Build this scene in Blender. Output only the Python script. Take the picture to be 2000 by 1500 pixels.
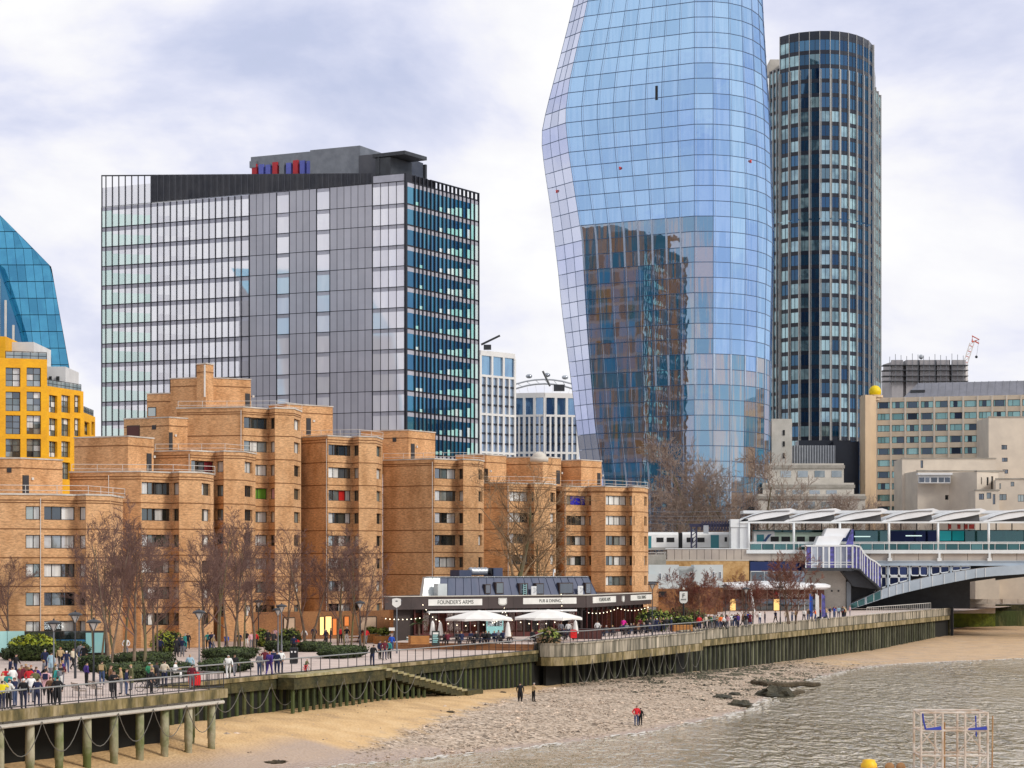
import bpy, math, random
from mathutils import Vector, Matrix
random.seed(7)
R = random.random
def U(a, b): return a + (b - a) * random.random()

# ------------------------------------------------------------------ camera, sky, sun
for o in list(bpy.data.objects): bpy.data.objects.remove(o)
S = bpy.context.scene
COL = S.collection
F, HZ, CZ = 4300.0, 1110.0, 8.2          # focal length (px of a 2000 px wide frame), horizon row, eye height over the promenade
cam = bpy.data.cameras.new('camera'); camo = bpy.data.objects.new('camera', cam); COL.objects.link(camo)
camo.location = (0, 0, CZ); camo.rotation_euler = (math.pi / 2, 0, 0)
cam.sensor_width = 36; cam.lens = 36 * F / 2000; cam.shift_y = (HZ - 750) / 2000
cam.clip_start = 1; cam.clip_end = 9000
S.camera = camo
S.render.resolution_x = 1024; S.render.resolution_y = 768
SUN_EL, SUN_AZ = math.radians(34), math.radians(118)     # azimuth clockwise from +Y: behind the camera, to the right
w = bpy.data.worlds.new('World'); S.world = w; w.use_nodes = True
nt = w.node_tree; N = nt.nodes; L = nt.links; N.clear()
def nd(t, **k):
    n = N.new(t)
    for a, b in k.items(): setattr(n, a, b)
    return n
out = nd('ShaderNodeOutputWorld'); mixs = nd('ShaderNodeMixShader')
sky = nd('ShaderNodeTexSky'); sky.sky_type = 'NISHITA'; sky.sun_disc = False
sky.sun_elevation = SUN_EL; sky.sun_rotation = SUN_AZ; sky.air_density = 1.4; sky.dust_density = 2.0
bsky = nd('ShaderNodeBackground'); bsky.inputs[1].default_value = 0.08
bcl = nd('ShaderNodeBackground'); bcl.inputs[1].default_value = 1.0
tc = nd('ShaderNodeTexCoord'); mp = nd('ShaderNodeMapping'); mp.inputs['Scale'].default_value = (5.2, 5.2, 9.5); mp.inputs['Location'].default_value = (3.1, 0.4, 1.55)
n1 = nd('ShaderNodeTexNoise'); n1.inputs['Scale'].default_value = 1.0; n1.inputs['Detail'].default_value = 7; n1.inputs['Roughness'].default_value = 0.55; n1.inputs['Distortion'].default_value = 0.25
n2 = nd('ShaderNodeTexNoise'); n2.inputs['Scale'].default_value = 2.3; n2.inputs['Detail'].default_value = 5
r1 = nd('ShaderNodeValToRGB'); r2 = nd('ShaderNodeValToRGB')
e = r1.color_ramp.elements; e[0].position = .33; e[0].color = (.45, .475, .64, 1); e[1].position = .50; e[1].color = (.665, .665, .695, 1)
m_ = e.new(.42); m_.color = (.55, .565, .68, 1); m2_ = e.new(.60); m2_.color = (.745, .745, .735, 1)
e = r2.color_ramp.elements; e[0].position = .28; e[0].color = (.7, .7, .7, 1); e[1].position = .46; e[1].color = (1, 1, 1, 1)
L.new(tc.outputs['Generated'], mp.inputs[0]); L.new(mp.outputs[0], n1.inputs['Vector']); L.new(mp.outputs[0], n2.inputs['Vector'])
L.new(n1.outputs[0], r1.inputs[0]); L.new(n1.outputs[0], r2.inputs[0])
L.new(r1.outputs[0], bcl.inputs[0]); L.new(sky.outputs[0], bsky.inputs[0])
L.new(r2.outputs[0], mixs.inputs[0]); L.new(bsky.outputs[0], mixs.inputs[1]); L.new(bcl.outputs[0], mixs.inputs[2]); L.new(mixs.outputs[0], out.inputs[0])
sl = bpy.data.lights.new('sun', 'SUN'); sl.energy = 1.5; sl.angle = math.radians(14); sl.color = (1, .95, .87)
so = bpy.data.objects.new('sun', sl); COL.objects.link(so); so.location = (0, 0, 300)
sd = Vector((math.sin(SUN_AZ) * math.cos(SUN_EL), math.cos(SUN_AZ) * math.cos(SUN_EL), math.sin(SUN_EL)))
so.rotation_euler = (-sd).to_track_quat('-Z', 'Y').to_euler()
vs = S.view_settings; vs.view_transform = 'Standard'; vs.look = 'None'; vs.gamma = 1.0; vs.exposure = 0.5; vs.use_curve_mapping = False

# ------------------------------------------------------------------ helpers
def X(px, Y): return (px - 1000) / F * Y
def Z(py, Y): return CZ + (HZ - py) / F * Y
def W(px, py, Y): return (X(px, Y), Y, Z(py, Y))
def G(px, py, z=0.0):
    Y = F * (CZ - z) / (py - HZ); return (X(px, Y), Y, z)
def V2(px, Y): return (X(px, Y), Y)

def hx(h):
    h = h.lstrip('#'); o = []
    for i in (0, 2, 4):
        c = int(h[i:i + 2], 16) / 255; o.append(c / 12.92 if c <= .04045 else ((c + .055) / 1.055) ** 2.4)
    return tuple(o)
MATS = {}
def colr(c): return (hx(c) if isinstance(c, str) else tuple(c)) + (1,)
def mat(name, c, r=.75, c2=None, ns=.6, bump=0, metal=0, st=(1, 1, 1), det=5, c3=None, spec=.4, rand=0.0, bs=None, emit=0, bd=.3, grain=0, gs=5.0, gst=(1, 1, 2.2)):
    m = bpy.data.materials.new(name); m.use_nodes = True; t = m.node_tree; n = t.nodes; l = t.links
    b = n['Principled BSDF']; b.inputs['Roughness'].default_value = r; b.inputs['Metallic'].default_value = metal
    b.inputs['Specular IOR Level'].default_value = spec; b.inputs['Base Color'].default_value = colr(c)
    if emit: b.inputs['Emission Color'].default_value = colr(c); b.inputs['Emission Strength'].default_value = emit
    geo = n.new('ShaderNodeNewGeometry'); mpn = n.new('ShaderNodeMapping'); mpn.inputs['Scale'].default_value = st
    l.new(geo.outputs['Position'], mpn.inputs[0]); last = None
    if c2 is None:                                    # a slight uneven tone on everything
        cc = colr(c); c2 = tuple(x * .86 for x in cc[:3])
    tx = n.new('ShaderNodeTexNoise'); tx.inputs['Scale'].default_value = ns; tx.inputs['Detail'].default_value = det; tx.inputs['Roughness'].default_value = .6
    l.new(mpn.outputs[0], tx.inputs['Vector'])
    rp = n.new('ShaderNodeValToRGB'); e = rp.color_ramp.elements
    e[0].position = .36; e[1].position = .64; e[0].color = colr(c); e[1].color = colr(c2)
    if c3: k = e.new(.5); k.color = colr(c3)
    l.new(tx.outputs[0], rp.inputs[0]); last = rp.outputs[0]
    if grain:
        gm = n.new('ShaderNodeMapping'); gm.inputs['Scale'].default_value = gst; l.new(geo.outputs['Position'], gm.inputs[0])
        gn = n.new('ShaderNodeTexNoise'); gn.inputs['Scale'].default_value = gs; gn.inputs['Detail'].default_value = 3; gn.inputs['Roughness'].default_value = .7; l.new(gm.outputs[0], gn.inputs['Vector'])
        gr = n.new('ShaderNodeMapRange'); gr.inputs[1].default_value = .3; gr.inputs[2].default_value = .7; gr.inputs[3].default_value = 1 - grain; gr.inputs[4].default_value = 1 + grain; l.new(gn.outputs[0], gr.inputs[0])
        gmu = n.new('ShaderNodeVectorMath'); gmu.operation = 'SCALE'; l.new(last, gmu.inputs[0]); l.new(gr.outputs[0], gmu.inputs['Scale']); last = gmu.outputs[0]
    if rand:
        oi = n.new('ShaderNodeObjectInfo'); ma = n.new('ShaderNodeMapRange'); ma.inputs[3].default_value = 1 - rand; ma.inputs[4].default_value = 1 + rand
        ad = n.new('ShaderNodeMath'); ad.operation = 'ADD'; fr = n.new('ShaderNodeMath'); fr.operation = 'FRACT'
        l.new(oi.outputs['Random'], ad.inputs[0]); l.new(geo.outputs['Random Per Island'], ad.inputs[1]); l.new(ad.outputs[0], fr.inputs[0]); l.new(fr.outputs[0], ma.inputs[0])
        mu = n.new('ShaderNodeVectorMath'); mu.operation = 'SCALE'; l.new(last, mu.inputs[0]); l.new(ma.outputs[0], mu.inputs['Scale']); last = mu.outputs[0]
    l.new(last, b.inputs['Base Color'])
    if bump:
        bn = n.new('ShaderNodeBump'); bn.inputs['Strength'].default_value = bump; bn.inputs['Distance'].default_value = bd
        t2 = n.new('ShaderNodeTexNoise'); t2.inputs['Scale'].default_value = bs or ns * 4; t2.inputs['Detail'].default_value = 4
        l.new(mpn.outputs[0], t2.inputs['Vector']); l.new(t2.outputs[0], bn.inputs['Height']); l.new(bn.outputs[0], b.inputs['Normal'])
    MATS[name] = m; return m
def glass(name, tint, dark, dark2, fac=.7, rough=.03, wob=.004, st=(.5, .5, .12), ns=1.0, rnd=.12):
    """curtain-wall pane: tinted reflection over what stands behind it (dim rooms, blinds)"""
    m = bpy.data.materials.new(name); m.use_nodes = True; t = m.node_tree; n = t.nodes; l = t.links; n.clear()
    o = n.new('ShaderNodeOutputMaterial'); mx = n.new('ShaderNodeMixShader'); gl = n.new('ShaderNodeBsdfGlossy'); df = n.new('ShaderNodeBsdfDiffuse')
    gl.inputs['Color'].default_value = colr(tint); gl.inputs['Roughness'].default_value = rough
    geo = n.new('ShaderNodeNewGeometry'); mpn = n.new('ShaderNodeMapping'); mpn.inputs['Scale'].default_value = st
    l.new(geo.outputs['Position'], mpn.inputs[0])
    tx = n.new('ShaderNodeTexNoise'); tx.inputs['Scale'].default_value = ns; tx.inputs['Detail'].default_value = 2; l.new(mpn.outputs[0], tx.inputs['Vector'])
    rp = n.new('ShaderNodeValToRGB'); e = rp.color_ramp.elements; e[0].position = .4; e[1].position = .62; e[0].color = colr(dark); e[1].color = colr(dark2)
    oi = n.new('ShaderNodeObjectInfo'); ad = n.new('ShaderNodeMath'); ad.operation = 'ADD'; fr = n.new('ShaderNodeMath'); fr.operation = 'FRACT'
    l.new(oi.outputs['Random'], ad.inputs[0]); l.new(geo.outputs['Random Per Island'], ad.inputs[1]); l.new(ad.outputs[0], fr.inputs[0])
    ma = n.new('ShaderNodeMapRange'); ma.inputs[3].default_value = -.16; ma.inputs[4].default_value = .16; l.new(fr.outputs[0], ma.inputs[0])
    a2 = n.new('ShaderNodeMath'); a2.operation = 'ADD'; l.new(tx.outputs[0], a2.inputs[0]); l.new(ma.outputs[0], a2.inputs[1]); l.new(a2.outputs[0], rp.inputs[0])
    l.new(rp.outputs[0], df.inputs[0])
    m2 = n.new('ShaderNodeMapRange'); m2.inputs[3].default_value = fac - rnd; m2.inputs[4].default_value = fac + rnd; l.new(fr.outputs[0], m2.inputs[0]); l.new(m2.outputs[0], mx.inputs[0])
    bn = n.new('ShaderNodeBump'); bn.inputs['Strength'].default_value = 1; bn.inputs['Distance'].default_value = wob
    t3 = n.new('ShaderNodeTexNoise'); t3.inputs['Scale'].default_value = .55; t3.inputs['Detail'].default_value = 1; l.new(geo.outputs['Position'], t3.inputs['Vector'])
    l.new(t3.outputs[0], bn.inputs['Height']); l.new(bn.outputs[0], gl.inputs['Normal'])
    l.new(df.outputs[0], mx.inputs[1]); l.new(gl.outputs[0], mx.inputs[2]); l.new(mx.outputs[0], o.inputs[0])
    MATS[name] = m; return m
def M(x): return MATS[x] if isinstance(x, str) else x

class MB:
    def __init__(s): s.v = []; s.f = []; s.m = []
    def poly(s, pts, m=0):
        i = len(s.v); s.v += [tuple(p) for p in pts]; s.f.append(tuple(range(i, i + len(pts)))); s.m.append(m); return s
    def mesh8(s, b, t, m=0):
        i = len(s.v); s.v += [tuple(p) for p in b] + [tuple(p) for p in t]; k = len(b)
        s.f.append(tuple(i + j for j in range(k - 1, -1, -1))); s.f.append(tuple(i + k + j for j in range(k)))
        for j in range(k): s.f.append((i + j, i + (j + 1) % k, i + k + (j + 1) % k, i + k + j))
        s.m += [m] * (k + 2); return s
    def box(s, x0, x1, y0, y1, z0, z1, m=0):
        q = [(x0, y0), (x1, y0), (x1, y1), (x0, y1)]
        return s.mesh8([(a, b, z0) for a, b in q], [(a, b, z1) for a, b in q], m)
    def prism(s, pl, z0, z1, m=0):
        a = sum(pl[i][0] * pl[(i + 1) % len(pl)][1] - pl[(i + 1) % len(pl)][0] * pl[i][1] for i in range(len(pl)))
        if a < 0: pl = pl[::-1]
        f0 = z0 if callable(z0) else (lambda p: z0); f1 = z1 if callable(z1) else (lambda p: z1)
        return s.mesh8([(p[0], p[1], f0(p)) for p in pl], [(p[0], p[1], f1(p)) for p in pl], m)
    def tube(s, pts, r, n=6, m=0, cap=True):
        pts = [Vector(p) for p in pts]; k = len(pts); rr = r if isinstance(r, (list, tuple)) else [r] * k
        base = len(s.v); up = Vector((0, 0, 1))
        for i, p in enumerate(pts):
            d = (pts[min(i + 1, k - 1)] - pts[max(i - 1, 0)]).normalized()
            a = d.cross(up if abs(d.z) < .95 else Vector((1, 0, 0))).normalized(); b = d.cross(a)
            for j in range(n):
                t = 2 * math.pi * (j + .5) / n; s.v.append(tuple(p + (a * math.cos(t) + b * math.sin(t)) * rr[i]))
        for i in range(k - 1):
            for j in range(n):
                a0 = base + i * n + j; a1 = base + i * n + (j + 1) % n; s.f.append((a0, a0 + n, a1 + n, a1)); s.m.append(m)
        if cap:
            s.f.append(tuple(base + j for j in range(n))); s.f.append(tuple(base + (k - 1) * n + j for j in range(n - 1, -1, -1))); s.m += [m, m]
        return s
    def lathe(s, prof, c=(0, 0, 0), n=12, m=0):
        base = len(s.v)
        for r, z in prof:
            for j in range(n):
                t = 2 * math.pi * j / n; s.v.append((c[0] + r * math.cos(t), c[1] + r * math.sin(t), c[2] + z))
        for i in range(len(prof) - 1):
            for j in range(n):
                a = base + i * n + j; b = base + i * n + (j + 1) % n; s.f.append((a, b, b + n, a + n)); s.m.append(m)
        s.f.append(tuple(base + j for j in range(n - 1, -1, -1))); s.f.append(tuple(base + (len(prof) - 1) * n + j for j in range(n))); s.m += [m, m]
        return s
    def ball(s, c, r, n=8, m=0, sz=1.0):
        k = max(4, n // 2 + 1); return s.lathe([(max(.001, r * math.sin(math.pi * i / k)), -r * sz * math.cos(math.pi * i / k)) for i in range(k + 1)], c, n, m)
    def mesh(s, name, mats, smooth=False):
        me = bpy.data.meshes.new(name); me.from_pydata(s.v, [], s.f)
        mats = mats if isinstance(mats, (list, tuple)) else [mats]
        for x in mats: me.materials.append(M(x))
        if len(mats) > 1: me.polygons.foreach_set('material_index', s.m)
        if smooth: me.polygons.foreach_set('use_smooth', [True] * len(me.polygons))
        me.update(); return me
    def build(s, name, mats, parent=None, smooth=False):
        return link(name, s.mesh(name, mats, smooth), parent, world=True)
def link(name, data, parent=None, world=False, loc=None, rz=0, sc=None):
    o = bpy.data.objects.new(name, data); COL.objects.link(o)
    if parent is not None:
        o.parent = parent
        if world and parent.get('_top'): o.matrix_parent_inverse = Matrix.Translation(-Vector(parent.location))
    if loc is not None: o.location = loc
    if rz: o.rotation_euler = (0, 0, rz)
    if sc is not None: o.scale = sc
    return o
def tag(o, label=None, cat=None, group=None, kind=None):
    if label: o['label'] = label
    if cat: o['category'] = cat
    if group: o['group'] = group
    if kind: o['kind'] = kind
    return o
def thing(name, label, cat, loc=(0, 0, 0), rz=0, group=None, sc=None):
    o = bpy.data.objects.new(name, None); COL.objects.link(o); o.location = loc; o.rotation_euler = (0, 0, rz); o.empty_display_size = .3
    if sc: o.scale = (sc, sc, sc) if not isinstance(sc, (list, tuple)) else sc
    o['_top'] = 1
    return tag(o, label, cat, group)
def part_mats(o, mats):
    for i, m in enumerate(mats):
        if i < len(o.material_slots): o.material_slots[i].link = 'OBJECT'; o.material_slots[i].material = M(m)

class Face:
    """a vertical wall line from A to B, left to right as seen from outside; s along it, d outwards"""
    def __init__(s, A, B):
        s.A = Vector(A[:2]); s.B = Vector(B[:2]); s.len = (s.B - s.A).length; s.u = (s.B - s.A) / s.len; s.n = Vector((s.u.y, -s.u.x))
        s.rz = math.atan2(s.u.y, s.u.x)
    def s_at(s, px):
        k = (px - 1000) / F       # A.x + t u.x = k (A.y + t u.y)
        return (k * s.A.y - s.A.x) / (s.u.x - k * s.u.y)
    def pt(s, t, z, d=0): p = s.A + s.u * t + s.n * d; return (p.x, p.y, z)
    def Y(s, t): return (s.A + s.u * t).y
    def z_at(s, px, py): return Z(py, s.Y(s.s_at(px)))
    def box(s, mb, s0, s1, z0, z1, d0, d1, m=0):
        return mb.mesh8([s.pt(s0, z0, d1), s.pt(s1, z0, d1), s.pt(s1, z0, d0), s.pt(s0, z0, d0)], [s.pt(s0, z1, d1), s.pt(s1, z1, d1), s.pt(s1, z1, d0), s.pt(s0, z1, d0)], m)
    def wall(s, mb, z0, z1, holes=(), dep=.22, m=0, mr=None, s0=0, s1=None):
        s1 = s.len if s1 is None else s1; mr = m if mr is None else mr
        ss = sorted({s0, s1, *[h[0] for h in holes], *[h[1] for h in holes]}); zs = sorted({z0, z1, *[h[2] for h in holes], *[h[3] for h in holes]})
        for a, b in zip(ss, ss[1:]):
            run = None
            for c, d in zip(zs, zs[1:]):
                x, y = (a + b) / 2, (c + d) / 2
                if any(h[0] < x < h[1] and h[2] < y < h[3] for h in holes):
                    if run is not None: mb.poly([s.pt(a, run), s.pt(b, run), s.pt(b, c), s.pt(a, c)], m); run = None
                elif run is None: run = c
            if run is not None: mb.poly([s.pt(a, run), s.pt(b, run), s.pt(b, z1), s.pt(a, z1)], m)
        for a, b, c, d in holes:
            P = [(a, c), (b, c), (b, d), (a, d)]
            for i in range(4):
                p, q = P[i], P[(i + 1) % 4]; mb.poly([s.pt(p[0], p[1]), s.pt(p[0], p[1], -dep), s.pt(q[0], q[1], -dep), s.pt(q[0], q[1])], mr)
        return mb

_cache = {}
def unit_box(mt):
    k = ('ub', mt)
    if k not in _cache: _cache[k] = MB().box(0, 1, 0, 1, 0, 1).mesh('pane', mt)
    return _cache[k]
def place(mesh, name, parent, fc, s0, z0, d, w, dep, h):
    """mesh is a unit box (x along wall, y inwards, z up)"""
    o = link(name, mesh, parent, world=True); o.location = fc.pt(s0, z0, d); o.rotation_euler = (0, 0, fc.rz); o.scale = (w, dep, h); return o
def window(parent, fc, s0, s1, z0, z1, cuts, pm, frame='frame_dark', fw=.07, rec=.2, rows=()):
    """a framed window set into its opening, a pane for every light"""
    mb = MB(); d0, d1 = -rec, -rec + .1
    xs = [s0] + [s0 + (s1 - s0) * c for c in cuts] + [s1]
    zs = [z0] + [z0 + (z1 - z0) * c for c in rows] + [z1]
    for i, x in enumerate(xs):
        a, b = (x, x + fw) if i == 0 else (x - fw, x) if i == len(xs) - 1 else (x - fw / 2, x + fw / 2)
        fc.box(mb, a, b, z0, z1, d0, d1)
    for i, z in enumerate(zs):
        a, b = (z, z + fw) if i == 0 else (z - fw, z) if i == len(zs) - 1 else (z - fw / 2, z + fw / 2)
        fc.box(mb, s0 + fw, s1 - fw, a, b, d0, d1 - .012)
    o = mb.build('window', frame, parent); k = 0
    for j in range(len(zs) - 1):
        for i in range(len(xs) - 1):
            p = link('pane', unit_box(M(pm[k % len(pm)]).name), o); p.location = fc.pt(xs[i] + fw / 2, zs[j] + fw / 2, d0 + .045); p.rotation_euler = (0, 0, fc.rz)
            p.scale = (xs[i + 1] - xs[i] - fw, .03, zs[j + 1] - zs[j] - fw); k += 1
    return o
def rail(parent, pts, h=1.1, gap=1.6, r=.03, mt='rail_white', rows=(1.0,), name='guard_rail', postname='post', each=True):
    """posts and rails along a polyline of 3-D base points"""
    mb = MB()
    for q in rows: mb.tube([(p[0], p[1], p[2] + h * q) for p in pts], r, 5)
    rl = mb.build(name, mt, parent); pm = MB().tube([(0, 0, 0), (0, 0, h)], r, 5).mesh(postname, mt); pb = []
    for a, b in zip(pts, pts[1:]):
        a, b = Vector(a), Vector(b); k = max(1, round((b - a).length / gap))
        for i in range(k + (b == Vector(pts[-1]))): pb.append(a + (b - a) * i / k)
    for p in pb:
        if each: o = link(postname, pm, parent, world=True); o.location = p
    return rl
def text(parent, body, fc, s, z, d, size, mt, name='lettering', align='CENTER', wscale=1.0, ext=.01):
    cu = bpy.data.curves.new(name, 'FONT'); cu.body = body; cu.size = size; cu.align_x = align; cu.align_y = 'CENTER'; cu.extrude = ext
    t = bpy.data.objects.new(name, cu); COL.objects.link(t); bpy.context.view_layer.update()
    me = bpy.data.meshes.new_from_object(t); bpy.data.objects.remove(t); me.materials.clear(); me.materials.append(M(mt))
    o = link(name, me, parent, world=True); o.location = fc.pt(s, z, d); o.rotation_euler = (math.pi / 2, 0, fc.rz); o.scale = (wscale, 1, 1); return o
def lab(i, seq): return seq[i % len(seq)]

# ------------------------------------------------------------------ materials
mat('brick', (.60, .355, .18), .9, (.44, .235, .105), .5, bump=.25, c3=(.545, .31, .15), bs=3, bd=.05, st=(1, 1, .5), det=8, grain=.36, gs=3.2, gst=(.8, .8, 2.6))
mat('brick_dark', (.30, .14, .055), .9, (.22, .10, .045), .5, bump=.2, bs=3, bd=.05, grain=.3)
mat('brick_band', (.20, .09, .035), .9); mat('coping', (.60, .56, .50), .8, (.36, .32, .28), .5)
mat('frame_dark', (.05, .042, .035), .5); mat('door_dark', (.03, .03, .035), .6); mat('vent_red', (.10, .035, .03), .7)
mat('rail_white', (.62, .60, .56), .5); mat('rail_black', (.03, .03, .035), .45); mat('pipe_white', (.7, .68, .64), .6)
glass('glass_dark', (.55, .62, .66), (.012, .016, .018), (.05, .055, .05), .3, rnd=.1)
glass('glass_grey', (.6, .68, .70), (.10, .13, .13), (.26, .28, .26), .35)
glass('glass_curtain', (.75, .78, .8), (.78, .78, .74), (.52, .52, .5), .2, st=(3, 3, .1), rnd=.05)
for nme, c in (('blind_green', (.12, .30, .03)), ('blind_pink', (.75, .45, .58)), ('blind_red', (.5, .015, .012)), ('blind_maroon', (.16, .01, .018)), ('blind_blue', (.02, .02, .42))):
    mat(nme, c, .4, ns=2, st=(3, 3, .1))
mat('yellow_paint', (.83, .42, .004), .6, (.72, .34, .004), .4, grain=.1, gs=2); mat('yellow_trim', (.6, .31, .006), .6); mat('white_render', (.66, .66, .65), .8, (.55, .55, .55), .3)
mat('metal_grey', (.22, .23, .25), .45, (.16, .17, .19), .5, metal=.3); mat('metal_dark', (.045, .05, .058), .5, (.03, .032, .038), .6)
mat('concrete', (.36, .33, .29), .9, (.25, .235, .20), .5, bump=.2, grain=.15); mat('concrete_pale', (.58, .54, .48), .9, (.47, .44, .385), .35, bump=.1, grain=.12)
mat('black', (.012, .012, .014), .6); mat('white_paint', (.78, .78, .77), .45, (.70, .70, .70), .7); mat('steel', (.42, .44, .46), .35, (.34, .36, .38), 1, metal=.6)
# ------------------------------------------------------------------ brick apartment block
rb = random.Random(11)
BB = thing('apartment_building', 'long stepped orange brick apartment block with dark strip windows behind the bare trees', 'building', V2(560, 258) + (0,))
def pane_set(k):
    return [rb.choice(['glass_dark', 'glass_dark', 'glass_dark', 'glass_grey', 'glass_curtain', 'glass_curtain', 'glass_curtain']) for _ in range(k)]
def tower(pts, ztop, wins, wt=1.0, wh=1.27, st=2.7, zmin=1.6, back=14, special={}, railing=True, low=0.0):
    """pts: front line (px,Y) left to right; wins: {face index: [(px0,px1,cuts)]}"""
    P = [V2(*p) for p in pts]; wall = MB(); band = MB(); cop = MB(); wl = []
    rows = []; z = ztop - wt
    while z - wh > zmin: rows.append(z); z -= st
    for i in range(len(P) - 1):
        f = Face(P[i], P[i + 1]); holes = []
        for wi, (a, b, cuts) in enumerate(wins.get(i, [])):
            s0 = max(.12, f.s_at(a)); s1 = min(f.len - .12, f.s_at(b))
            if b - a >= 1e6: s0, s1 = .15, f.len - .15
            for ri, zt in enumerate(rows): holes.append((s0, s1, zt - wh, zt)); wl.append((f, s0, s1, zt - wh, zt, cuts, (i, wi, ri)))
        f.wall(wall, low, ztop, holes, .38)
        for zt in rows: f.box(band, .0, f.len, zt + .52, zt + .62, -.02, .025)
        f.box(band, 0, f.len, ztop - .75, ztop - .66, -.02, .03)
        f.box(cop, -.05, f.len + .05, ztop, ztop + .16, -.35, .09)
    bk = [(p[0] * (1 + back / p[1]), p[1] + back) for p in (P[-1], P[0])]
    Face(P[-1], bk[0]).wall(wall, low, ztop); Face(bk[1], P[0]).wall(wall, low, ztop)
    wall.poly([(p[0], p[1], ztop - .02) for p in P + bk])
    wo = wall.build('wall', 'brick', BB); tag(band.build('brick_band', 'brick_band', BB), kind='stuff'); cop.build('coping', 'coping', BB)
    for f, a, b, c, d, cuts, key in wl:
        pm = special.get(key) or pane_set(len(cuts) + 1)
        window(BB, f, a, b, c, d, cuts, pm, rec=.36)
    if railing:
        ins = [(p[0] - (P[min(i + 1, len(P) - 1)][1] - P[max(i - 1, 0)][1]) * 0, p[1] + 1.1, ztop) for i, p in enumerate(P)]
        rail(BB, [ins[0], ins[len(ins) // 2], ins[-1]], .95, 2.6, .028, 'rail_white', (.5, 1.0), 'roof_rail')
    # a rain pipe by the right corner
    f = Face(P[0], P[1]); x = f.len * .97
    MB().tube([f.pt(x, low + 1, .06), f.pt(x, ztop - .3, .06)], .035, 5).build('rain_pipe', 'pipe_white', BB)
B3 = [.26, .5, .78]; B4 = [.3, .62]
tower([(-80, 205), (84, 207), (150, 209.2), (168, 207.8), (215, 209.5), (240, 216)], Z(967, 207), {0: [(50, 78, [.55])], 1: [(85, 149.5, [.28, .58])], 2: [(1, 1e7, [])], 3: [(216.5, 230, [.5])]}, 1.05)
tower([(136, 228), (215, 226.5), (275, 226), (335, 229), (350, 227.3), (393, 228.5), (417, 233)], Z(922, 226), {2: [(275.5, 334, B3)], 3: [(1, 1e7, [])], 5: [(394, 411, [.5])]}, 1.0)
tower([(300, 247), (372, 245), (420, 248), (437, 246.3), (477, 247.5), (499, 252)], Z(881, 245), {1: [(373, 419, B4)], 2: [(1, 1e7, [])], 4: [(478, 493, [.5])]}, 1.0, special={(1, 0, 0): ['glass_dark', 'glass_dark', 'blind_maroon'], (1, 0, 3): ['glass_dark', 'glass_grey', 'glass_curtain']})
tower([(345, 254), (475, 252), (525, 255), (537, 253.3), (574, 254.5), (588, 259)], Z(796, 252), {1: [(476, 524, B4)], 2: [(1, 1e7, [])], 4: [(574.5, 586, [.45])]}, 1.05, special={(1, 0, 3): ['blind_green', 'blind_green', 'blind_green'], (2, 0, 3): ['blind_pink']})
tower([(588, 264.5), (640, 261), (688, 264), (701, 262.3), (735, 263.5), (747, 268)], Z(852, 261), {1: [(641, 687, B3)], 2: [(1, 1e7, [])], 4: [(735.5, 745, [.4])]}, .95, special={(1, 0, 2): ['glass_dark', 'glass_grey', 'blind_red', 'glass_curtain']})
tower([(748, 271), (848, 267), (893, 270), (905, 268.4), (934, 270), (945, 273)], Z(897, 267), {1: [(849, 892, B4)], 2: [(1, 1e7, [])], 4: [(934.5, 942, [.4])]}, 1.05)
tower([(945, 282), (994, 281), (1034, 284), (1043, 282.4), (1074, 284), (1086, 288)], Z(944, 281), {1: [(994.5, 1033, B4)], 2: [(1, 1e7, [])], 4: [(1075, 1084, [.4])]}, 1.0)
tower([(1086, 297), (1105, 294), (1147, 297), (1155, 295.3), (1182, 294.5), (1226, 297.5), (1235, 295.8), (1258, 298), (1266, 303)], Z(951, 295), {1: [(1106, 1146, B3)], 2: [(1, 1e7, [])], 4: [(1183, 1225, [.2, .45, .7])], 5: [(1, 1e7, [])], 7: [(1258.5, 1263.5, [])]}, 1.15,
      special={(1, 0, 0): ['glass_grey', 'blind_blue', 'blind_blue', 'blind_blue'], (4, 0, 0): ['glass_curtain'] * 4, (4, 0, 1): ['glass_curtain'] * 4})
def penthouse(pts, pytop, base, doors=(), vents=(), back=9, rails=False):
    P = [V2(*p) for p in pts]; zt = Z(pytop, pts[len(pts) // 2][1]); wall = MB(); band = MB(); cop = MB()
    for i in range(len(P) - 1):
        f = Face(P[i], P[i + 1]); f.wall(wall, base, zt); f.box(band, 0, f.len, zt - .95, zt - .85, -.02, .03); f.box(cop, -.05, f.len + .05, zt, zt + .14, -.3, .09)
        lo, hi = pts[i][0], pts[i + 1][0]
        for (a, b, c, d, mt, nm) in list(doors) + list(vents):
            if lo <= a < hi:
                mb = MB(); s0, s1 = f.s_at(a), f.s_at(b); z1, z0 = f.z_at(a, c), f.z_at(a, d)
                f.box(mb, s0 - .08, s1 + .08, z0, z1 + .1, -.02, .035, 0); f.box(mb, s0, s1, z0, z1, -.02, .06, 1); mb.build(nm, ['frame_dark', mt], BB)
                if nm == 'door':
                    lt = MB(); f.box(lt, s1 + .35, s1 + .6, z1 - .35, z1 - .1, -.01, .16); lt.build('wall_lamp', 'rail_white', BB)
    bk = [(p[0] * (1 + back / p[1]), p[1] + back) for p in (P[-1], P[0])]
    Face(P[-1], bk[0]).wall(wall, base, zt); Face(bk[1], P[0]).wall(wall, base, zt); wall.poly([(p[0], p[1], zt) for p in P + bk])
    wall.build('rooftop_block', 'brick', BB); band.build('brick_band', 'brick_band', BB); cop.build('coping', 'coping', BB)
D = lambda a, b, c, d: (a, b, c, d, 'door_dark', 'door')
Vn = lambda a, b, c, d, m='door_dark': (a, b, c, d, m, 'vent')
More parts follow.
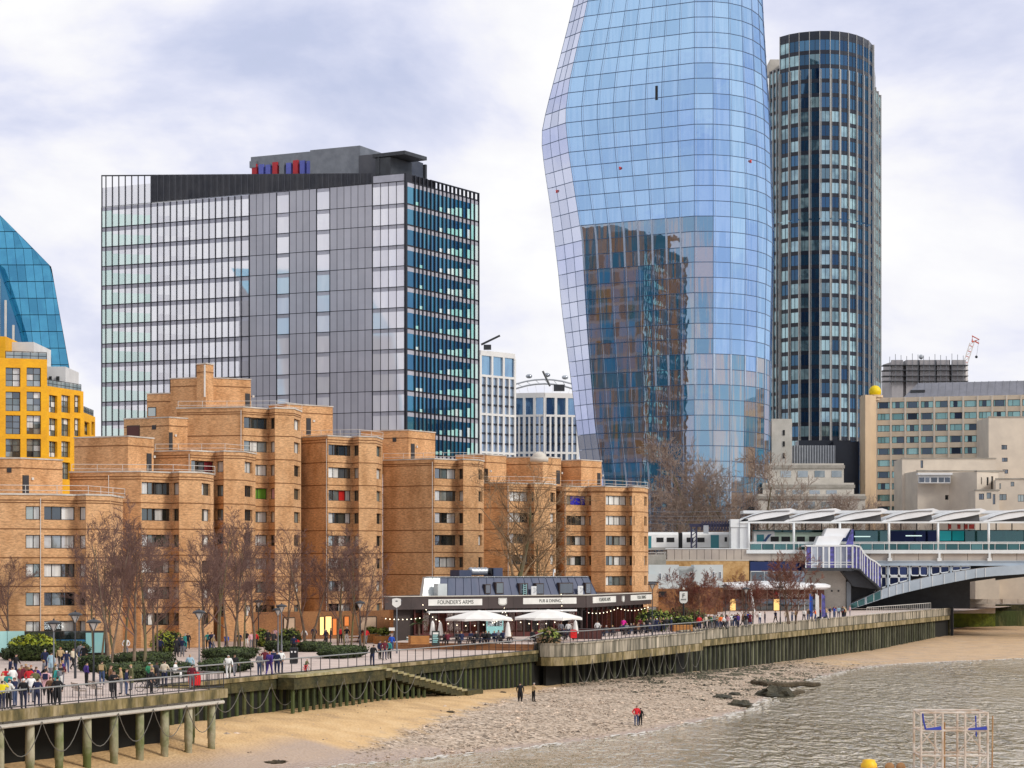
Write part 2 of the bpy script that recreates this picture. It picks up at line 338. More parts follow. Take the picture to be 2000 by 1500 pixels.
penthouse([(-60, 218), (40, 218), (122, 222)], 896, 14, [D(45, 55, 930, 963)], [Vn(15, 21, 915, 923)])
penthouse([(145, 236), (250, 233), (300, 237)], 853, 17, [D(287, 295, 887, 919)], [])
penthouse([(242, 254.5), (330, 251.5), (388, 255)], 816, 20, [D(331, 336, 846, 880)], [Vn(249, 272, 833, 853, 'vent_red'), Vn(298, 304, 832, 839)])
penthouse([(287, 264), (337, 263)], 769, 20, [], [Vn(290, 304, 797, 813, 'glass_grey')])
penthouse([(333, 262), (400, 260), (490, 263)], 738, 25, [D(480, 487, 770, 795)], [])
penthouse([(384, 259), (402, 258), (417, 259.5)], 711, 25, [], [], 2.2)
penthouse([(525, 267), (560, 264.5), (650, 269)], 790, 22, [D(599, 606, 818, 850)], [])
penthouse([(705, 276), (798, 274), (850, 279)], 841, 20, [D(803, 809, 868, 898)], [Vn(768, 773, 856, 863)])
penthouse([(890, 285.5), (950, 284), (989, 287)], 889, 18, [D(947, 952, 917, 942)], [])
penthouse([(989, 296), (1060, 294), (1096, 298)], 893, 18, [D(1087, 1093, 920, 945)], [])
penthouse([(1096, 306), (1135, 303.5), (1175, 307)], 899, 18, [D(1167, 1172, 925, 947)], [])
# white flue on the chimney, small dome on the roof
f = Face(V2(390, 257.3), V2(410, 257.3)); MB().tube([f.pt(.6, Z(775, 257), .1), f.pt(.6, Z(712, 257), .1)], .1, 6).build('flue_pipe', 'pipe_white', BB)
mb = MB(); c = W(1053, 893, 290); mb.ball((c[0], c[1], c[2]), .95, 10, 0, .8); mb.box(c[0] - 1.2, c[0] + 1.2, c[1] - 1, c[1] + 1, c[2] - .6, c[2]); mb.build('roof_dome', 'concrete_pale', BB, True)
# ground floor front: pale teal panels, a dark strip window and a blue band
glass('panel_teal', (.5, .8, .8), (.28, .55, .55), (.4, .66, .64), .12, .2); mat('band_blue', (.03, .17, .36), .5)
f = Face(V2(-20, 203.5), V2(210, 206.5)); g = MB()
for a, b, c, d, nm, mt in ((-20, 48, 1233, 1275, 'ground_panel', 'panel_teal'), (49, 168, 1234, 1249, 'strip_window', 'glass_dark'), (49, 166, 1250, 1259, 'blue_band', 'band_blue'), (167, 205, 1236, 1275, 'ground_panel', 'panel_teal')):
    k = max(1, round((b - a) / 34)); s0, s1 = f.s_at(a), f.s_at(b); z1, z0 = f.z_at(a, c), f.z_at(a, d)
    for i in range(k):
        mb = MB(); f.box(mb, s0 + (s1 - s0) * i / k + .02, s0 + (s1 - s0) * (i + 1) / k - .02, z0, z1, -.1, .04); mb.build(nm, mt, BB)
mat('soffit_dark', (.06, .045, .04), .8); mb = MB(); f.box(mb, 0, f.len, 0, f.z_at(50, 1233), -.6, -.3); mb.build('recessed_front', 'soffit_dark', BB)
# lit shop fronts in the arcade behind the trees
mat('shop_light', (1, .62, .22), .5, emit=.8); mat('shop_orange', (.75, .22, .05), .5, emit=.25); mat('shop_wall', (.55, .40, .28), .8)
f = Face(V2(300, 243), V2(760, 262)); mb = MB(); f.box(mb, 0, f.len, 0, 3.2, -.3, .1); mb.build('arcade_wall', 'brick_dark', BB)
for a, b, c, d, mt in ((348, 354, 1228, 1252, 'shop_orange'), (357, 367, 1230, 1246, 'shop_light'), (372, 386, 1230, 1250, 'shop_orange'), (553, 574, 1207, 1236, 'shop_wall'), (623, 631, 1205, 1240, 'shop_light'), (634, 646, 1204, 1240, 'shop_light'), (648, 656, 1208, 1240, 'shop_orange'), (671, 680, 1204, 1222, 'shop_orange'), (703, 733, 1205, 1246, 'shop_wall')):
    mb = MB(); s0, s1 = f.s_at(a), f.s_at(b); z0, z1 = max(.15, f.z_at(a, d)), f.z_at(a, c); f.box(mb, s0, s1, z0, z1, .1, .16, 0)
    f.box(mb, s0 - .06, s0, z0, z1, .1, .22, 1); f.box(mb, s1, s1 + .06, z0, z1, .1, .22, 1); f.box(mb, s0, s1, z1, z1 + .08, .1, .22, 1); mb.build('shop_front', [mt, 'frame_dark'], BB)
# ------------------------------------------------------------------ grey glass office block (left)
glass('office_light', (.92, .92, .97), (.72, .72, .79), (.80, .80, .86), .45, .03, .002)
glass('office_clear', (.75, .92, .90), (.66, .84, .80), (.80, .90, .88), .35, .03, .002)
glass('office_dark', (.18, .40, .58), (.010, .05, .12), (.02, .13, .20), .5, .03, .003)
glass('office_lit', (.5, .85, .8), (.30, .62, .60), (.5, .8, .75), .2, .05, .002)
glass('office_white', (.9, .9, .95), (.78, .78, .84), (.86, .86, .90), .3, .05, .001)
mat('office_grey', (.42, .42, .47), .3, (.38, .38, .43), .25, metal=.1, rand=.08, spec=.6)
mat('mullion', (.028, .028, .036), .4, metal=.4); mat('office_spandrel', (.44, .44, .50), .35, metal=.2, rand=.1); mat('slab_white', (.6, .6, .62), .8)
mat('spandrel_blue', (.05, .10, .17), .4); mat('leaf_tint', (.10, .14, .08), .5); mat('louvre', (.06, .062, .075), .4, (.09, .09, .10), .3, metal=.5)
AC, AL, AR = V2(792, 420), V2(199, 450.5), V2(934, 442.5)
AB = (AL[0] + AR[0] - AC[0], AL[1] + AR[1] - AC[1])
OB = thing('office_tower', 'square grey glass office block with dark mullions and blank grey panel strips', 'building', AC + (0,))
fl, fr = Face(AL, AC), Face(AC, AR)
LV = [82.1] + [77.85 - 3.965 * i for i in range(19)]          # floor lines
stuff = {k: MB() for k in ('office_light', 'office_clear', 'office_dark', 'office_lit', 'office_white')}
core = MB(); ins = .12
q = [fl.pt(0, 0, -ins), fl.pt(fl.len, 0, -ins), fr.pt(fr.len, 0, -ins), (AB[0], AB[1], 0)]
core.prism([p[:2] for p in q], 3, 81.9); core.build('structure', 'office_grey', OB)
npart = 0
def opane(f, s0, s1, z0, z1, mt, part=True):
    global npart
    if part and npart < 296: npart += 1; place(unit_box(mt), 'glass_pane', OB, f, s0, z0, .02, s1 - s0, .05, z1 - z0)
    else: f.box(stuff[mt], s0, s1, z0, z1, -.03, .02)
mul = MB(); tran = MB(); span = MB(); panels = {}
cols = [199, 207] + [219.5 + 12.6 * i for i in range(22)]; cols = [c for c in cols if c < 484] + [487]
cl = [fl.s_at(c) for c in cols]; cl[0] = 0
ra = random.Random(3)
for k in range(len(LV) - 1):
    zt, zb = LV[k], LV[k + 1]; vis = zb > 24
    for i in range(len(cl) - 1):
        s0, s1 = cl[i] + .06, cl[i + 1] - .06; sp = .85
        # spandrel and the vision pane; toward the far corner paler panes paint in the sky seen through
        fl.box(span, s0, s1, zt - sp, zt - .1, -.03, .0)
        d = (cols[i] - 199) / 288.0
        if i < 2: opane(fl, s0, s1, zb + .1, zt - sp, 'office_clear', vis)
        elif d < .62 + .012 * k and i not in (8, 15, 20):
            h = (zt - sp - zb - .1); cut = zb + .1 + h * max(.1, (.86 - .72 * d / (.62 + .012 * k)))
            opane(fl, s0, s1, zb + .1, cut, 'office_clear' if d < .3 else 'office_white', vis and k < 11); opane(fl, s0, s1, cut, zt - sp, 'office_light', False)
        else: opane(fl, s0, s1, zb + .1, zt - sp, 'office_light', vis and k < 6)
    fl.box(tran, 0, fl.s_at(487), zt - .05, zt + .05, 0, .07)
for s in cl: fl.box(mul, s - .085, s + .085, 4, 82, .0, .16)
# blank strips and white stair glazing
def grey(a, b, n, mt, nm, w=0):
    s0, s1 = fl.s_at(a), fl.s_at(b)
    for k in range(len(LV) - 1):
        for i in range(n):
            x0 = s0 + (s1 - s0) * i / n; x1 = s0 + (s1 - s0) * (i + 1) / n
            if mt == 'office_white': opane(fl, x0 + .05, x1 - .05, LV[k + 1] + .06, LV[k] - .75, mt, LV[k + 1] > 24); fl.box(span, x0 + .05, x1 - .05, LV[k] - .72, LV[k] - .06, -.03, .0)
            else: fl.box(panels.setdefault(nm, MB()), x0 + .03, x1 - .03, LV[k + 1] + .03, LV[k] - .03, -.04, .06)
    for i in range(n + 1): fl.box(mul, s0 + (s1 - s0) * i / n - .04, s0 + (s1 - s0) * i / n + .04, 4, 82, 0, .085)
grey(488, 540, 4, 'g', 'blank_panels'); grey(541, 565, 1, 'office_white', ''); grey(566, 618, 4, 'g', 'blank_panels'); grey(619, 644, 1, 'office_white', ''); grey(645, 727, 6, 'g', 'blank_panels'); grey(728, 790, 4, 'office_white', '')
for nm, m_ in panels.items(): tag(m_.build(nm, 'office_grey', OB), kind='stuff')
for z in LV: fl.box(tran, fl.s_at(487), fl.len, z - .06, z + .06, 0, .08)
# right face: dark blue, daylight seen through the floors painted as pale panes
cr = [792] + [809.5 + 7.75 * i for i in range(16)] + [934]; cs = [fr.s_at(c) for c in cr]; cs[0] = 0; cs[-1] = fr.len
for k in range(len(LV) - 1):
    zt, zb = LV[k], LV[k + 1]
    for i in range(len(cs) - 1):
        s0, s1 = cs[i] + .1, cs[i + 1] - .1; fr.box(span, s0, s1, zt - .95, zt - .12, -.03, .0); t = i / 17
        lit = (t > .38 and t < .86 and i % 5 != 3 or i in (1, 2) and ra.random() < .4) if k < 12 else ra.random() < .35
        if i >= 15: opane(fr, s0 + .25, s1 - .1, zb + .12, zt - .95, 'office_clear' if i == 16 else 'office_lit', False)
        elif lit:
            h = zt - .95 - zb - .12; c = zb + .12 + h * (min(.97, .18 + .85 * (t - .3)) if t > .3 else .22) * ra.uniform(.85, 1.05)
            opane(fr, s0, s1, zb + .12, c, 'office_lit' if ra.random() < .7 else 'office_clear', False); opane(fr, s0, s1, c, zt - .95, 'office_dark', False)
        else: opane(fr, s0, s1, zb + .12, zt - .95, 'office_dark', zb > 26)
    fr.box(tran, 0, fr.len, zt - .12, zt + .12, 0, .1)
for s in cs: fr.box(mul, s - .11, s + .11, 4, 83.6, 0, .25)
fr.box(mul, -.2, .25, 4, 83.6, -.2, .3)
# hidden sides that other towers reflect
for f in (Face(AR, AB), Face(AB, AL)):
    g_ = MB()
    for k in range(len(LV) - 1):
        n_ = 34
        for i in range(n_): f.box(g_, f.len * i / n_ + .12, f.len * (i + 1) / n_ - .12, LV[k + 1] + .4, LV[k] - .4, -.1, .05, ra.choice((0, 0, 0, 1, 1, 2, 2, 3, 5)))
    tag(g_.build('rear_panes', ['office_dark', 'spandrel_blue', 'metal_grey', 'brick_dark', 'vent_red', 'leaf_tint'], OB), kind='stuff')
mul.build('mullions', 'mullion', OB); tran.build('transoms', 'mullion', OB); span.build('spandrels', 'office_spandrel', OB)
for k, m_ in stuff.items():
    if m_.v: tag(m_.build('glass_panes', k, OB), kind='stuff')
# roof screen, sloping up to the left, its open corner bays, and the plant room
ztl, ztc = Z(342, 450.5), Z(338, 420); lerp = lambda s: ztl + (ztc - ztl) * s / fl.len
scr = MB(); a, b = fl.s_at(296), fl.s_at(729); n_ = 36
for i in range(n_):
    s0, s1 = a + (b - a) * i / n_, a + (b - a) * (i + 1) / n_
    mb = MB(); mb.mesh8([fl.pt(s0 + .03, 82.2, .1), fl.pt(s1 - .03, 82.2, .1), fl.pt(s1 - .03, 82.2, -.1), fl.pt(s0 + .03, 82.2, -.1)], [fl.pt(s0 + .03, lerp(s0), .1), fl.pt(s1 - .03, lerp(s1), .1), fl.pt(s1 - .03, lerp(s1), -.1), fl.pt(s0 + .03, lerp(s0), -.1)])
    for j in range(1, 5):
        x = s0 + (s1 - s0) * j / 5; mb.mesh8([fl.pt(x - .05, 82.2, .22), fl.pt(x + .05, 82.2, .22), fl.pt(x + .05, 82.2, .1), fl.pt(x - .05, 82.2, .1)], [fl.pt(x - .05, lerp(x), .22), fl.pt(x + .05, lerp(x), .22), fl.pt(x + .05, lerp(x), .1), fl.pt(x - .05, lerp(x), .1)])
    mb.build('louvre_panel', 'louvre', OB)
cr_ = MB()
for c in cols[:9]:
    s = fl.s_at(c); fl.box(cr_, s - .07, s + .07, 82, lerp(s), -.1, .12)
cr_.mesh8([fl.pt(0, ztl - .25, .1), fl.pt(a, lerp(a) - .25, .1), fl.pt(a, lerp(a) - .25, -.1), fl.pt(0, ztl - .25, -.1)], [fl.pt(0, ztl, .1), fl.pt(a, lerp(a), .1), fl.pt(a, lerp(a), -.1), fl.pt(0, ztl, -.1)])
for s in cs[5:]: fr.box(cr_, s - .1, s + .1, 82, 83.6, -.2, .1)
fr.box(cr_, cs[5], fr.len, 83.4, 83.65, -.2, .12); fr.box(cr_, 0, cs[6], 82.2, 83.6, -.25, -.1); tag(cr_.build('parapet_frame', 'mullion', OB), kind='stuff')
fl.box(MB(), 0, 1, 0, 1, 0, 1); g_ = MB(); fl.box(g_, 0, a, 82.1, ztl - 2.6, -.2, -.05); g_.build('parapet_glass', 'office_light', OB)
g_ = MB(); fl.box(g_, b, fl.len, 82.2, 83.5, -.06, .04); g_.build('parapet_glass', 'office_spandrel', OB)
pl = MB(); s0, s1, s2 = fl.s_at(585), fl.s_at(683), fl.s_at(750)
fl.box(pl, s0, s1, 82, Z(290, 432), -15, -4, 0); fl.box(pl, s1, s2, 82, Z(303, 428), -16, -3.5, 1); fl.box(pl, fl.s_at(458), s0, Z(325, 440), Z(303, 440), -9, -6, 0)
fl.box(pl, fl.s_at(458), fl.s_at(470), Z(325, 440), Z(312, 440), -9.5, -5.5, 0); pl.build('plant_room', ['metal_grey', 'louvre'], OB)
wing = MB(); fr.box(wing, .5, fr.s_at(838), Z(309, 425), Z(302, 425), -8, -.5); fr.box(wing, .7, 1.2, 83, Z(302, 425), -7, -6.5); fr.box(wing, fr.s_at(836), fr.s_at(839), 83, Z(330, 432), -1.2, -.6); fr.box(wing, .8, fr.s_at(838), 83, Z(316, 428), -7.5, -4); wing.build('roof_canopy', 'metal_dark', OB)
mat('plant_red', (.5, .03, .04), .6); mat('plant_blue', (.13, .15, .5), .6)
for i in range(9):
    c = 462 + 13.5 * i; mb = MB(); s = fl.s_at(c); fl.box(mb, s, s + 1.1, 84, Z(318, 440) - .2 * (i % 3), -6.6, -5.6); mb.build('plant_unit', ['plant_red', 'plant_blue', 'plant_blue'][i % 3] if i != 4 else 'metal_grey', OB)

# ------------------------------------------------------------------ bulging blue glass tower
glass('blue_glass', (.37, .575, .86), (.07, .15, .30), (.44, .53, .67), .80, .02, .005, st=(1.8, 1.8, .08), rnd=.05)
glass('blue_glass_reflect_tint', (.40, .56, .74), (.05, .18, .29), (.40, .24, .13), .5, .02, .008, st=(1.3, 1.3, .07), rnd=.08)  # lower panes: teal and brown of reflected buildings painted into the colour
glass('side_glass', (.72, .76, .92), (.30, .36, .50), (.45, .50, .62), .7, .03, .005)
mat('blue_mullion', (.12, .18, .30), .35, metal=.4); mat('blue_mullion_pale', (.42, .50, .62), .35, metal=.4)
BT = thing('bulging_tower', 'tall curved blue glass tower that bulges outward and reflects the sky', 'building', V2(1330, 472) + (0,))
def interp(t, tab):
    for (a, va), (b, vb) in zip(tab, tab[1:]):
        if t <= b: k = (t - a) / (b - a); return va + (vb - va) * max(0, k)
    return tab[-1][1]
SA = [(-260, 1165), (-100, 1136), (0, 1112), (97, 1087), (173, 1067), (213, 1059), (247, 1058.5), (300, 1065), (383, 1077), (500, 1090), (588, 1098), (741, 1117), (895, 1134), (1000, 1146), (1100, 1157)]
SB = [(-260, 1186), (-100, 1163), (0, 1142), (50, 1130), (130, 1112), (187, 1105), (213, 1105), (267, 1110), (317, 1117), (417, 1132), (443, 1136), (639, 1147), (827, 1162), (938, 1179), (1100, 1190)]
SR = [(-260, 1474), (-100, 1487), (0, 1492), (83, 1497), (200, 1505), (300, 1508), (433, 1512), (656, 1507), (827, 1505), (1100, 1500)]
Ccx = 462.0; Cpt = V2(1356, Ccx); FH = 29.9 * Ccx / F
def ring(z):
    py = HZ - (z - CZ) * F / Ccx
    d = Vector((-.877, .48))                                   # main face runs back to the left
    def hit(px, P, d): k = (px - 1000) / F; return (k * P[1] - P[0]) / (d[0] - k * d[1])
    tb = hit(interp(py, SB), Cpt, d); B = Vector(Cpt) + d * tb
    d2 = Vector((-.50, .866)); ta = hit(interp(py, SA), B, d2); A = B + d2 * ta
    pts = [A + (B - A) * i / 3 for i in range(3)] + [B + (Vector(Cpt) - B) * i / 8 for i in range(8)]
    # rounded right flank, its silhouette kept at the measured edge
    C = Vector(Cpt); pr = interp(py, SR); E = Vector(V2(pr, 484)); E2 = Vector(V2(pr - 3, 505))
    c1 = C + Vector((9.5, -2.0)); c2 = Vector(V2(pr + 1.0, 470))
    cur = []
    for i in range(8):
        t = i / 7; cur.append(C * (1 - t) ** 3 + c1 * 3 * t * (1 - t) ** 2 + c2 * 3 * t * t * (1 - t) + E * t ** 3)
    return pts + cur + [E2], [E2 + Vector((-6, 22)), A + Vector((2, 24))]
zs = [CZ + (HZ - 1080) * Ccx / F + FH * i for i in range(-4, 45)]
rings = [ring(z) for z in zs]; nb = len(rings[0][0]) - 1
vis_n = 0; bstuff = {k: MB() for k in ('blue_glass', 'blue_glass_reflect_tint', 'side_glass')}; bm1 = MB(); bm2 = MB(); tcore = MB()
rg = random.Random(5)
for k in range(len(zs) - 1):
    a, b = rings[k][0], rings[k + 1][0]; py = HZ - ((zs[k] + zs[k + 1]) / 2 - CZ) * F / Ccx
    for i in range(nb):
        p = [Vector((a[i].x, a[i].y, zs[k])), Vector((a[i + 1].x, a[i + 1].y, zs[k])), Vector((b[i + 1].x, b[i + 1].y, zs[k + 1])), Vector((b[i].x, b[i].y, zs[k + 1]))]
        nrm = (p[1] - p[0]).cross(p[3] - p[0]).normalized(); cen = (p[0] + p[1] + p[2] + p[3]) / 4
        mt = 'side_glass' if i < 3 else 'blue_glass_reflect_tint' if (py > 690 or (i < 11 and py > 425)) else 'blue_glass'
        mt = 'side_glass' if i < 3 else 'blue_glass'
        if mt == 'blue_glass' and py > 430 and i < 12 or py > 690 + 12 * (i % 3) and i >= 3: mt = 'blue_glass_reflect_tint'  # panes that get the painted dark reflection
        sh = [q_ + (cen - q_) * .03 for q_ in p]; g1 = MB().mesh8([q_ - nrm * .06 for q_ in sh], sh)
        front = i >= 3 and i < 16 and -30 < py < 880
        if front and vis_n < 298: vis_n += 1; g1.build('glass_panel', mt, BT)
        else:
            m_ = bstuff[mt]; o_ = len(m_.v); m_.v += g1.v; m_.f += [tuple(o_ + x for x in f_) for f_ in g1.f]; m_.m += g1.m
        w_ = .07
        bm1.mesh8([p[0] + nrm * .08, p[1] + nrm * .08, p[1] - nrm * .1, p[0] - nrm * .1], [p[0] + nrm * .08 + Vector((0, 0, .10)), p[1] + nrm * .08 + Vector((0, 0, .10)), p[1] - nrm * .1 + Vector((0, 0, .10)), p[0] - nrm * .1 + Vector((0, 0, .10))])
        bm1.tube([p[0] + nrm * .02, p[3] + nrm * .02], .045, 4, cap=False)
        if i >= 3:                                           # the slim second rail of each bay
            bm2.tube([p[0] * .88 + p[1] * .12 + nrm * .03, p[3] * .88 + p[2] * .12 + nrm * .0], .035, 4, cap=False)
            if 425 < py < 520 and i < 11 or 690 < py < 760 and i > 7 or 900 < py and i % 2: bm2.mesh8([p[0] + nrm * .12, p[0] * .9 + p[1] * .1 + nrm * .12, p[0] * .9 + p[1] * .1, p[0]], [p[3] + nrm * .12, p[3] * .9 + p[2] * .1 + nrm * .12, p[3] * .9 + p[2] * .1, p[3]])
    c0 = [v_ for v_ in a] + rings[k][1]; c1_ = [v_ for v_ in b] + rings[k + 1][1]; g0 = sum(c0, Vector((0, 0))) / len(c0); g1_ = sum(c1_, Vector((0, 0))) / len(c1_)
    tcore.mesh8([(*(v_ + (g0 - v_) * .03), zs[k]) for v_ in c0], [(*(v_ + (g1_ - v_) * .03), zs[k + 1]) for v_ in c1_])
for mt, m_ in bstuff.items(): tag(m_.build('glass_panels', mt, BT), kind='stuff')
tag(bm1.build('mullion_grid', 'blue_mullion', BT), kind='stuff'); tag(bm2.build('vent_rails', 'blue_mullion_pale', BT), kind='stuff'); tcore.build('core', 'metal_dark', BT)
mat('beacon_red', (.75, .05, .03), .4)
for px_, py_, i in ((1272, 314, 6.2), (1484, 306, 14.5), (1092, 342, 1)):
    z = CZ + (HZ - py_) * Ccx / F; rr = ring(z)[0]; p = rr[int(i)].lerp(rr[int(i) + 1], i % 1); d = -p.normalized()
    mb = MB(); mb.ball((p.x + d.x * .4, p.y + d.y * .4, z), .24, 8); mb.box(p.x - .2, p.x + .2, p.y - .3, p.y + .2, z - .35, z - .22); mb.build('warning_beacon', 'beacon_red', BT)
mb = MB(); z = CZ + (HZ - 187) * Ccx / F; rr = ring(z)[0]; p, q_ = rr[8].lerp(rr[9], .62), rr[8].lerp(rr[9], .75); mb.mesh8([(p.x, p.y - .15, z), (q_.x, q_.y - .15, z), (q_.x, q_.y, z), (p.x, p.y, z)], [(p.x, p.y - .15, z + 3), (q_.x, q_.y - .15, z + 3), (q_.x, q_.y, z + 3), (p.x, p.y, z + 3)]); mb.build('open_vent', 'black', BT)

# ------------------------------------------------------------------ finned tower behind it
glass('fin_glass', (.5, .70, .78), (.015, .06, .10), (.30, .46, .50), .38, .03, .003, st=(.3, .3, .3))
glass('fin_glass_dark', (.14, .28, .46), (.004, .018, .055), (.01, .05, .10), .38, .03, .003)
mat('fin', (.45, .445, .43), .6, (.38, .375, .365), .3); mat('spandrel_navy', (.012, .018, .035), .3)
FT = thing('finned_tower', 'tall rounded tower of blue glass with pale vertical fins', 'building', V2(1610, 572) + (0,))
KF = 1.1; ztop = Z(66, 515 * KF); fpts = [(1524, 518), (1542, 515.5), (1561, 513.8), (1581, 512.8), (1601, 512.2), (1621, 512.2), (1639, 512.8), (1656, 514), (1672, 516), (1685, 518.5), (1696, 521.5), (1704, 526)]; fpts = [(p_, y_ * KF) for p_, y_ in fpts]
FS = [Face(V2(*a), V2(*b)) for a, b in zip(fpts, fpts[1:])]; fh = 27.8 * 515 * KF / F; nfl = 38
mul = MB(); spn = MB(); st = MB(); np_ = 0; rf = random.Random(9)
for fi, f in enumerate(FS):
    for k in range(nfl):
        zt = ztop - 1.2 - k * fh; zb = zt - fh
        if zb < 8: break
        top = k < 3
        spn_ = f.box(spn, 0, f.len, zt - 1.0, zt, -.05, .02)
        halves = [(.06, f.len * .52), (f.len * .56, f.len - .06)]
        dark = fi == 3 or k < 5 and fi > 1 or k > 27 and fi > 3
        mt = 'fin_glass_dark' if dark and rf.random() < .8 or rf.random() < .22 or fi > 7 else 'fin_glass'
        if fi < 8 and np_ < 290 and k < 34: np_ += 1; place(unit_box(mt), 'glass_pane', FT, f, .06, zb + .02, 0, f.len - .12, .05, fh - 1.04)
        else: f.box(st, .06, f.len - .06, zb + .02, zt - 1.02, -.05, 0)
    f.box(mul, f.len * .53, f.len * .57, 8, ztop - 1, 0, .06)
    mb = MB(); brk = Z(430, 515 * KF); hi = Z(140, 515 * KF)
    for a_, b_ in ((8, brk - .35), (brk, hi)):
        f.box(mb, -.13, .13, a_, b_, 0, .5)
        f.box(mb, .36, .45, a_, b_, 0, .3) if fi < 9 else None
    f.box(mb, -.06, .06, hi, ztop, 0, .25); mb.build('fin', 'fin', FT)
f = FS[-1]; mb = MB(); f.box(mb, f.len - .2, f.len + .2, 8, ztop, 0, .5); mb.build('fin', 'fin', FT)
tag(spn.build('spandrels', 'spandrel_navy', FT), kind='stuff'); mul.build('mullions', 'mullion', FT); tag(st.build('glass_panes', 'fin_glass_dark', FT), kind='stuff')
rimm = MB(); cp = [V2(*p) for p in fpts]
for f in FS: f.box(rimm, -.05, f.len + .05, ztop - 1.2, ztop, -.1, .05)
rimm.build('roof_rim', 'spandrel_navy', FT)
bk = [V2(1712, 560 * KF), V2(1520, 560 * KF)]; mb = MB(); g0 = Vector(V2(1612, 535 * KF))
mb.prism([tuple(Vector(p) + (g0 - Vector(p)) * .02) for p in cp + bk], 6, ztop - .3); mb.build('structure', 'spandrel_navy', FT)
# lower side wings, plant box
for (a, ya, b, yb, pyt, nm) in ((1504, 524, 1525, 519.5, 140, 'side_wing'), (1704, 527, 1719, 540, 163, 'side_wing')):
    ya *= KF; yb *= KF; f = Face(V2(a, ya), V2(b, yb)); zt = Z(pyt, ya); mb = MB(); f.box(mb, 0, f.len, 6, zt, -22, -.1, 0); k = 0
    while zt - k * fh > 10:
        f.box(mb, .1, f.len - .1, zt - k * fh - fh + .1, zt - k * fh - .8, -.1, 0, 1); k += 1
    for j in range(4): f.box(mb, f.len * j / 3 - .14, f.len * j / 3 + .14, 6, zt, -.1, .35, 2)
    mb.build(nm, ['spandrel_navy', 'fin_glass', 'fin'], FT)
mb = MB(); mb.box(X(1504, 600), X(1522, 600), 600, 608, Z(140, 600), Z(116, 600)); mb.build('plant_box', 'concrete_pale', FT)
# ------------------------------------------------------------------ yellow block and teal slanted block (far left)
YB = thing('yellow_building', 'bright yellow framed building with gridded windows and stepped roof terraces', 'building', V2(80, 315) + (0,))
def framed(parent, f, cols, rows, m, wallmat, ztop, zlow, rec=.5, cuts=(.5,), rws=(.33, .66)):
    holes = [(f.s_at(a), f.s_at(b), f.z_at((a + b) / 2, d), f.z_at((a + b) / 2, c)) for a, b in cols for c, d in rows]
    mb = MB(); f.wall(mb, zlow, ztop, holes, rec); mb.build('wall', wallmat, parent)
    for h in holes: window(parent, f, *h, list(cuts), [ra.choice(m) for _ in range(6)], 'frame_dark', .09, rec - .02, list(rws))
RY = [(718, 755), (765, 803), (811, 848), (857, 893), (903, 936)]
f1 = Face(V2(-60, 306), V2(92, 310)); zt1 = Z(702, 310)
framed(YB, f1, [(-40, -12), (11, 40), (52, 80)], RY, ['glass_grey', 'glass_grey', 'glass_curtain', 'glass_dark'], 'yellow_paint', zt1, 4)
f2 = Face(V2(92, 312), V2(163, 322)); zt2 = Z(758, 316)
framed(YB, f2, [(96, 112), (120, 137), (145, 157)], [(772, 806), (817, 852), (862, 893), (903, 936)], ['glass_grey', 'glass_grey', 'glass_curtain'], 'yellow_paint', zt2, 4)
f3 = Face(V2(163, 324), V2(186, 334)); framed(YB, f3, [(165, 175), (179, 185)], [(824, 850), (862, 893)], ['glass_grey', 'glass_dark'], 'yellow_paint', Z(809, 328), 4, cuts=())
f0 = Face(V2(-60, 318), V2(11, 318)); mb = MB(); f0.wall(mb, 4, Z(657, 318)); mb.build('wall', 'yellow_paint', YB)
MB().poly([f0.pt(f0.len, 4), f0.pt(f0.len, 4, -10), f0.pt(f0.len, Z(657, 318), -10), f0.pt(f0.len, Z(657, 318))]).build('wall', 'yellow_paint', YB)
mb = MB(); mb.prism([f1.pt(0, 0, -.9)[:2], f1.pt(f1.len - .3, 0, -.9)[:2], f2.pt(0, 0, -.9)[:2], f2.pt(f2.len, 0, -.9)[:2], f3.pt(0, 0, -.9)[:2], f3.pt(f3.len - .5, 0, -.9)[:2], (X(175, 345), 345), (X(-60, 345), 345)], 3, Z(812, 328)); mb.prism([f1.pt(0, 0, -.9)[:2], f1.pt(f1.len - .3, 0, -.9)[:2], f2.pt(0, 0, -.9)[:2], f2.pt(f2.len, 0, -.9)[:2], (X(160, 340), 340), (X(-60, 340), 340)], Z(812, 328), zt2 - .1)
mb.prism([f1.pt(0, 0, -.9)[:2], f1.pt(f1.len - .3, 0, -.9)[:2], (X(90, 335), 335), (X(-60, 335), 335)], zt2 - .1, zt1 - .1); mb.build('interior', 'soffit_dark', YB)
pe = MB(); pe.box(X(-60, 322), X(66, 322), 322, 334, zt1, Z(668, 322)); pe.box(X(92, 328), X(128, 328), 328, 338, zt2 - 1, Z(716, 328)); pe.build('penthouse', 'white_render', YB)
for a, b, c, d in ((18, 26, 690, 700), (30, 36, 690, 700), (96, 101, 735, 748), (110, 116, 735, 748)):
    mb = MB(); y_ = 321.8 if a < 90 else 327.8; mb.box(X(a, y_), X(b, y_), y_ - .1, y_ + .1, Z(d, y_), Z(c, y_)); mb.build('window', 'glass_dark', YB)
for P_, zz in (([f1.pt(f1.s_at(12), zt1, -.4), f1.pt(f1.len, zt1, -.4)], 0), ([f2.pt(0, zt2, -.4), f2.pt(f2.len, zt2, -.4)], 0), ([f3.pt(0, Z(809, 328), -.3), f3.pt(f3.len, Z(809, 328), -.3)], 0)):
    rail(YB, P_, 1.0, 1.2, .05, 'metal_dark', (.45, 1.0), 'terrace_rail')
    a, b = Vector(P_[0]), Vector(P_[1]); MB().poly([a, b, b + Vector((0, 0, .9)), a + Vector((0, 0, .9))]).build('terrace_glass', 'glass_grey', YB)
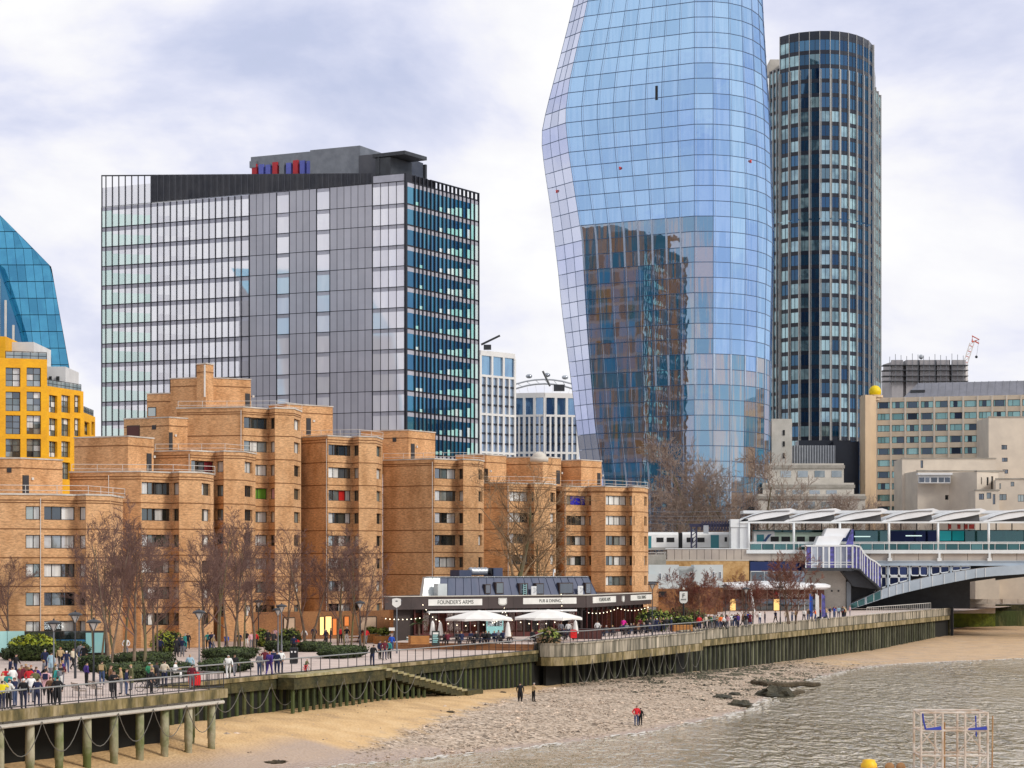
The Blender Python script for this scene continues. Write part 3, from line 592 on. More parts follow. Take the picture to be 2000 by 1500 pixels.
glass('teal_glass', (.16, .52, .72), (.01, .09, .14), (.06, .30, .38), .68, .03, .006, st=(.4, .4, .4), rnd=.1)
TB = thing('slanted_glass_building', 'teal glass building with a sloping roofline rising above the yellow block', 'building', V2(60, 380) + (0,))
def tp(px, py): return Vector(W(px, py, 380))
prof = [(-90, 340), (0, 420), (50, 470), (100, 521), (112, 590), (124, 655), (134, 712), (140, 760)]
poly = [tp(*p) for p in prof]; back = [p + Vector((-10, 26, -.5)) for p in poly]; zb_ = 4
mb = MB()
for i in range(len(poly) - 1): mb.poly([poly[i + 1], poly[i], back[i], back[i + 1]])
mb.build('side_glazing', 'teal_glass', TB)
body = MB(); bp = [(p.x, p.y + .5, p.z - .3) for p in poly] + [(poly[-1].x, 380.5, zb_), (poly[0].x, 380.5, zb_)]; bq = [(x - 9, y + 24, z - 1) for x, y, z in bp]; body.mesh8(bp[::-1], bq[::-1]); body.build('structure', 'spandrel_navy', TB)
def edge_x(py): return interp(py, [(420, 0), (521, 100), (590, 112), (655, 124), (712, 134), (800, 146)])
lv = [420 + 32.5 * i for i in range(13)]
for k in range(12):
    for i in range(10):
        q4 = []
        for (j, py) in ((i, lv[k + 1]), (i + 1, lv[k + 1]), (i + 1, lv[k]), (i, lv[k])):
            xr = -60 + 16.5 * j + (py - 420) * .10
            if py < 521 + 0: lim = edge_x(max(420, py)); xr = min(xr, lim)
            else: xr = min(xr, edge_x(py))
            q4.append(tp(xr, py))
        if abs(q4[1].x - q4[0].x) < .2: continue
        c = sum(q4, Vector()) / 4; q4 = [p + (c - p) * .04 for p in q4]; MB().mesh8([p + Vector((0, .08, 0)) for p in q4], [p - Vector((0, .05, 0)) for p in q4]).build('glass_pane', 'teal_glass', TB)
# the folded near wing in front of it
fw_ = [tp(-60, 470), tp(2, 520), tp(14, 552), tp(45, 650), tp(60, 720), tp(60, 800), tp(-60, 800)]
MB().mesh8([p + Vector((0, 2, 0)) for p in fw_][::-1], [p - Vector((0, 3, 0)) for p in fw_][::-1]).build('folded_wing', 'office_dark', TB)
for px_ in (6, 19, 34): mb = MB(); mb.tube([tp(px_, 530 + px_ * 3.2) - Vector((0, 3.2, 0)), tp(px_, 800) - Vector((0, 3.2, 0))], .22, 5); mb.build('steel_fin', 'rail_white', TB)

# ------------------------------------------------------------------ white gridded towers, the wheel
mat('white_frame', (.80, .78, .75), .7, (.74, .72, .70), .1); glass('far_glass', (.55, .68, .82), (.05, .08, .16), (.20, .26, .36), .45, .05, .002, st=(.4, .4, .4)); glass('far_glass_blue', (.4, .6, .8), (.03, .08, .2), (.12, .26, .4), .55, .05, .002)
def grid_tower(name, label, faces, topbay, z0, groups, colw):
    t = thing(name, label, 'building', (*V2(*faces[0][0]), 0)); frm = MB(); win = MB(); blu = MB(); bal = MB()
    for (A, B, nc, pyt) in faces:
        f = Face(V2(*A), V2(*B)); zt = Z(pyt, A[1]); f.box(frm, 0, f.len, zt - 1.6, zt, -12, .3); f.box(win, .1, f.len - .1, z0, zt - 1.6, -11, -.35)
        f.box(blu, .3, f.len - .3, zt - topbay, zt - 1.6, -.35, -.25)
        for i in range(nc + 1): s = f.len * i / nc; f.box(frm, s - (.42 if i % 2 == 0 else .28), s + (.42 if i % 2 == 0 else .28), z0, zt - (1.6 if i % 2 == 0 else topbay), -.4, .3)
        z = zt - topbay; k = 0
        while z > z0:
            if k % groups == 0: f.box(frm, 0, f.len, z - .35, z + .35, -.4, .28)
            else: f.box(bal, .4, f.len - .4, z - .28, z + .28, -.36, .0)
            z -= 3.05; k += 1
    frm.build('white_frame', 'white_frame', t); tag(win.build('glazing', 'far_glass', t), kind='stuff'); blu.build('top_glazing', 'far_glass_blue', t); tag(bal.build('dark_transoms', 'spandrel_navy', t), kind='stuff'); return t
wt = grid_tower('white_tower', 'slim white gridded apartment tower right behind the grey glass office block', [((938, 700), (1005, 712), 6, 684)], 8, 8, 4, 0)
grid_tower('white_tower', 'shorter white gridded apartment tower in front of the observation wheel', [((1004, 726.5), (1064, 724), 6, 768), ((1064, 724), (1128, 727.5), 6, 767)], 7.5, 8, 4, 0)
def mini_crane(px_, py_, Y, s): 
    t = thing('roof_hoist', 'tiny roof crane on top of the ' + ('slim' if px_ < 1000 else 'shorter') + ' white tower', 'crane', W(px_, py_, Y)); mb = MB(); mb.box(-1.2 * s, 1.2 * s, -1, 1, -.3, 1.2 * s); mb.build('base', 'metal_dark', t).matrix_parent_inverse = Matrix(); mb = MB(); mb.tube([(-2 * s, 0, 1.3), (4 * s if px_ < 1000 else -3.6 * s, 0, 4.2 * s)], .35, 5); o_ = mb.build('boom', 'metal_dark', t); o_.matrix_parent_inverse = Matrix()
mini_crane(952, 681, 703, 1.0); mini_crane(1092, 762, 728, 1.5)
WH = thing('observation_wheel', 'white rim of a giant observation wheel with capsules rising behind the towers', 'ferris wheel', (X(1063, 1500), 1500, 0))
cx_, cz_, RR = X(1063, 1500), Z(741 + 172, 1500), 60.0; mb = MB(); sp = MB()
for dr, dy, r_ in ((0, 0, .55), (-3, 2, .4), (-3, -2, .4)): mb.tube([(cx_ + (RR + dr) * math.sin(math.radians(a)), 1500 + dy, cz_ + (RR + dr) * math.cos(math.radians(a))) for a in range(-180, 181, 6)], r_, 5, cap=False)
for a in range(-180, 180, 6):
    a0, a1 = math.radians(a), math.radians(a + 3); mb.tube([(cx_ + RR * math.sin(a0), 1500, cz_ + RR * math.cos(a0)), (cx_ + (RR - 3) * math.sin(a1), 1502, cz_ + (RR - 3) * math.cos(a1))], .2, 3, cap=False)
    sp.tube([(cx_ + (RR - 3) * math.sin(a0), 1500, cz_ + (RR - 3) * math.cos(a0)), (cx_, 1500, cz_)], .1, 3, cap=False)
mb.build('rim', 'steel', WH); sp.build('spokes', 'rail_white', WH)
mb = MB(); mb.tube([(cx_, 1494, cz_), (cx_, 1506, cz_)], 2, 10); mb.tube([(cx_ - 18, 1520, 0), (cx_, 1505, cz_)], 1.2, 6); mb.tube([(cx_ + 18, 1520, 0), (cx_, 1505, cz_)], 1.2, 6); mb.build('hub_and_legs', 'steel', WH)
glass('capsule', (.6, .65, .7), (.16, .17, .2), (.4, .42, .45), .4); 
for i in range(32):
    a = math.radians(-9.5 + 11.25 * i); m_ = MB(); m_.ball((cx_ + (RR + 3) * math.sin(a), 1500, cz_ + (RR + 3) * math.cos(a)), 1.9, 8, 0, .8); v_ = [(cx_ + (RR + 3) * math.sin(a) + (x - cx_ - (RR + 3) * math.sin(a)) * 1.6, y, z) for x, y, z in m_.v]; m_.v = [(.75 * (x - cx_ - (RR + 3) * math.sin(a)) + cx_ + (RR + 3) * math.sin(a), y, z) for x, y, z in v_]; m_.build('capsule', 'capsule', WH, True)

# ------------------------------------------------------------------ hotel slab, cream buildings, construction tower, crane
mat('hotel_stone', (.60, .50, .38), .8, (.54, .44, .33), .3); mat('hotel_cream', (.66, .58, .48), .85, (.56, .49, .41), .25); mat('hotel_end', (.66, .49, .32), .8, (.6, .44, .29), .2); mat('roof_lead', (.22, .22, .25), .6, (.18, .18, .20), .5)
glass('hotel_teal', (.4, .6, .62), (.05, .17, .18), (.10, .26, .27), .35); glass('hotel_dark', (.3, .4, .5), (.005, .009, .025), (.01, .015, .05), .14)
HT = thing('hotel_slab', 'long pale stone slab block with rows of dark blue windows and a grey roof', 'building', V2(1712, 508) + (0,))
d = Vector((.962, -.273)); A = Vector(V2(1712, 508)); B = A + d * 66; f = Face(A, B); zt = Z(777, 508); holes = []
for c in range(14):
    a, b = 1713.5 + 28.3 * c, 1713.5 + 28.3 * c + 24.3; s0, s1 = f.s_at(a), f.s_at(b)
    if s1 > f.len: break
    for r in range(10): z1 = zt - 1.0 - r * 2.67; holes.append((s0, s1, z1 - 1.52, z1))
mb = MB(); f.wall(mb, 3, zt, holes, .35); bk = [(B.x + 4, B.y + 14), (A.x + 4, A.y + 14)]; mb.poly([f.pt(0, zt), f.pt(f.len, zt), (*bk[0], zt), (*bk[1], zt)]); mb.build('wall', 'hotel_stone', HT)
vm = MB()
for c in range(14): s = f.s_at(1712 + 28.3 * c - .5); f.box(vm, s - .18, s + .18, 8, zt, 0, .12) if s < f.len else None
vm.build('pilasters', 'hotel_cream', HT); rh = random.Random(21)
for h in holes: window(HT, f, *h, rh.choice([[.12, .85], [.14, .86], [.4], [.3, .6]]), [rh.choice(['hotel_dark', 'hotel_dark', 'hotel_teal']) if 0 else m_ for m_ in (lambda k: ['hotel_teal', 'hotel_dark', 'hotel_teal'] if k < .62 else ['hotel_teal'] * 3)(rh.random())], 'frame_dark', .1, .33)
pts = [V2(1711, 507.2), V2(1700, 503.5), V2(1690, 503), V2(1682, 505.5), V2(1679, 510.5), V2(1681, 518), V2(1711, 524)]
MB().prism(pts, 3, zt + .3).build('rounded_end', 'hotel_end', HT)
rf_ = MB(); rf_.mesh8([f.pt(6, zt, -1), f.pt(f.len, zt, -1), f.pt(f.len, zt, -14), f.pt(6, zt, -14)], [f.pt(9, zt + 3.6, -5), f.pt(f.len, zt + 3.6, -5), f.pt(f.len, zt + 3.6, -13), f.pt(9, zt + 3.6, -13)]); 
for i in range(40): s = 9 + i * 1.6; rf_.mesh8([f.pt(s, zt + .1, -1.05), f.pt(s + .15, zt + .1, -1.05), f.pt(s + .15, zt, -1.3), f.pt(s, zt, -1.3)], [f.pt(s, zt + 3.7, -5), f.pt(s + .15, zt + 3.7, -5), f.pt(s + .15, zt + 3.5, -5.3), f.pt(s, zt + 3.5, -5.3)])
rf_.build('lead_roof', 'roof_lead', HT); mb = MB(); f.box(mb, 7.5, 10.8, zt + .35, zt + 1.8, -3.2, -2.2); mb.build('dormer', 'metal_dark', HT)
mat('ball_yellow', (.85, .60, .002), .45); c = W(1709, 764, 509); t = thing('roof_ball', 'round yellow ball on the end of the pale slab block', 'sculpture', c); MB().ball((0, 0, .2), 1.75, 14).mesh('x', 'ball_yellow')
o_ = link('ball', MB().ball((0, 0, -.1), 1.45, 16).mesh('ball', 'ball_yellow', True), t); link('base', MB().lathe([(1.5, -2.2), (1.5, -1.6), (1.85, -1.5), (1.85, -1.0), (1.3, -.9)], (0, 0, 0), 14).mesh('base', 'hotel_end'), t)
CB = thing('cream_building', 'stepped cream rendered building with small windows below the pale slab block', 'building', V2(1880, 458) + (0,))
def cbox(a, b, pyt, Y, dp, wins=(), mt='hotel_cream', z0=2, ya=None):
    f = Face(V2(a, Y), V2(b, ya or Y)); zt = Z(pyt, Y); holes = [(f.s_at(p), f.s_at(q), f.z_at(p, s_), f.z_at(p, r_)) for p, q, r_, s_ in wins]
    mb = MB(); f.wall(mb, z0, zt, holes, .3); P = [f.pt(0, 0)[:2], f.pt(f.len, 0)[:2], f.pt(f.len, 0, -dp)[:2], f.pt(0, 0, -dp)[:2]]
    mb.poly([(*p, zt) for p in P]); Face(P[1], P[2]).wall(mb, z0, zt); Face(P[3], P[0]).wall(mb, z0, zt); mb.build('wall', mt, CB); cp = MB(); f.box(cp, -.1, f.len + .1, zt, zt + .2, -.6, .15); cp.build('coping', 'concrete', CB)
    for h, wn in zip(holes, wins): window(CB, f, *h, [.5] if wn[1] - wn[0] > 9 else [], [rh.choice(['glass_dark', 'glass_dark', 'glass_grey'])], 'frame_dark', .08, .28)
cbox(1931, 2040, 815, 480, 12, [(1956, 1967, 869, 878), (1957, 1968, 894, 902), (1958, 1969, 917, 925)])
cbox(1762, 1945, 896, 468, 10, [(1798, 1803, 899, 914)])
cbox(1792, 1962, 920, 458, 10, [(1846, 1854, 967, 976), (1857, 1870, 965, 977), (1895, 1902, 963, 972)], ya=459.5)
cbox(1908, 1950, 921, 452, 9, [(1916, 1918, 932, 946), (1927, 1931, 932, 948), (1936, 1940, 930, 955), (1942, 1950, 938, 950)], ya=455.5)
cbox(1945, 2050, 936, 446, 9, [(1952, 1955, 944, 955), (1974, 1981, 941, 950), (1950, 1966, 965, 977), (1988, 2000, 966, 980)], ya=444.5)
cbox(1905, 1952, 958, 443, 7, [(1912, 1922, 964, 976), (1927, 1936, 962, 974), (1939, 1944, 965, 985)])
pv = MB(); f = Face(V2(1793, 457), V2(1855, 457)); f.box(pv, 0, f.len, f.z_at(1800, 944), f.z_at(1800, 928), 0, .8); pv.build('bay_wall', 'white_paint', CB)
for a, b in ((1794, 1804), (1806, 1814), (1817, 1829), (1832, 1842), (1844, 1854)): mb = MB(); f.box(mb, f.s_at(a), f.s_at(b), f.z_at(a, 942), f.z_at(a, 933), .8, .86); mb.build('window', 'glass_dark', CB)
mb = MB(); f.box(mb, -.3, f.len + .3, f.z_at(1800, 928), f.z_at(1800, 924), -.2, 1.4); mb.build('bay_roof', 'white_paint', CB)
LB = thing('concrete_stair_block', 'pale concrete block with three slit windows beside the bulging glass tower', 'building', V2(1525, 495) + (0,)); mb = MB(); mb.box(X(1507, 495), X(1547, 495), 495, 507, 2, Z(818, 495)); mb.build('wall', 'concrete_pale', LB)
for r in ((840, 850), (862, 872), (885, 895)): mb = MB(); mb.box(X(1529, 494.9), X(1533, 494.9), 494.85, 495, Z(r[1], 495), Z(r[0], 495)); mb.build('window', 'black', LB)
PB = thing('podium_block', 'low grey ribbed plant block at the foot of the finned tower', 'building', V2(1590, 505) + (0,)); mb = MB(); mb.box(X(1549, 508), X(1632, 508), 508, 520, 2, Z(870, 508)); mb.build('wall', 'metal_grey', PB)
for i in range(16): x = X(1551 + i * 5.1, 507.8); MB().box(x, x + .2, 507.7, 508, Z(905, 508), Z(870, 508)).build('rib', 'steel', PB)
MB().box(X(1628, 512), X(1678, 512), 512, 522, 2, Z(862, 512)).build('dark_wing', 'spandrel_navy', PB); MB().box(X(1560, 516), X(1662, 516), 516, 522, 20, Z(860, 516)).build('dark_upper', 'spandrel_navy', PB)
TC = thing('terraced_block', 'low beige terraced concrete block behind the bare trees', 'building', V2(1590, 495) + (0,))
for a, b, t_, Y in ((1500, 1648, 905, 478), (1490, 1668, 943, 470), (1480, 1690, 965, 462)):
    mb = MB(); mb.box(X(a, Y), X(b, Y), Y, Y + 9, 2, Z(t_, Y)); mb.build('terrace', 'concrete_pale', TC); mb = MB(); mb.box(X(a, Y) - .2, X(b, Y) + .2, Y - .25, Y + .3, Z(t_, Y) - 1.1, Z(t_, Y) - .4); mb.build('ledge', 'concrete', TC)
    for j in range(4): x = X(a + 25 + j * 33, Y); MB().box(x, x + 2.2, Y - .08, Y, Z(t_, Y) - 3.0, Z(t_, Y) - 1.6).build('window', 'glass_grey', TC)
mat('scaffold_sheet', (.40, .38, .38), .8, (.33, .31, .32), .3)
KT = thing('scaffolded_tower', 'grey concrete tower under construction wrapped in scaffold behind the slab block', 'building', V2(1800, 800) + (0,)); Y = 800
MB().box(X(1745, Y), X(1880, Y), Y, Y + 25, 2, Z(712, Y)).build('structure', 'scaffold_sheet', KT); MB().prism([V2(1725, 812), V2(1745, 799.5), V2(1745, 825), V2(1725, 825)], 2, Z(706, Y)).build('structure', 'scaffold_sheet', KT)
for (a, b) in ((1740, 1762), (1768, 1790), (1795, 1823), (1828, 1852), (1858, 1884)): MB().box(X(a, Y), X(b, Y), Y - 2, Y, 60, Z(704, Y)).build('sheeting', 'scaffold_sheet', KT)
for py_ in (714, 724, 735, 745): MB().box(X(1722, Y), X(1888, Y), Y - 3.2, Y + 2, Z(py_ + 1.2, Y), Z(py_, Y)).build('deck', 'metal_dark', KT)
mb = MB()
for i in range(14): x = X(1735 + i * 11, Y); mb.tube([(x, Y - 3, Z(752, Y)), (x, Y - 3, Z(698 - (i * 5) % 7, Y))], .12, 4)
mb.build('scaffold_poles', 'metal_grey', KT); MB().box(X(1772, Y), X(1858, Y), Y + 2, Y + 12, Z(714, Y), Z(702, Y)).build('plant', 'metal_dark', KT)
mb = MB(); c = W(1799, 697, 803); mb.ball(c, .9, 8); mb.tube([c, (c[0], c[1], c[2] - 3)], .15, 4); mb.build('dish', 'steel', KT)
KC = thing('tower_crane', 'red and white lattice tower crane jib above the scaffolded tower', 'crane', (X(1884, 815), 815, 0)); mat('crane_red', (.62, .12, .08), .6); mat('crane_white', (.75, .70, .66), .6)
p0, p1, p2 = Vector(W(1884, 715, 815)), Vector(W(1899, 668, 815)), Vector(W(1912, 663, 815)); mb = MB(); rd = MB()
nrm = Vector((.95, 0, .3)); 
for o_ in (nrm * .9, -nrm * .9): mb.tube([p0 + o_, p1 + o_], .22, 4)
for i in range(9): a, b = p0.lerp(p1, i / 9), p0.lerp(p1, (i + 1) / 9); s = 1 if i % 2 else -1; (rd if i % 2 else mb).tube([a + nrm * .9 * s, b - nrm * .9 * s], .18, 4)
rd.tube([p1, p2, p1 + Vector((0, 0, 2.2)), p1], .35, 5); rd.tube([p1 + nrm, p2 - Vector((0, 0, 1.5))], .3, 4); mb.build('jib', 'crane_white', KC); rd.build('jib_head', 'crane_red', KC)
MB().box(p0.x - 1, p0.x + 1, 814, 816, 4, p0.z).build('mast', 'crane_white', KC)
hk = Vector(W(1907, 697, 815)); mb = MB(); mb.tube([p2, hk], .05, 3); mb.ball(hk, .55, 6); mb.build('hook', 'metal_dark', KC)
# ------------------------------------------------------------------ embankment frame: s along the wall, r toward the river
WO = Vector((-20.4, 163.6)); WU = Vector((.381, .9246)); WN = Vector((.9246, -.381))
def E(s, r, z): p = WO + WU * s + WN * r; return (p.x, p.y, z)
def SRc(x, y): d = Vector((x, y)) - WO; return d.dot(WU), d.dot(WN)
SHORE = [(-130, 20), (-60, 14), (-40, 12), (-22, 11.5), (-12, 11.2), (0.2, 16), (14, 19.6), (28, 21.9), (48.5, 22.4), (60, 21.6), (70.8, 19.6), (88, 16.8), (104.5, 14.4), (125, 12), (154, 11.1), (165, 13.5), (180, 20.7), (190, 26.4), (205, 36), (260, 78)]
ZW = [(-130, -3.0), (-20, -2.9), (20, -2.75), (54, -3.4), (90, -3.9), (126, -4.6), (207, -5.0), (256, -4.4), (330, -4.3)]
WATER = -5.3
def bz(s, r):
    zw = interp(s, ZW); rs = interp(s, SHORE); t = r / rs
    if t <= 0: return zw
    if t <= 1: return zw + (WATER - zw) * (t ** 1.15)
    return WATER - (r - rs) * .09
def beach_at(px, py):
    z = -4.0
    for _ in range(12): x, y, _z = G(px, py, z); z = bz(*SRc(x, y))
    return (*G(px, py, z)[:2], z)
from mathutils import noise as mnoise
# ground behind the wall
mat('paving', (.60, .49, .43), .85, (.48, .385, .335), .5, bump=.1, grain=.12)
g = MB(); st_ = [-140, -60, 0, 60, 120, 200, 300, 420]
for a, b in zip(st_, st_[1:]): g.poly([E(a, -.35, -.02), E(b, -.35, -.02), (E(b, -.35, 0)[0] - 120 - b, E(b, 0, 0)[1] + 60, -.02), (E(a, -.35, 0)[0] - 120 - a, E(a, 0, 0)[1] + 60, -.02)][::-1])
o_ = g.build('promenade', 'paving'); tag(o_, kind='structure')
mat('earth', (.2, .19, .17), .9, (.15, .14, .13), .05)
g = MB(); g.poly([(-600, 160, -.3), E(-10, -3, -.3), E(268, -3, -.3), (X(1850, 480), 480, -.3), (900, 480, -.3), (3000, 5000, -.3), (-3000, 5000, -.3)]); g.poly([(-600, 20, -.3), E(-140, -3, -.3), E(-10, -3, -.3), (-600, 160, -.3)]); tag(g.build('ground', 'earth'), kind='structure')
# pale paving joints: rows of slabs near the edge are geometry
# beach
m = mat('beach', (.5, .33, .16), .9)
t = m.node_tree; n = t.nodes; l = t.links; b_ = n['Principled BSDF']
at = n.new('ShaderNodeAttribute'); at.attribute_name = 'pebble'; at2 = n.new('ShaderNodeAttribute'); at2.attribute_name = 'wet'
geo = n.new('ShaderNodeNewGeometry')
def noise_(sc, det=6, rg_=.6):
    x = n.new('ShaderNodeTexNoise'); x.inputs['Scale'].default_value = sc; x.inputs['Detail'].default_value = det; x.inputs['Roughness'].default_value = rg_; l.new(geo.outputs['Position'], x.inputs['Vector']); return x
def ramp_(inp, stops):
    r = n.new('ShaderNodeValToRGB'); e = r.color_ramp.elements; e[0].position, e[0].color = stops[0][0], colr(stops[0][1]); e[1].position, e[1].color = stops[-1][0], colr(stops[-1][1])
    for p, c in stops[1:-1]: k = e.new(p); k.color = colr(c)
    l.new(inp, r.inputs[0]); return r
def mixc(f, a, b):
    x = n.new('ShaderNodeMix'); x.data_type = 'RGBA'; l.new(f, x.inputs[0]); l.new(a, x.inputs[6]); l.new(b, x.inputs[7]); return x.outputs[2]
sand = ramp_(noise_(.35).outputs[0], [(.35, (.66, .45, .23)), (.5, (.60, .39, .185)), (.68, (.46, .30, .155))])
vor = n.new('ShaderNodeTexVoronoi'); vor.inputs['Scale'].default_value = 4.2; l.new(geo.outputs['Position'], vor.inputs['Vector'])
hs = n.new('ShaderNodeSeparateColor'); l.new(vor.outputs['Color'], hs.inputs[0])
peb = ramp_(hs.outputs[0], [(.0, (.09, .07, .05)), (.3, (.32, .24, .17)), (.65, (.48, .375, .28)), (1, (.60, .49, .385))])
ad = n.new('ShaderNodeMath'); ad.operation = 'ADD'; nn = noise_(.5, 8, .7); mr = n.new('ShaderNodeMapRange'); mr.inputs[3].default_value = -.9; mr.inputs[4].default_value = .9; l.new(nn.outputs[0], mr.inputs[0])
l.new(at.outputs['Fac'], ad.inputs[0]); l.new(mr.outputs[0], ad.inputs[1]); pm = ramp_(ad.outputs[0], [(.25, (0, 0, 0)), (.75, (1, 1, 1))])
c_ = mixc(pm.outputs[0], sand.outputs[0], peb.outputs[0]); wetc = n.new('ShaderNodeRGB'); wetc.outputs[0].default_value = (.40, .29, .22, 1)
c_ = mixc(at2.outputs['Fac'], c_, wetc.outputs[0]); l.new(c_, b_.inputs['Base Color'])
rr_ = n.new('ShaderNodeMapRange'); rr_.inputs[3].default_value = .9; rr_.inputs[4].default_value = .22; l.new(at2.outputs['Fac'], rr_.inputs[0]); l.new(rr_.outputs[0], b_.inputs['Roughness'])
bn = n.new('ShaderNodeBump'); bn.inputs['Strength'].default_value = .5; bn.inputs['Distance'].default_value = .12; l.new(vor.outputs['Distance'], bn.inputs['Height']); l.new(bn.outputs[0], b_.inputs['Normal'])
gv = []; gf = []; pa = []; wa = []; ss = [-120 + 1.5 * i for i in range(330)]; rs_ = [-8 + .9 * i for i in range(52)] + [40 + 3 * i for i in range(14)]
for s in ss:
    for r in rs_:
        z = bz(s, r) + (.10 * mnoise.noise((s * .25, r * .4, 0)) + .05 * mnoise.noise((s * .9, r * .9, 3)))
        gv.append(E(s, r, z)); lim = interp(s, [(-30, 13), (-12, 12), (0, 11.2), (10, 10), (22, 8.2), (34, 6.2), (46, 4.4), (60, 1.5), (75, -1), (300, -1)])
        pb = max(0, min(1, .5 + (r - lim) / 4.5)) if s > -14 else max(0, min(.6, .3 + (r - 14) * .2))
        if s > 140: pb = max(.3, .75 - (s - 140) * .01)
        rs0 = interp(s, SHORE); pa.append(pb); d = rs0 - r
        wv = max(0, min(1, 1.25 - d / 3.2)) if s < 4 else max(0, min(1, 1 - d / 1.4))
        if s < -4 and r > 5.5: wv = max(wv, min(.8, (r - 5.5) / 3.5))
        if s > 165: wv = max(wv, .35)
        wa.append(wv)
nr = len(rs_)
for i in range(len(ss) - 1):
    for j in range(nr - 1): gf.append((i * nr + j, i * nr + j + 1, (i + 1) * nr + j + 1, (i + 1) * nr + j))
me = bpy.data.meshes.new('beach'); me.from_pydata(gv, [], gf); me.materials.append(m)
for nm, arr in (('pebble', pa), ('wet', wa)): a_ = me.attributes.new(nm, 'FLOAT', 'POINT'); a_.data.foreach_set('value', arr)
me.polygons.foreach_set('use_smooth', [True] * len(me.polygons)); tag(link('beach', me), kind='structure')
# river
m = mat('river', (.54, .46, .33), .06, (.36, .285, .17), .03, spec=.6)
t = m.node_tree; n = t.nodes; l = t.links; b_ = n['Principled BSDF']; b_.inputs['IOR'].default_value = 1.75
geo = n.new('ShaderNodeNewGeometry'); hs_ = []
for sc, stv, det in ((1.0, (.75, .26, 1), 2), (1.0, (1.9, .6, 1), 2), (1.0, (.10, .03, 1), 3)):
    mp_ = n.new('ShaderNodeMapping'); mp_.inputs['Scale'].default_value = stv; mp_.inputs['Rotation'].default_value = (0, 0, .3); l.new(geo.outputs['Position'], mp_.inputs[0])
    x = n.new('ShaderNodeTexNoise'); x.inputs['Scale'].default_value = sc; x.inputs['Detail'].default_value = det; x.inputs['Distortion'].default_value = .6; l.new(mp_.outputs[0], x.inputs['Vector']); hs_.append(x)
a1 = n.new('ShaderNodeMath'); a1.operation = 'MULTIPLY_ADD'; a1.inputs[1].default_value = .35; l.new(hs_[1].outputs[0], a1.inputs[0]); l.new(hs_[0].outputs[0], a1.inputs[2])
bn = n.new('ShaderNodeBump'); bn.inputs['Distance'].default_value = 1.3; l.new(a1.outputs[0], bn.inputs['Height']); l.new(bn.outputs[0], b_.inputs['Normal'])
st2 = n.new('ShaderNodeMapRange'); st2.inputs[1].default_value = .38; st2.inputs[2].default_value = .6; st2.inputs[3].default_value = .2; st2.inputs[4].default_value = 1.0; l.new(hs_[2].outputs[0], st2.inputs[0]); l.new(st2.outputs[0], bn.inputs['Strength'])
g = MB(); g.poly([(-300, 20, WATER), (1500, 20, WATER), (1500, 1200, WATER), (-300, 1200, WATER)]); tag(g.build('river', 'river'), kind='structure')
# foam along the waterline
mat('foam', (.66, .62, .56), .7); g = MB(); rf2 = random.Random(2)
for i in range(-14, 175):
    for _ in range(5 if mnoise.noise((i * .35, 1.5, 0)) > -.15 else 1):
        s = i * 1.1 + rf2.uniform(-.6, .6); r = interp(s, SHORE) + rf2.gauss(.35, .6); w_, l_ = rf2.uniform(.04, .2), rf2.uniform(.3, 1.6); z = WATER + .03 + rf2.uniform(0, .02)
        pts = [E(s + l_ * .5 * math.cos(a) * rf2.uniform(.7, 1.2), r + w_ * math.sin(a) * rf2.uniform(.6, 1.3), z) for a in [k * math.pi / 4 for k in range(8)]]; g.mesh8([(p[0], p[1], p[2] - .02) for p in pts], pts)
tag(g.build('shore_foam', 'foam'), 'white foam line where the river meets the beach', 'foam', kind='stuff')
# stones scattered over the foreshore
mat('stone', (.30, .225, .165), .85, (.52, .41, .315), 2.0, rand=.65); g = MB()
oct_ = [(1, 0, 0), (0, 1, 0), (-1, 0, 0), (0, -1, 0), (.1, .1, 1), (0, 0, -1)]; of = [(0, 1, 4), (1, 2, 4), (2, 3, 4), (3, 0, 4), (1, 0, 5), (2, 1, 5), (3, 2, 5), (0, 3, 5)]
cnt = 0
while cnt < 15000:
    s = rf2.uniform(-16, 150); r = rf2.uniform(.3, 22)
    if r > interp(s, SHORE) - .1: continue
    lim = interp(s, [(-16, 13), (0, 11.2), (10, 10), (22, 8.2), (34, 6.2), (46, 4.4), (60, 1.5), (75, 0), (300, 0)])
    if r < lim and rf2.random() > .035: continue
    q = rf2.uniform(.03, .09) * (2.8 if rf2.random() < .05 else 1); i0 = len(g.v); x, y, z = E(s, r, bz(s, r)); an = rf2.uniform(0, 6.28); ca, sa = math.cos(an), math.sin(an); qa = rf2.uniform(.8, 1.7)
    g.v += [(x + (a * qa * ca - b * sa) * q, y + (a * qa * sa + b * ca) * q, z + c * q * .6) for a, b, c in oct_]; g.f += [tuple(i0 + k for k in f_) for f_ in of]; g.m += [0] * 8; cnt += 1
tag(g.build('pebbles', 'stone'), 'loose brown and grey stones strewn over the foreshore', 'stones', kind='stuff')
mat('weed_stone', (.055, .055, .035), .85, (.13, .115, .075), 2.0, rand=.6); g = MB(); cnt = 0
while cnt < 4200:
    s = rf2.gauss(108, 20); r = rf2.uniform(.3, 17) if rf2.random() < .6 else rf2.uniform(.3, 6)
    if not 62 < s < 158 or r > interp(s, SHORE) + .3 or mnoise.noise((s * .22, r * .5, 4)) < -.05: continue
    q = rf2.uniform(.06, .17) * (2 if rf2.random() < .06 else 1); i0 = len(g.v); x, y, z = E(s, r, bz(s, r)); an = rf2.uniform(0, 6.28); ca, sa = math.cos(an), math.sin(an); qa = rf2.uniform(.8, 1.9)
    g.v += [(x + (a * qa * ca - b * sa) * q, y + (a * qa * sa + b * ca) * q, z + c * q * .6) for a, b, c in oct_]; g.f += [tuple(i0 + k for k in f_) for f_ in of]; g.m += [0] * 8; cnt += 1
tag(g.build('weedy_stones', 'weed_stone'), 'dark weed covered stones along the foot of the long parapet', 'stones', kind='stuff')
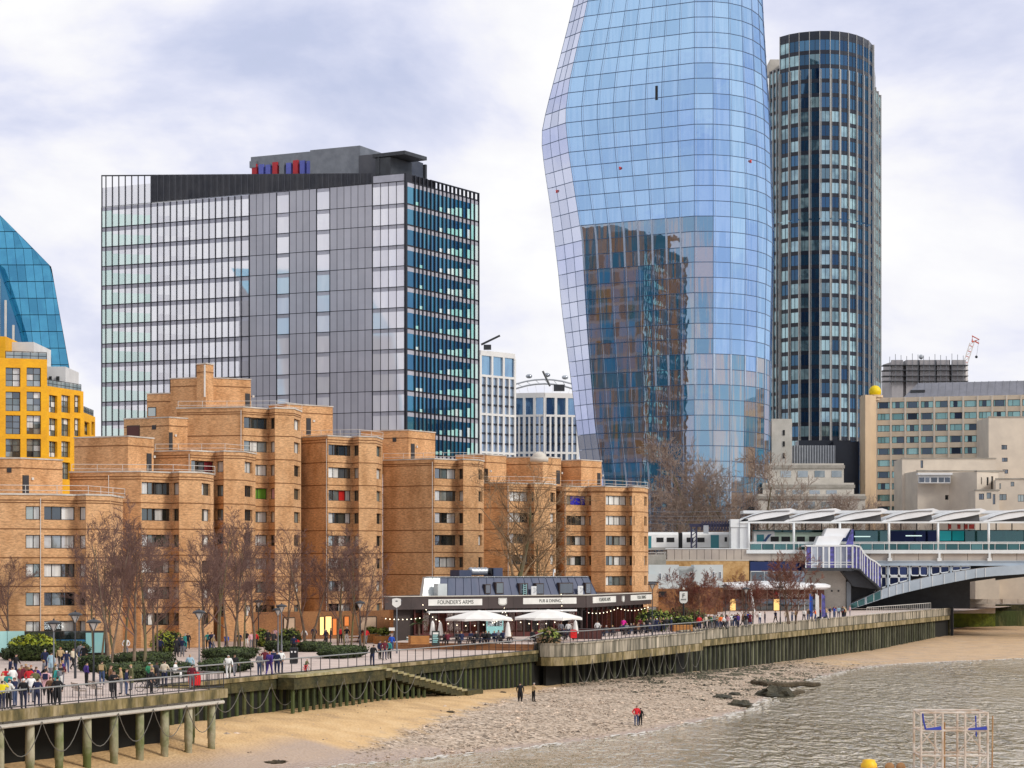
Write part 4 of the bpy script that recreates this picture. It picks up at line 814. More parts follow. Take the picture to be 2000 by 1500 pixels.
# ------------------------------------------------------------------ embankment walls
m = mat('wall_stain', (.34, .27, .16), .9, (.07, .06, .025), .9, bump=.3, st=(1, 1, .35), c3=(.19, .145, .06), grain=.3, gs=2, gst=(1, 1, .3))
mat('wall_green', (.075, .062, .022), .9, (.022, .025, .009), .8, bump=.3, grain=.35, gs=2); mat('terrace_wall', (.46, .395, .305), .9, (.045, .045, .028), 1.1, bump=.2, st=(1, 1, .10), c3=(.25, .22, .165), grain=.35, gs=2.5, gst=(1, 1, .15), rand=.18)
mat('pile_green', (.045, .062, .016), .9, (.10, .10, .034), .6, bump=.4, st=(1, 1, .3), c3=(.04, .052, .015), rand=.4); mat('pile_grey', (.12, .12, .075), .9, (.035, .04, .018), .9, bump=.4, st=(1, 1, .3), rand=.45); mat('shade_black', (.008, .008, .006), .95); mat('chain', (.14, .13, .11), .7)  # the near-black one paints shade behind piles and under decks
EW = thing('embankment_wall', 'stained concrete river wall with green sheet piles along the promenade', 'wall', E(40, 0, 0))
def ebox(mb, s0, s1, r0, r1, z0, z1, m=0): return mb.mesh8([E(s0, r0, z0), E(s0, r1, z0), E(s1, r1, z0), E(s1, r0, z0)][::-1], [E(s0, r0, z1), E(s0, r1, z1), E(s1, r1, z1), E(s1, r0, z1)][::-1], m)
mb = MB(); ebox(mb, -120, 61, -.6, -.4, -7, -.5); ebox(mb, 61, 268.8, -.6, -.4, -7, .4); mb.build('retaining_core', 'shade_black', EW)  # blackened so the gaps between the piles look shaded
rp_ = random.Random(8)
for i in range(24):                                   # capping beam, one casting after another
    s0 = -10 + 3 * i; z1 = 0 if i else 0
    if s0 > 59: break
    mb = MB(); ebox(mb, s0 + .015, s0 + 2.985, -.7, .12, -.26, .02); ebox(mb, s0 + .015, s0 + 2.985, -.6, .0 + rp_.uniform(-.01, .03), -1.05, -.27, 1); mb.build('coping_block', ['wall_stain', 'wall_green'], EW)
pile = MB(); pile.mesh8([(-.2, 0, 0), (-.16, .15, 0), (.16, .15, 0), (.2, 0, 0)][::-1], [(-.2, 0, 1), (-.16, .15, 1), (.16, .15, 1), (.2, 0, 1)][::-1]); pmh = pile.mesh('sheet_pile', 'pile_green'); pmg = pile.mesh('sheet_pile', 'pile_grey')
RZ = math.atan2(WU.y, WU.x)
def sheet(s, r, zt, me, sc=1.0):
    o = link('sheet_pile', me, EW, world=True); o.location = E(s, r, -6); o.rotation_euler = (0, 0, RZ + math.pi); o.scale = (sc, sc, zt + 6); return o
for i in range(62): s = -11 + 1.15 * i; sheet(s, -.42, -1.05, pmh)
for i in range(22): sheet(62 + 1.9 * i, .6 if i > 1 else .2, -1.5, pmg, 1.1)
for i in range(80): sheet(105.5 + 1.9 * i, -.42, -1.35, pmg, 1.6)
# stepped landing and stair down to the beach
ST = thing('river_stair', 'mossy concrete stair running down the river wall to the sand', 'stairs', E(22, 1, 0)); mat('stair_top', (.42, .36, .22), .9, (.20, .18, .07), 1.2)
mb = MB(); ebox(mb, 6, 22, .13, 1.7, -.18, .03); mb.build('landing', 'stair_top', ST); mb = MB(); ebox(mb, 6, 22, .13, 1.55, -1.1, -.18); mb.build('landing_beam', 'wall_green', ST)
for i in range(15): mb = MB(); s0 = 22 + i * 1.12; ebox(mb, s0, s0 + 1.12, .13, 1.7, -.18 * (i + 1) - .16, -.18 * (i + 1) + .02, 0); ebox(mb, s0, s0 + 1.12, .13, 1.6, -.18 * (i + 1) - .75, -.18 * (i + 1) - .16, 1); mb.build('step', ['stair_top', 'wall_green'], ST)
for i in range(22): 
    s = 6.4 + 1.15 * i; zt = -1.1 if s < 22 else -.95 - (s - 22) * .161
    if zt < -3: break
    o = link('sheet_pile', pmh, ST, world=True); o.location = E(s, 1.15, -6); o.rotation_euler = (0, 0, RZ + math.pi); o.scale = (1, 1, zt + 6)
mb = MB(); ebox(mb, 38.5, 42, .2, 1.9, -3.5, -2.85); mb.build('bottom_slab', 'wall_green', ST)
# pub terrace wall with its rounded nose, then the long straight parapet
TW = thing('terrace_wall', 'pale streaked curved terrace wall below the pub on dark piles', 'wall', E(75, 2, 0)); TZ = .6
nose = [(61.0, -.5), (60.2, .3), (60.3, 1.3), (61.2, 2.2), (63, 2.8), (66, 3.1)]
tl = nose + [(66 + 2.35 * i, 3.1 - .02 * i) for i in range(1, 18)]
for i, (a, b) in enumerate(zip(tl, tl[1:])):
    da = Vector((b[0] - a[0], b[1] - a[1])); nv = Vector((-da.y, da.x)).normalized() * .35
    P = [a, b, (b[0] - nv.x * -1, b[1] - nv.y * 1), (a[0] - nv.x * -1, a[1] - nv.y * 1)]
    P = [a, b, (b[0] + .25, b[1] - .45), (a[0] + .25, a[1] - .45)]
    mb = MB(); mb.mesh8([E(*p, -.62) for p in P], [E(*p, TZ) for p in P], 0); P2 = [(a[0] - .02, a[1] + .1), (b[0] - .02, b[1] + .1), P[2], P[3]]; mb.mesh8([E(*p, -1.5) for p in P2], [E(*p, -.66) for p in P2], 1); mb.mesh8([E(*p, TZ + .01) for p in P2], [E(*p, TZ + .13) for p in P2], 2); mb.build('wall_panel', ['terrace_wall', 'wall_stain', 'terrace_wall'], TW)
mb = MB(); mb.poly([E(*p, TZ + .0) for p in tl] + [E(tl[-1][0], -30, TZ), E(76, -30, TZ), E(74, -19, TZ), E(61, -17, TZ), E(61, -.5, TZ)]); tag(mb.build('pub_terrace', 'paving'), kind='structure')
mb = MB(); ebox(mb, 59.6, 61.1, -17, -.5, -.02, .2); ebox(mb, 60.1, 61.1, -17, -.5, .2, .4); ebox(mb, 60.6, 61.1, -17, -.5, .4, .59); mb.build('terrace_steps', 'brick_dark', TW)
mb = MB(); ebox(mb, 61.5, 106, .1, .4, -7, -1.4); mb.build('recess_shade', 'shade_black', TW)  # black sheet painting the shade below the terrace
PW = thing('promenade_parapet', 'long pale streaked river parapet running to the railway bridge', 'wall', E(180, 0, 0))
for i in range(74):
    s0 = 106 + 2.2 * i; mb = MB(); ebox(mb, s0 + .02, s0 + 2.18, -.35, .05, -.55, TZ + .05, 0); ebox(mb, s0 + .0, s0 + 2.2, -.4, .28, -1.35, -.6, 1); ebox(mb, s0, s0 + 2.2, -.42, .12, TZ + .06, TZ + .2, 0); mb.build('wall_panel', ['terrace_wall', 'wall_stain'], PW)
mb = MB(); ebox(mb, 106, 268.8, -60, -.35, -.5, .5); tag(mb.build('upper_promenade', 'paving'), kind='structure')
mb = MB(); ebox(mb, 268.9, 269.4, -12, -.1, -7, .55); mb.build('end_wall', 'wall_green', PW); mb = MB(); ebox(mb, 267, 267.5, .4, .9, -7, 1.0); mb.build('end_post', 'black', PW)
# hanging chains
ORD = ['first', 'second', 'third', 'fourth', 'fifth', 'sixth', 'seventh', 'eighth', 'ninth', 'tenth', 'eleventh', 'twelfth', 'thirteenth', 'fourteenth']
def chain(s0, s1, r, z, sag, place, i=0):
    pts = [E(s0 + (s1 - s0) * t / 10, r, z - sag * (1 - (2 * t / 10 - 1) ** 2)) for t in range(11)]; mb = MB(); mb.tube(pts, .03, 5); mb.tube([pts[0], (pts[0][0], pts[0][1], z + .25)], .035, 5); o = mb.build('safety_chain', 'chain'); tag(o, ORD[i] + ' looped chain from the left on the ' + place, 'chain', 'chains on the ' + place)
for i in range(11): chain(-9 + 4.6 * i, -4.6 + 4.6 * i, .25 if not 5 < -9 + 4.6 * i < 24 else 1.8, -.85, 1.5, 'promenade wall', i)
for i in range(9): chain(62.5 + 4.6 * i, 67 + 4.6 * i, 3.3, -1.3, 2.0, 'curved terrace wall', i)
# left pier on round piles
PR = thing('viewing_pier', 'concrete viewing deck on round mossy piles at the lower left', 'pier', E(-30, 3, 0)); pe0, pe1 = -75, -13.0; RO = 6.35
mb = MB(); ebox(mb, pe0, pe1, -.4, RO, -.3, 0); mb.build('deck', 'paving', PR); mb = MB(); ebox(mb, pe0, pe1 + .15, RO - .5, RO + .18, -.55, .05, 0); ebox(mb, pe1 - .5, pe1 + .16, -.4, RO - .5, -.55, .05, 0); mb.build('edge_beam', 'wall_stain', PR)
mb = MB(); mb.tube([E(pe0, RO - .1, -.85), E(pe1, RO - .1, -.85)], .13, 8); ebox(mb, pe0, pe1, RO - .9, RO - .3, -.8, -.56); mb.build('fender_beam', 'concrete_pale', PR)
pm_ = MB(); pm_.lathe([(.25, -6), (.25, -3.3), (.285, -3.25), (.275, -2.0), (.26, -.6)], (0, 0, 0), 12)
mpile = pm_.mesh('round_pile', mat('pile_moss', (.12, .15, .045), .9, (.42, .38, .27), .55, bump=.3, st=(1, 1, .8)), True)
for i in range(14): s = pe1 - .8 - 3.0 * i; o = link('round_pile', mpile, PR, world=True); o.location = E(s, RO - .55, 0); o.rotation_euler = (0, 0, i * 1.3)
for i in range(3): o = link('round_pile', mpile, PR, world=True); o.location = E(pe1 - .7, RO - 2.2 - 2 * i, 0)
mb = MB(); ebox(mb, pe0, pe1 - 2.2, 3.0, 3.3, -7, -.3); ebox(mb, pe1 - 2.5, pe1 - 2.2, -.3, 3.0, -7, -.3); mb.build('shade_wall', 'shade_black', PR)  # black wall added to darken the space under the deck
for i in range(10): 
    s = pe1 - 1 - 4.1 * i; pts = [E(s - 4.1 * t / 10, RO + .1, -.8 - 1.9 * (1 - (2 * t / 10 - 1) ** 2)) for t in range(11)]; o = MB().tube(pts, .028, 5).build('safety_chain', 'chain'); tag(o, ORD[i] + ' looped chain from the right under the viewing pier edge', 'chain', 'chains on the viewing pier')
# ------------------------------------------------------------------ railings
def railing(label, pts, gap, bars=False, group=None, mt='rail_black', h=1.12, top='rail_grey'):
    t = thing('railing', label, 'railing', pts[0]); rail(t, pts, h, gap, .035, mt, (.14,) if bars else (.05,), 'lower_rail'); mb = MB(); mb.tube([(p[0], p[1], p[2] + h) for p in pts], .05, 6); mb.build('handrail', top, t)
    if bars:
        bm_ = MB()
        for a, b in zip(pts, pts[1:]):
            a, b = Vector(a), Vector(b); k = int((b - a).length / .3)
            for i in range(k): p = a.lerp(b, i / k); bm_.tube([p + Vector((0, 0, .14)), p + Vector((0, 0, h))], .012, 3, cap=False)
        tag(bm_.build('bars', mt, t), kind='stuff')
    return t
mat('rail_grey', (.30, .30, .29), .4, metal=.3)
railing('dark railing with thin bars round the edge of the viewing pier', [E(pe0, RO - .1, .04), E(pe1 + .05, RO - .1, .04), E(pe1 + .05, .3, .04)], 1.95, True)
railing('dark post railing along the promenade edge between the pier and the pub', [E(-12.2, -.25, .02), E(22, -.25, .02), E(60, -.25, .02)], 1.62)
railing('dark railing along the curved pub terrace edge', [E(60.4, -.25, .15), E(61.2, 1.6, TZ + .13), E(66, 2.8, TZ + .13), E(106, 2.4, TZ + .13), E(122, -.1, TZ + .2)], 1.3, False)
mb = MB(); mb.tube([E(56.5, -.25, 1.13), E(60.2, .6, TZ + 1.2)], .05, 6); tag(mb.build('handrail', 'rail_grey'), 'sloping handrail joining the promenade railing to the terrace railing', 'handrail')
railing('pale railing on the parapet below the railway bridge', [E(205, -.8, TZ + .2), E(255, -.8, TZ + .2)], 1.6, False, mt='rail_white', top='rail_white')
# timbers, rocks, debris on the foreshore
mat('rot_wood', (.05, .038, .022), .9, (.10, .075, .045), 1.5, bump=.6); mat('dark_rock', (.035, .035, .025), .9, (.08, .07, .045), 1.0, bump=.6)
def lump(name, px, py, sx, sy, sz, rz, label, cat, seed, mt):
    rr = random.Random(seed); mb = MB(); mb.ball((0, 0, 0), 1, 22, 0); mb.v = [(x * (1 + .35 * mnoise.noise((x * 5, y * 5 + seed, z * 5))), y * (1 + .35 * mnoise.noise((x * 5 + seed, y * 5, z * 5))), z * (1 + .5 * mnoise.noise((x * 4, y * 4, z * 4 + seed)))) for x, y, z in mb.v]; mb.v = [(x * sx * (1 + .45 * mnoise.noise((x * 1.7 + seed, y * 1.7, z * 2))), y * sy * (1 + .45 * mnoise.noise((x * 1.7, y * 1.7 + seed, z * 2))), z * sz * (1 + .5 * mnoise.noise((x * 2, y * 2, z * 2 + seed)))) for x, y, z in mb.v]
    p = beach_at(px, py); o = link(name, mb.mesh(name, mt), None, loc=(p[0], p[1], p[2] + sz * .25), rz=rz); tag(o, label, cat); return o
lump('rock', 1446, 1379, 1.2, 1.2, .45, .4, 'low dark rock nearest the water at the foreshore tip', 'rock', 3, 'dark_rock')
lump('rock', 1516, 1362, 1.6, 1.9, .9, .9, 'tall craggy dark rock standing in the shallows', 'rock', 5, 'dark_rock')
lump('rock', 1412, 1363, 1.0, 1.4, .28, .2, 'flat dark rock behind the low one', 'rock', 9, 'dark_rock'); lump('rock', 1435, 1357, .7, .8, .22, .2, 'smallest dark stone left of the old beams', 'rock', 12, 'dark_rock')
for a, b, lb in (((1497, 1341), (1600, 1347), 'long dark rotten beam reaching into the water'), ((1468, 1336), (1500, 1341), 'short dark rotten beam on the shingle'), ((1535, 1362), (1568, 1358), 'small rotten plank beside the tall rock')):
    p, q = Vector(beach_at(*a)), Vector(beach_at(*b)); z_ = max(p.z, WATER) + .15; k = 7; mb = MB(); mb.tube([(p.x + (q.x - p.x) * t / k + .12 * math.sin(t * 2.1), p.y + (q.y - p.y) * t / k, z_ + .08 * math.sin(t * 1.7)) for t in range(k + 1)], [.3, .34, .28, .33, .3, .27, .3, .2], 6); tag(mb.build('driftwood_beam', 'rot_wood'), lb, 'beam')
for i, (px_, py_) in enumerate(((541, 1489), (602, 1415), (880, 1391), (712, 1394), (982, 1353))): lump('driftwood', px_, py_, .7 if i == 0 else .35, .3, .1, i, ['dark driftwood lump on the wet sand near the waterline', 'small dark scrap on the shingle below the stair', 'small dark scrap on the sand left of the strollers', 'thin dark scrap on the sand below the wall', 'dark scrap near the strollers in coats'][i], 'driftwood', i, 'rot_wood')
# ------------------------------------------------------------------ frame tower in the river, yellow buoy
SF = thing('mooring_tower', 'rusty white steel lattice tower standing in the river at lower right', 'steel tower', G(1875, 1500, WATER)[:2] + (WATER,)); mat('frame_steel', (.72, .64, .57), .6, (.48, .34, .24), 1.2); mat('frame_rust', (.36, .17, .06), .8, (.5, .3, .15), 1); mat('tarp_blue', (.03, .05, .36), .6)
fy = 4300 * 13.5 / 395; kx = fy / F; x0, x1, x2, x3 = [X(p, fy) for p in (1799, 1841, 1885, 1929)]; fd = 2.6; zt_ = Z(1392, fy); zs_ = [Z(1392, fy), Z(1427, fy), Z(1476, fy), WATER - .5]
for x in (x0, x1, x2, x3):
    for dy in (0, fd): MB().tube([(x, fy + dy, WATER - 1), (x, fy + dy, zt_)], .075, 6).build('leg', 'frame_steel', SF)
for z in zs_[:3]:
    for dy in (0, fd): MB().tube([(x0, fy + dy, z), (x3, fy + dy, z)], .07, 5).build('beam', 'frame_steel', SF)
    for x in (x0, x3): MB().tube([(x, fy, z), (x, fy + fd, z)], .07, 5).build('beam', 'frame_steel', SF)
for (a, b) in ((x0, x1), (x2, x3)):
    for i, (u, v) in enumerate(((0, 1), (1, 2), (2, 3))):
        for dy in (0, fd): MB().tube([(a, fy + dy, zs_[v]), (b, fy + dy, zs_[u])] if (i + (dy > 0)) % 2 == 0 else [(b, fy + dy, zs_[v]), (a, fy + dy, zs_[u])], .05, 4).build('brace', 'frame_steel', SF)
MB().tube([(x1 + .22, fy + .6, WATER - 1), (x1 + .22, fy + .6, Z(1412, fy))], .09, 7).build('guide_post', 'frame_rust', SF); MB().tube([(x3 + .5, fy + 1, WATER - 1), (x3 + .55, fy + 1, Z(1400, fy))], .05, 5).build('guide_post', 'frame_rust', SF)
for a, b in ((x0 + .3, x1 - .1), (x2 + .2, x3 - .05)): mb = MB(); mb.mesh8([(a, fy - .1, zs_[1] + .06), (b, fy - .1, zs_[1] + .06), (b, fy + .9, zs_[1] + .06), (a, fy + .9, zs_[1] + .06)], [(a + .35, fy + .1, zs_[1] + .16), (b, fy, zs_[1] + .3), (b, fy + .7, zs_[1] + .22), (a + .3, fy + .8, zs_[1] + .12)]); mb.build('blue_tarp', 'tarp_blue', SF)
mb = MB(); mb.tube([(x0 + .1, fy - .05, zt_ - .05), (x0 + .16, fy - .05, zt_ - .6), (x0 + .3, fy - .05, zs_[1] + .1)], .06, 5); mb.build('rope', 'tarp_blue', SF); mb = MB(); mb.tube([(x2 + .7, fy, zt_ - .2), (x2 + .75, fy, zs_[1] - .4)], .05, 5); mb.build('rope', 'tarp_blue', SF)
mat('buoy_yellow', (.85, .55, .01), .5, (.75, .40, .02), 1.5); p = (X(1697, 150), 150 * 1.0); by = 4300 * 13.5 / 392; bx = X(1697, by)
bu = thing('mooring_buoy', 'yellow mooring buoy at the bottom edge of the water', 'buoy', (bx, by, WATER)); link('body', MB().lathe([(.3, -.4), (.55, -.2), (.55, .35), (.45, .45), (.42, .62), (.2, .66)], (0, 0, 0), 12).mesh('body', 'buoy_yellow', True), bu); link('ring', MB().lathe([(.62, -.05), (.62, .12), (.5, .13)], (0, 0, 0), 12).mesh('ring', 'frame_rust', True), bu)
for i, dx in enumerate((1.45, 2.2)): b2 = thing('float', ('left' if i == 0 else 'right') + ' one of the two small orange floats beside the yellow buoy', 'float', (bx + dx, by + .3, WATER)); link('shell', MB().ball((0, 0, .1), .33, 10).mesh('shell', 'frame_rust', True), b2); link('eyelet', MB().tube([(-.05, 0, .4), (0, 0, .5), (.05, 0, .4)], .03, 5).mesh('eyelet', 'steel'), b2)
# ------------------------------------------------------------------ railway bridge and its station
YB_ = 405.0
def bx(px, Y=YB_): return X(px, Y)
def bzz(py, Y=YB_): return Z(py, Y)
def fbox(mb, a, b, t, d, Y, dp, m=0): return mb.box(X(a, Y), X(b, Y), Y, Y + dp, Z(d, Y), Z(t, Y), m)
def solid(parent, name, mt, a, b, t, d, Y, dp): mb = MB(); fbox(mb, a, b, t, d, Y, dp); return mb.build(name, mt, parent)
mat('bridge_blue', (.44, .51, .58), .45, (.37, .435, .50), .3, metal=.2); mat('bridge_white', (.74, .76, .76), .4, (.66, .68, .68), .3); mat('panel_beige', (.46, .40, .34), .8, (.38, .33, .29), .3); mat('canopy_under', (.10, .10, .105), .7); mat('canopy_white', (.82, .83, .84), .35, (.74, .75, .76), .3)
glass('platform_glass', (.3, .5, .48), (.008, .05, .055), (.02, .10, .10), .25, .05); glass('navy_glass', (.15, .2, .4), (.003, .005, .025), (.006, .009, .05), .18); glass('teal_panel', (.1, .6, .6), (.02, .42, .44), (.03, .5, .5), .15)
mat('violet_glass', (.10, .09, .42), .15, (.03, .03, .12), 1.6, spec=.8); glass('stair_glass', (.6, .66, .72), (.12, .12, .16), (.5, .52, .5), .35, .05)
RB = thing('railway_bridge', 'pale blue steel arch railway bridge with white wing canopies at the right', 'bridge', (bx(1800), YB_, 0)); RX = 2120
solid(RB, 'deck_edge', 'bridge_white', 1458, RX, 1074, 1081, YB_, 1.0); solid(RB, 'deck_slab', 'concrete', 1300, RX, 1076, 1090, YB_ + 1, 24)
for i in range(14):
    a = 1458 + 48 * i; solid(RB, 'fascia_panel', 'panel_beige', a + .4, a + 47.6, 1081.3, 1095, YB_ + .4, .5)
solid(RB, 'girder', 'bridge_blue', 1712, RX, 1096, 1104, YB_ + .1, 1.4); mb = MB(); fbox(mb, 1712, RX, 1095, 1096.5, YB_ - .1, 1.8); fbox(mb, 1712, RX, 1103.5, 1105, YB_ - .1, 1.8); mb.build('girder_flange', 'bridge_blue', RB)
for px_ in (1738, 1835, 1933, 2030): mb = MB(); fbox(mb, px_ - 4, px_ + 4, 1090, 1096, YB_ - .3, .8); fbox(mb, px_ - 2, px_ + 2, 1081, 1090, YB_ - .2, .6); mb.build('bearing', 'bridge_white', RB)
# arch rib
top = [(1657, 1181), (1690, 1166), (1721, 1151), (1750, 1142), (1775, 1135), (1820, 1125), (1865, 1117), (1905, 1111), (1941, 1107), (2000, 1103), (2060, 1101), (RX, 1100)]
bot = [(1660, 1190), (1690, 1180.5), (1721, 1170), (1750, 1161.5), (1775, 1155.5), (1820, 1145), (1865, 1136), (1905, 1128.5), (1941, 1125), (2000, 1121), (2060, 1118), (RX, 1117)]
for i in range(len(top) - 1):
    mb = MB(); q = [top[i], top[i + 1], bot[i + 1], bot[i]]; fr_ = [Vector((bx(a), YB_ - .6, bzz(b))) for a, b in q]; bkk = [p + Vector((0, 1.2, 0)) for p in fr_]; mb.mesh8(bkk[::-1] if 0 else fr_, bkk); mb.build('arch_segment', 'bridge_blue', RB)
    if i in (0, 1):
        g_ = MB(); c = sum(fr_, Vector()) / 4; k_ = [p + (c - p) * .16 - Vector((0, .06, 0)) for p in fr_]; g_.mesh8([p + Vector((0, .05, 0)) for p in k_], k_); g_.build('rib_glazing', 'platform_glass', RB)
    if i < 8:
        for j in (0, 1): p = fr_[0].lerp(fr_[1], j * .5); q_ = fr_[3].lerp(fr_[2], j * .5); MB().tube([p - Vector((0, .05, 0)), q_ - Vector((0, .05, 0))], .07, 4).build('rib_stiffener', 'bridge_white', RB)
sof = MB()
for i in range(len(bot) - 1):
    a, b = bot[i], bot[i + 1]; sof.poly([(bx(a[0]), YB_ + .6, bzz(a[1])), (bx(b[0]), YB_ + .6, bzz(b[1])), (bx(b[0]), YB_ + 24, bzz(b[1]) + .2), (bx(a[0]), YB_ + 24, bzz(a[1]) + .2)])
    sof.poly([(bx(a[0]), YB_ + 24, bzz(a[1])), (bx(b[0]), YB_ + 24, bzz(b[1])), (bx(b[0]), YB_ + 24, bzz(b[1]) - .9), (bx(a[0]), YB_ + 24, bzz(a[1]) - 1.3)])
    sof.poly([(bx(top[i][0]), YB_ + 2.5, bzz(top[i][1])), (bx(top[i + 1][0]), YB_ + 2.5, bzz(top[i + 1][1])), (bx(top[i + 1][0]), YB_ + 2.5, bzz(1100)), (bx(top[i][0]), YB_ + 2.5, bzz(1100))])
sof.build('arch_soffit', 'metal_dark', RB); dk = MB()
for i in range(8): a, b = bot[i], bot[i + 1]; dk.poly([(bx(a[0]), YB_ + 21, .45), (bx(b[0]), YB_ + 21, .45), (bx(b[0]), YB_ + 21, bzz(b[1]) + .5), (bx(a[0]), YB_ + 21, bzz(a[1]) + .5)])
dk.build('arch_shade', 'metal_dark', RB)  # dark wall added to stand in for shade beneath the arch
# spandrel openings in white rounded frames
def topy(px): return interp(px, top)
for a, b in ((1722, 1732), (1738, 1756), (1757, 1774), (1780, 1797), (1798, 1813), (1820, 1837), (1838, 1855), (1861, 1877), (1878, 1896)):
    rows = [(1106, 1124), (1127, 1150)] if a < 1760 else [(1106, 1124), (1127, 1138)] if a < 1800 else [(1106, 1124)]
    for t_, d_ in rows:
        d0 = min(d_, topy(a) - 2); d1 = min(d_, topy(b) - 2)
        if d1 - t_ < 3: continue
        P = [Vector((bx(a), YB_ + .5, bzz(d0))), Vector((bx(b), YB_ + .5, bzz(d1))), Vector((bx(b), YB_ + .5, bzz(t_))), Vector((bx(a), YB_ + .5, bzz(t_)))]
        rp2 = []
        for i in range(4): rp2 += [P[i].lerp(P[i - 1], .16), P[i].lerp(P[(i + 1) % 4], .16)]
        mb = MB(); mb.tube(rp2 + [rp2[0]], .13, 5, cap=False); wn = mb.build('spandrel_frame', 'bridge_white', RB); MB().poly([p + Vector((0, .3, 0)) for p in P]).build('pane', 'navy_glass', wn)
for px_ in (1735, 1777, 1816, 1858): MB().box(bx(px_) - .15, bx(px_) + .15, YB_ + .2, YB_ + .7, bzz(topy(px_)), bzz(1104)).build('spandrel_post', 'bridge_blue', RB)
# canopies
tips = [1443, 1531, 1622, 1722, 1815, 1920, 2022]
for i, x0 in enumerate(tips):
    lens = [(0, 1019), (20, 1008.5), (45, 1000), (75, 994.5), (102, 992.5), (113, 996), (100, 1004), (72, 1010), (36, 1016)]
    pr = [Vector((bx(x0 + a), YB_ + .6, bzz(b))) for a, b in lens]; bkk = [p + Vector((0, 13, 0)) for p in pr]
    mb = MB(); mb.mesh8(pr, bkk); cn = mb.build('canopy', 'canopy_white', RB)
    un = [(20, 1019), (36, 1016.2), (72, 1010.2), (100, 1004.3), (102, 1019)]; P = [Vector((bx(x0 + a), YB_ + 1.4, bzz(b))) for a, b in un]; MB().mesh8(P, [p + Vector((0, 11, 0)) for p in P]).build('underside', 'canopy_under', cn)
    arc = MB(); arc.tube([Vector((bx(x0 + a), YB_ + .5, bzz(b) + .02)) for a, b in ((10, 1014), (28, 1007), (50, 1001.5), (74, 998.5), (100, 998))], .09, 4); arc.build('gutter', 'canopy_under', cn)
solid(RB, 'eaves_beam', 'bridge_white', 1445, RX, 1018.5, 1022, YB_ + .3, .5); solid(RB, 'roof_back', 'canopy_white', 1452, RX, 997, 1003, YB_ + 15, 6)
for px_ in (1463, 1551, 1641, 1737, 1833, 1932, 2030): MB().tube([(bx(px_), YB_ + .5, bzz(1078)), (bx(px_), YB_ + .5, bzz(1021))], .24, 8).build('column', 'bridge_white', RB, True)
rl = MB()
for py_ in (1059, 1061.5): rl.tube([(bx(1464), YB_ + .3, bzz(py_)), (bx(RX), YB_ + .3, bzz(py_))], .09, 5)
rl.build('platform_rail', 'bridge_white', RB)
for i in range(27): MB().tube([(bx(1464 + 24 * i), YB_ + .3, bzz(1074)), (bx(1464 + 24 * i), YB_ + .3, bzz(1059))], .05, 5).build('rail_post', 'bridge_white', RB)
for i in range(26):
    a = 1465 + 24 * i; g_ = MB(); fbox(g_, a + .5, a + 22.5, 1062.5, 1073.5, YB_ + .35, .05); g_.build('balustrade_pane', 'platform_glass', RB)
for i, (a, b, mt) in enumerate(((1640, 1668, 'navy_glass'), (1670, 1734, 'platform_glass'), (1736, 1786, 'navy_glass'), (1788, 1832, 'navy_glass'), (1834, 1858, 'teal_panel'), (1860, 1883, 'teal_panel'), (1885, 1930, 'platform_glass'), (1934, 2000, 'platform_glass'), (2002, RX, 'platform_glass'))):
    solid(RB, 'platform_screen', mt, a, b, 1037, 1056 if 'teal' in mt else 1074, YB_ + 6, .1)
solid(RB, 'platform_back', 'platform_glass', 1470, RX, 1035, 1075, YB_ + 9, .2)
MB().box(bx(1678), bx(1710), YB_ + 5.8, YB_ + 5.95, bzz(1048), bzz(1046)).build('strip_light', mat('strip_lamp', (.7, .9, .85), .5, emit=.6), RB); MB().box(bx(1780), bx(1812), YB_ + 5.8, YB_ + 5.95, bzz(1046.5), bzz(1044.5)).build('strip_light', 'strip_lamp', RB)
mat('board_red', (.55, .06, .05), .5)
for k, a in enumerate((1852, 1870, 1884, 1893)): solid(RB, 'red_sign', 'board_red', a, a + (6 if k < 3 else 10), 1024, 1033, YB_ + 5, .2)
for a in range(1480, 2100, 31): solid(RB, 'far_mullion', 'metal_dark', a, a + 1.6, 1021, 1036, YB_ + 8, .3)
# abutment, approach viaduct, station house
SH = thing('station_house', 'station building under the viaduct with an oval white canopy and glazed shop front', 'building', (bx(1500), YB_ - 4, 0))
solid(SH, 'viaduct_wall', 'concrete', 1300, 1462, 1095, 1240, YB_ + 2, 22)
for i in range(11): a = 1303 + 14.5 * i; solid(SH, 'parapet_panel', 'panel_beige', a + .4, a + 14.1, 1072.5, 1093, YB_ + .3, .5)
solid(SH, 'parapet_ledge', 'concrete_pale', 1300, 1463, 1093, 1095.5, YB_ - .1, 1.5); solid(SH, 'parapet_cap', 'bridge_white', 1300, 1463, 1070.8, 1072.5, YB_ + .2, .8)
mat('brick_yellow', (.56, .36, .16), .9, (.36, .20, .07), .8, bump=.3, c3=(.48, .29, .12))
solid(SH, 'brick_wall', 'brick_yellow', 1300, 1463, 1096, 1146, YB_ - .5, 2.4); solid(SH, 'navy_opening', 'navy_glass', 1465, 1573, 1097, 1115, YB_ + .6, .4); solid(SH, 'dark_back', 'metal_dark', 1463, 1664, 1096, 1215, YB_ + 1.2, .5)
for i in range(4): a = 1467 + 26.5 * i; wn = MB(); P = [(bx(a), YB_ + .3, bzz(1138)), (bx(a + 26), YB_ + .3, bzz(1138)), (bx(a + 26), YB_ + .3, bzz(1116)), (bx(a), YB_ + .3, bzz(1116)), (bx(a), YB_ + .3, bzz(1138))]; wn.tube(P, .12, 4, cap=False); o_ = wn.build('window', 'bridge_white', SH); mb = MB(); fbox(mb, a + .8, a + 25.2, 1116.5, 1137.5, YB_ + .35, .05); mb.build('pane', 'glass_dark', o_)
solid(SH, 'pier_wall', 'concrete_pale', 1573, 1652, 1114, 1213, YB_ - .3, 5); 
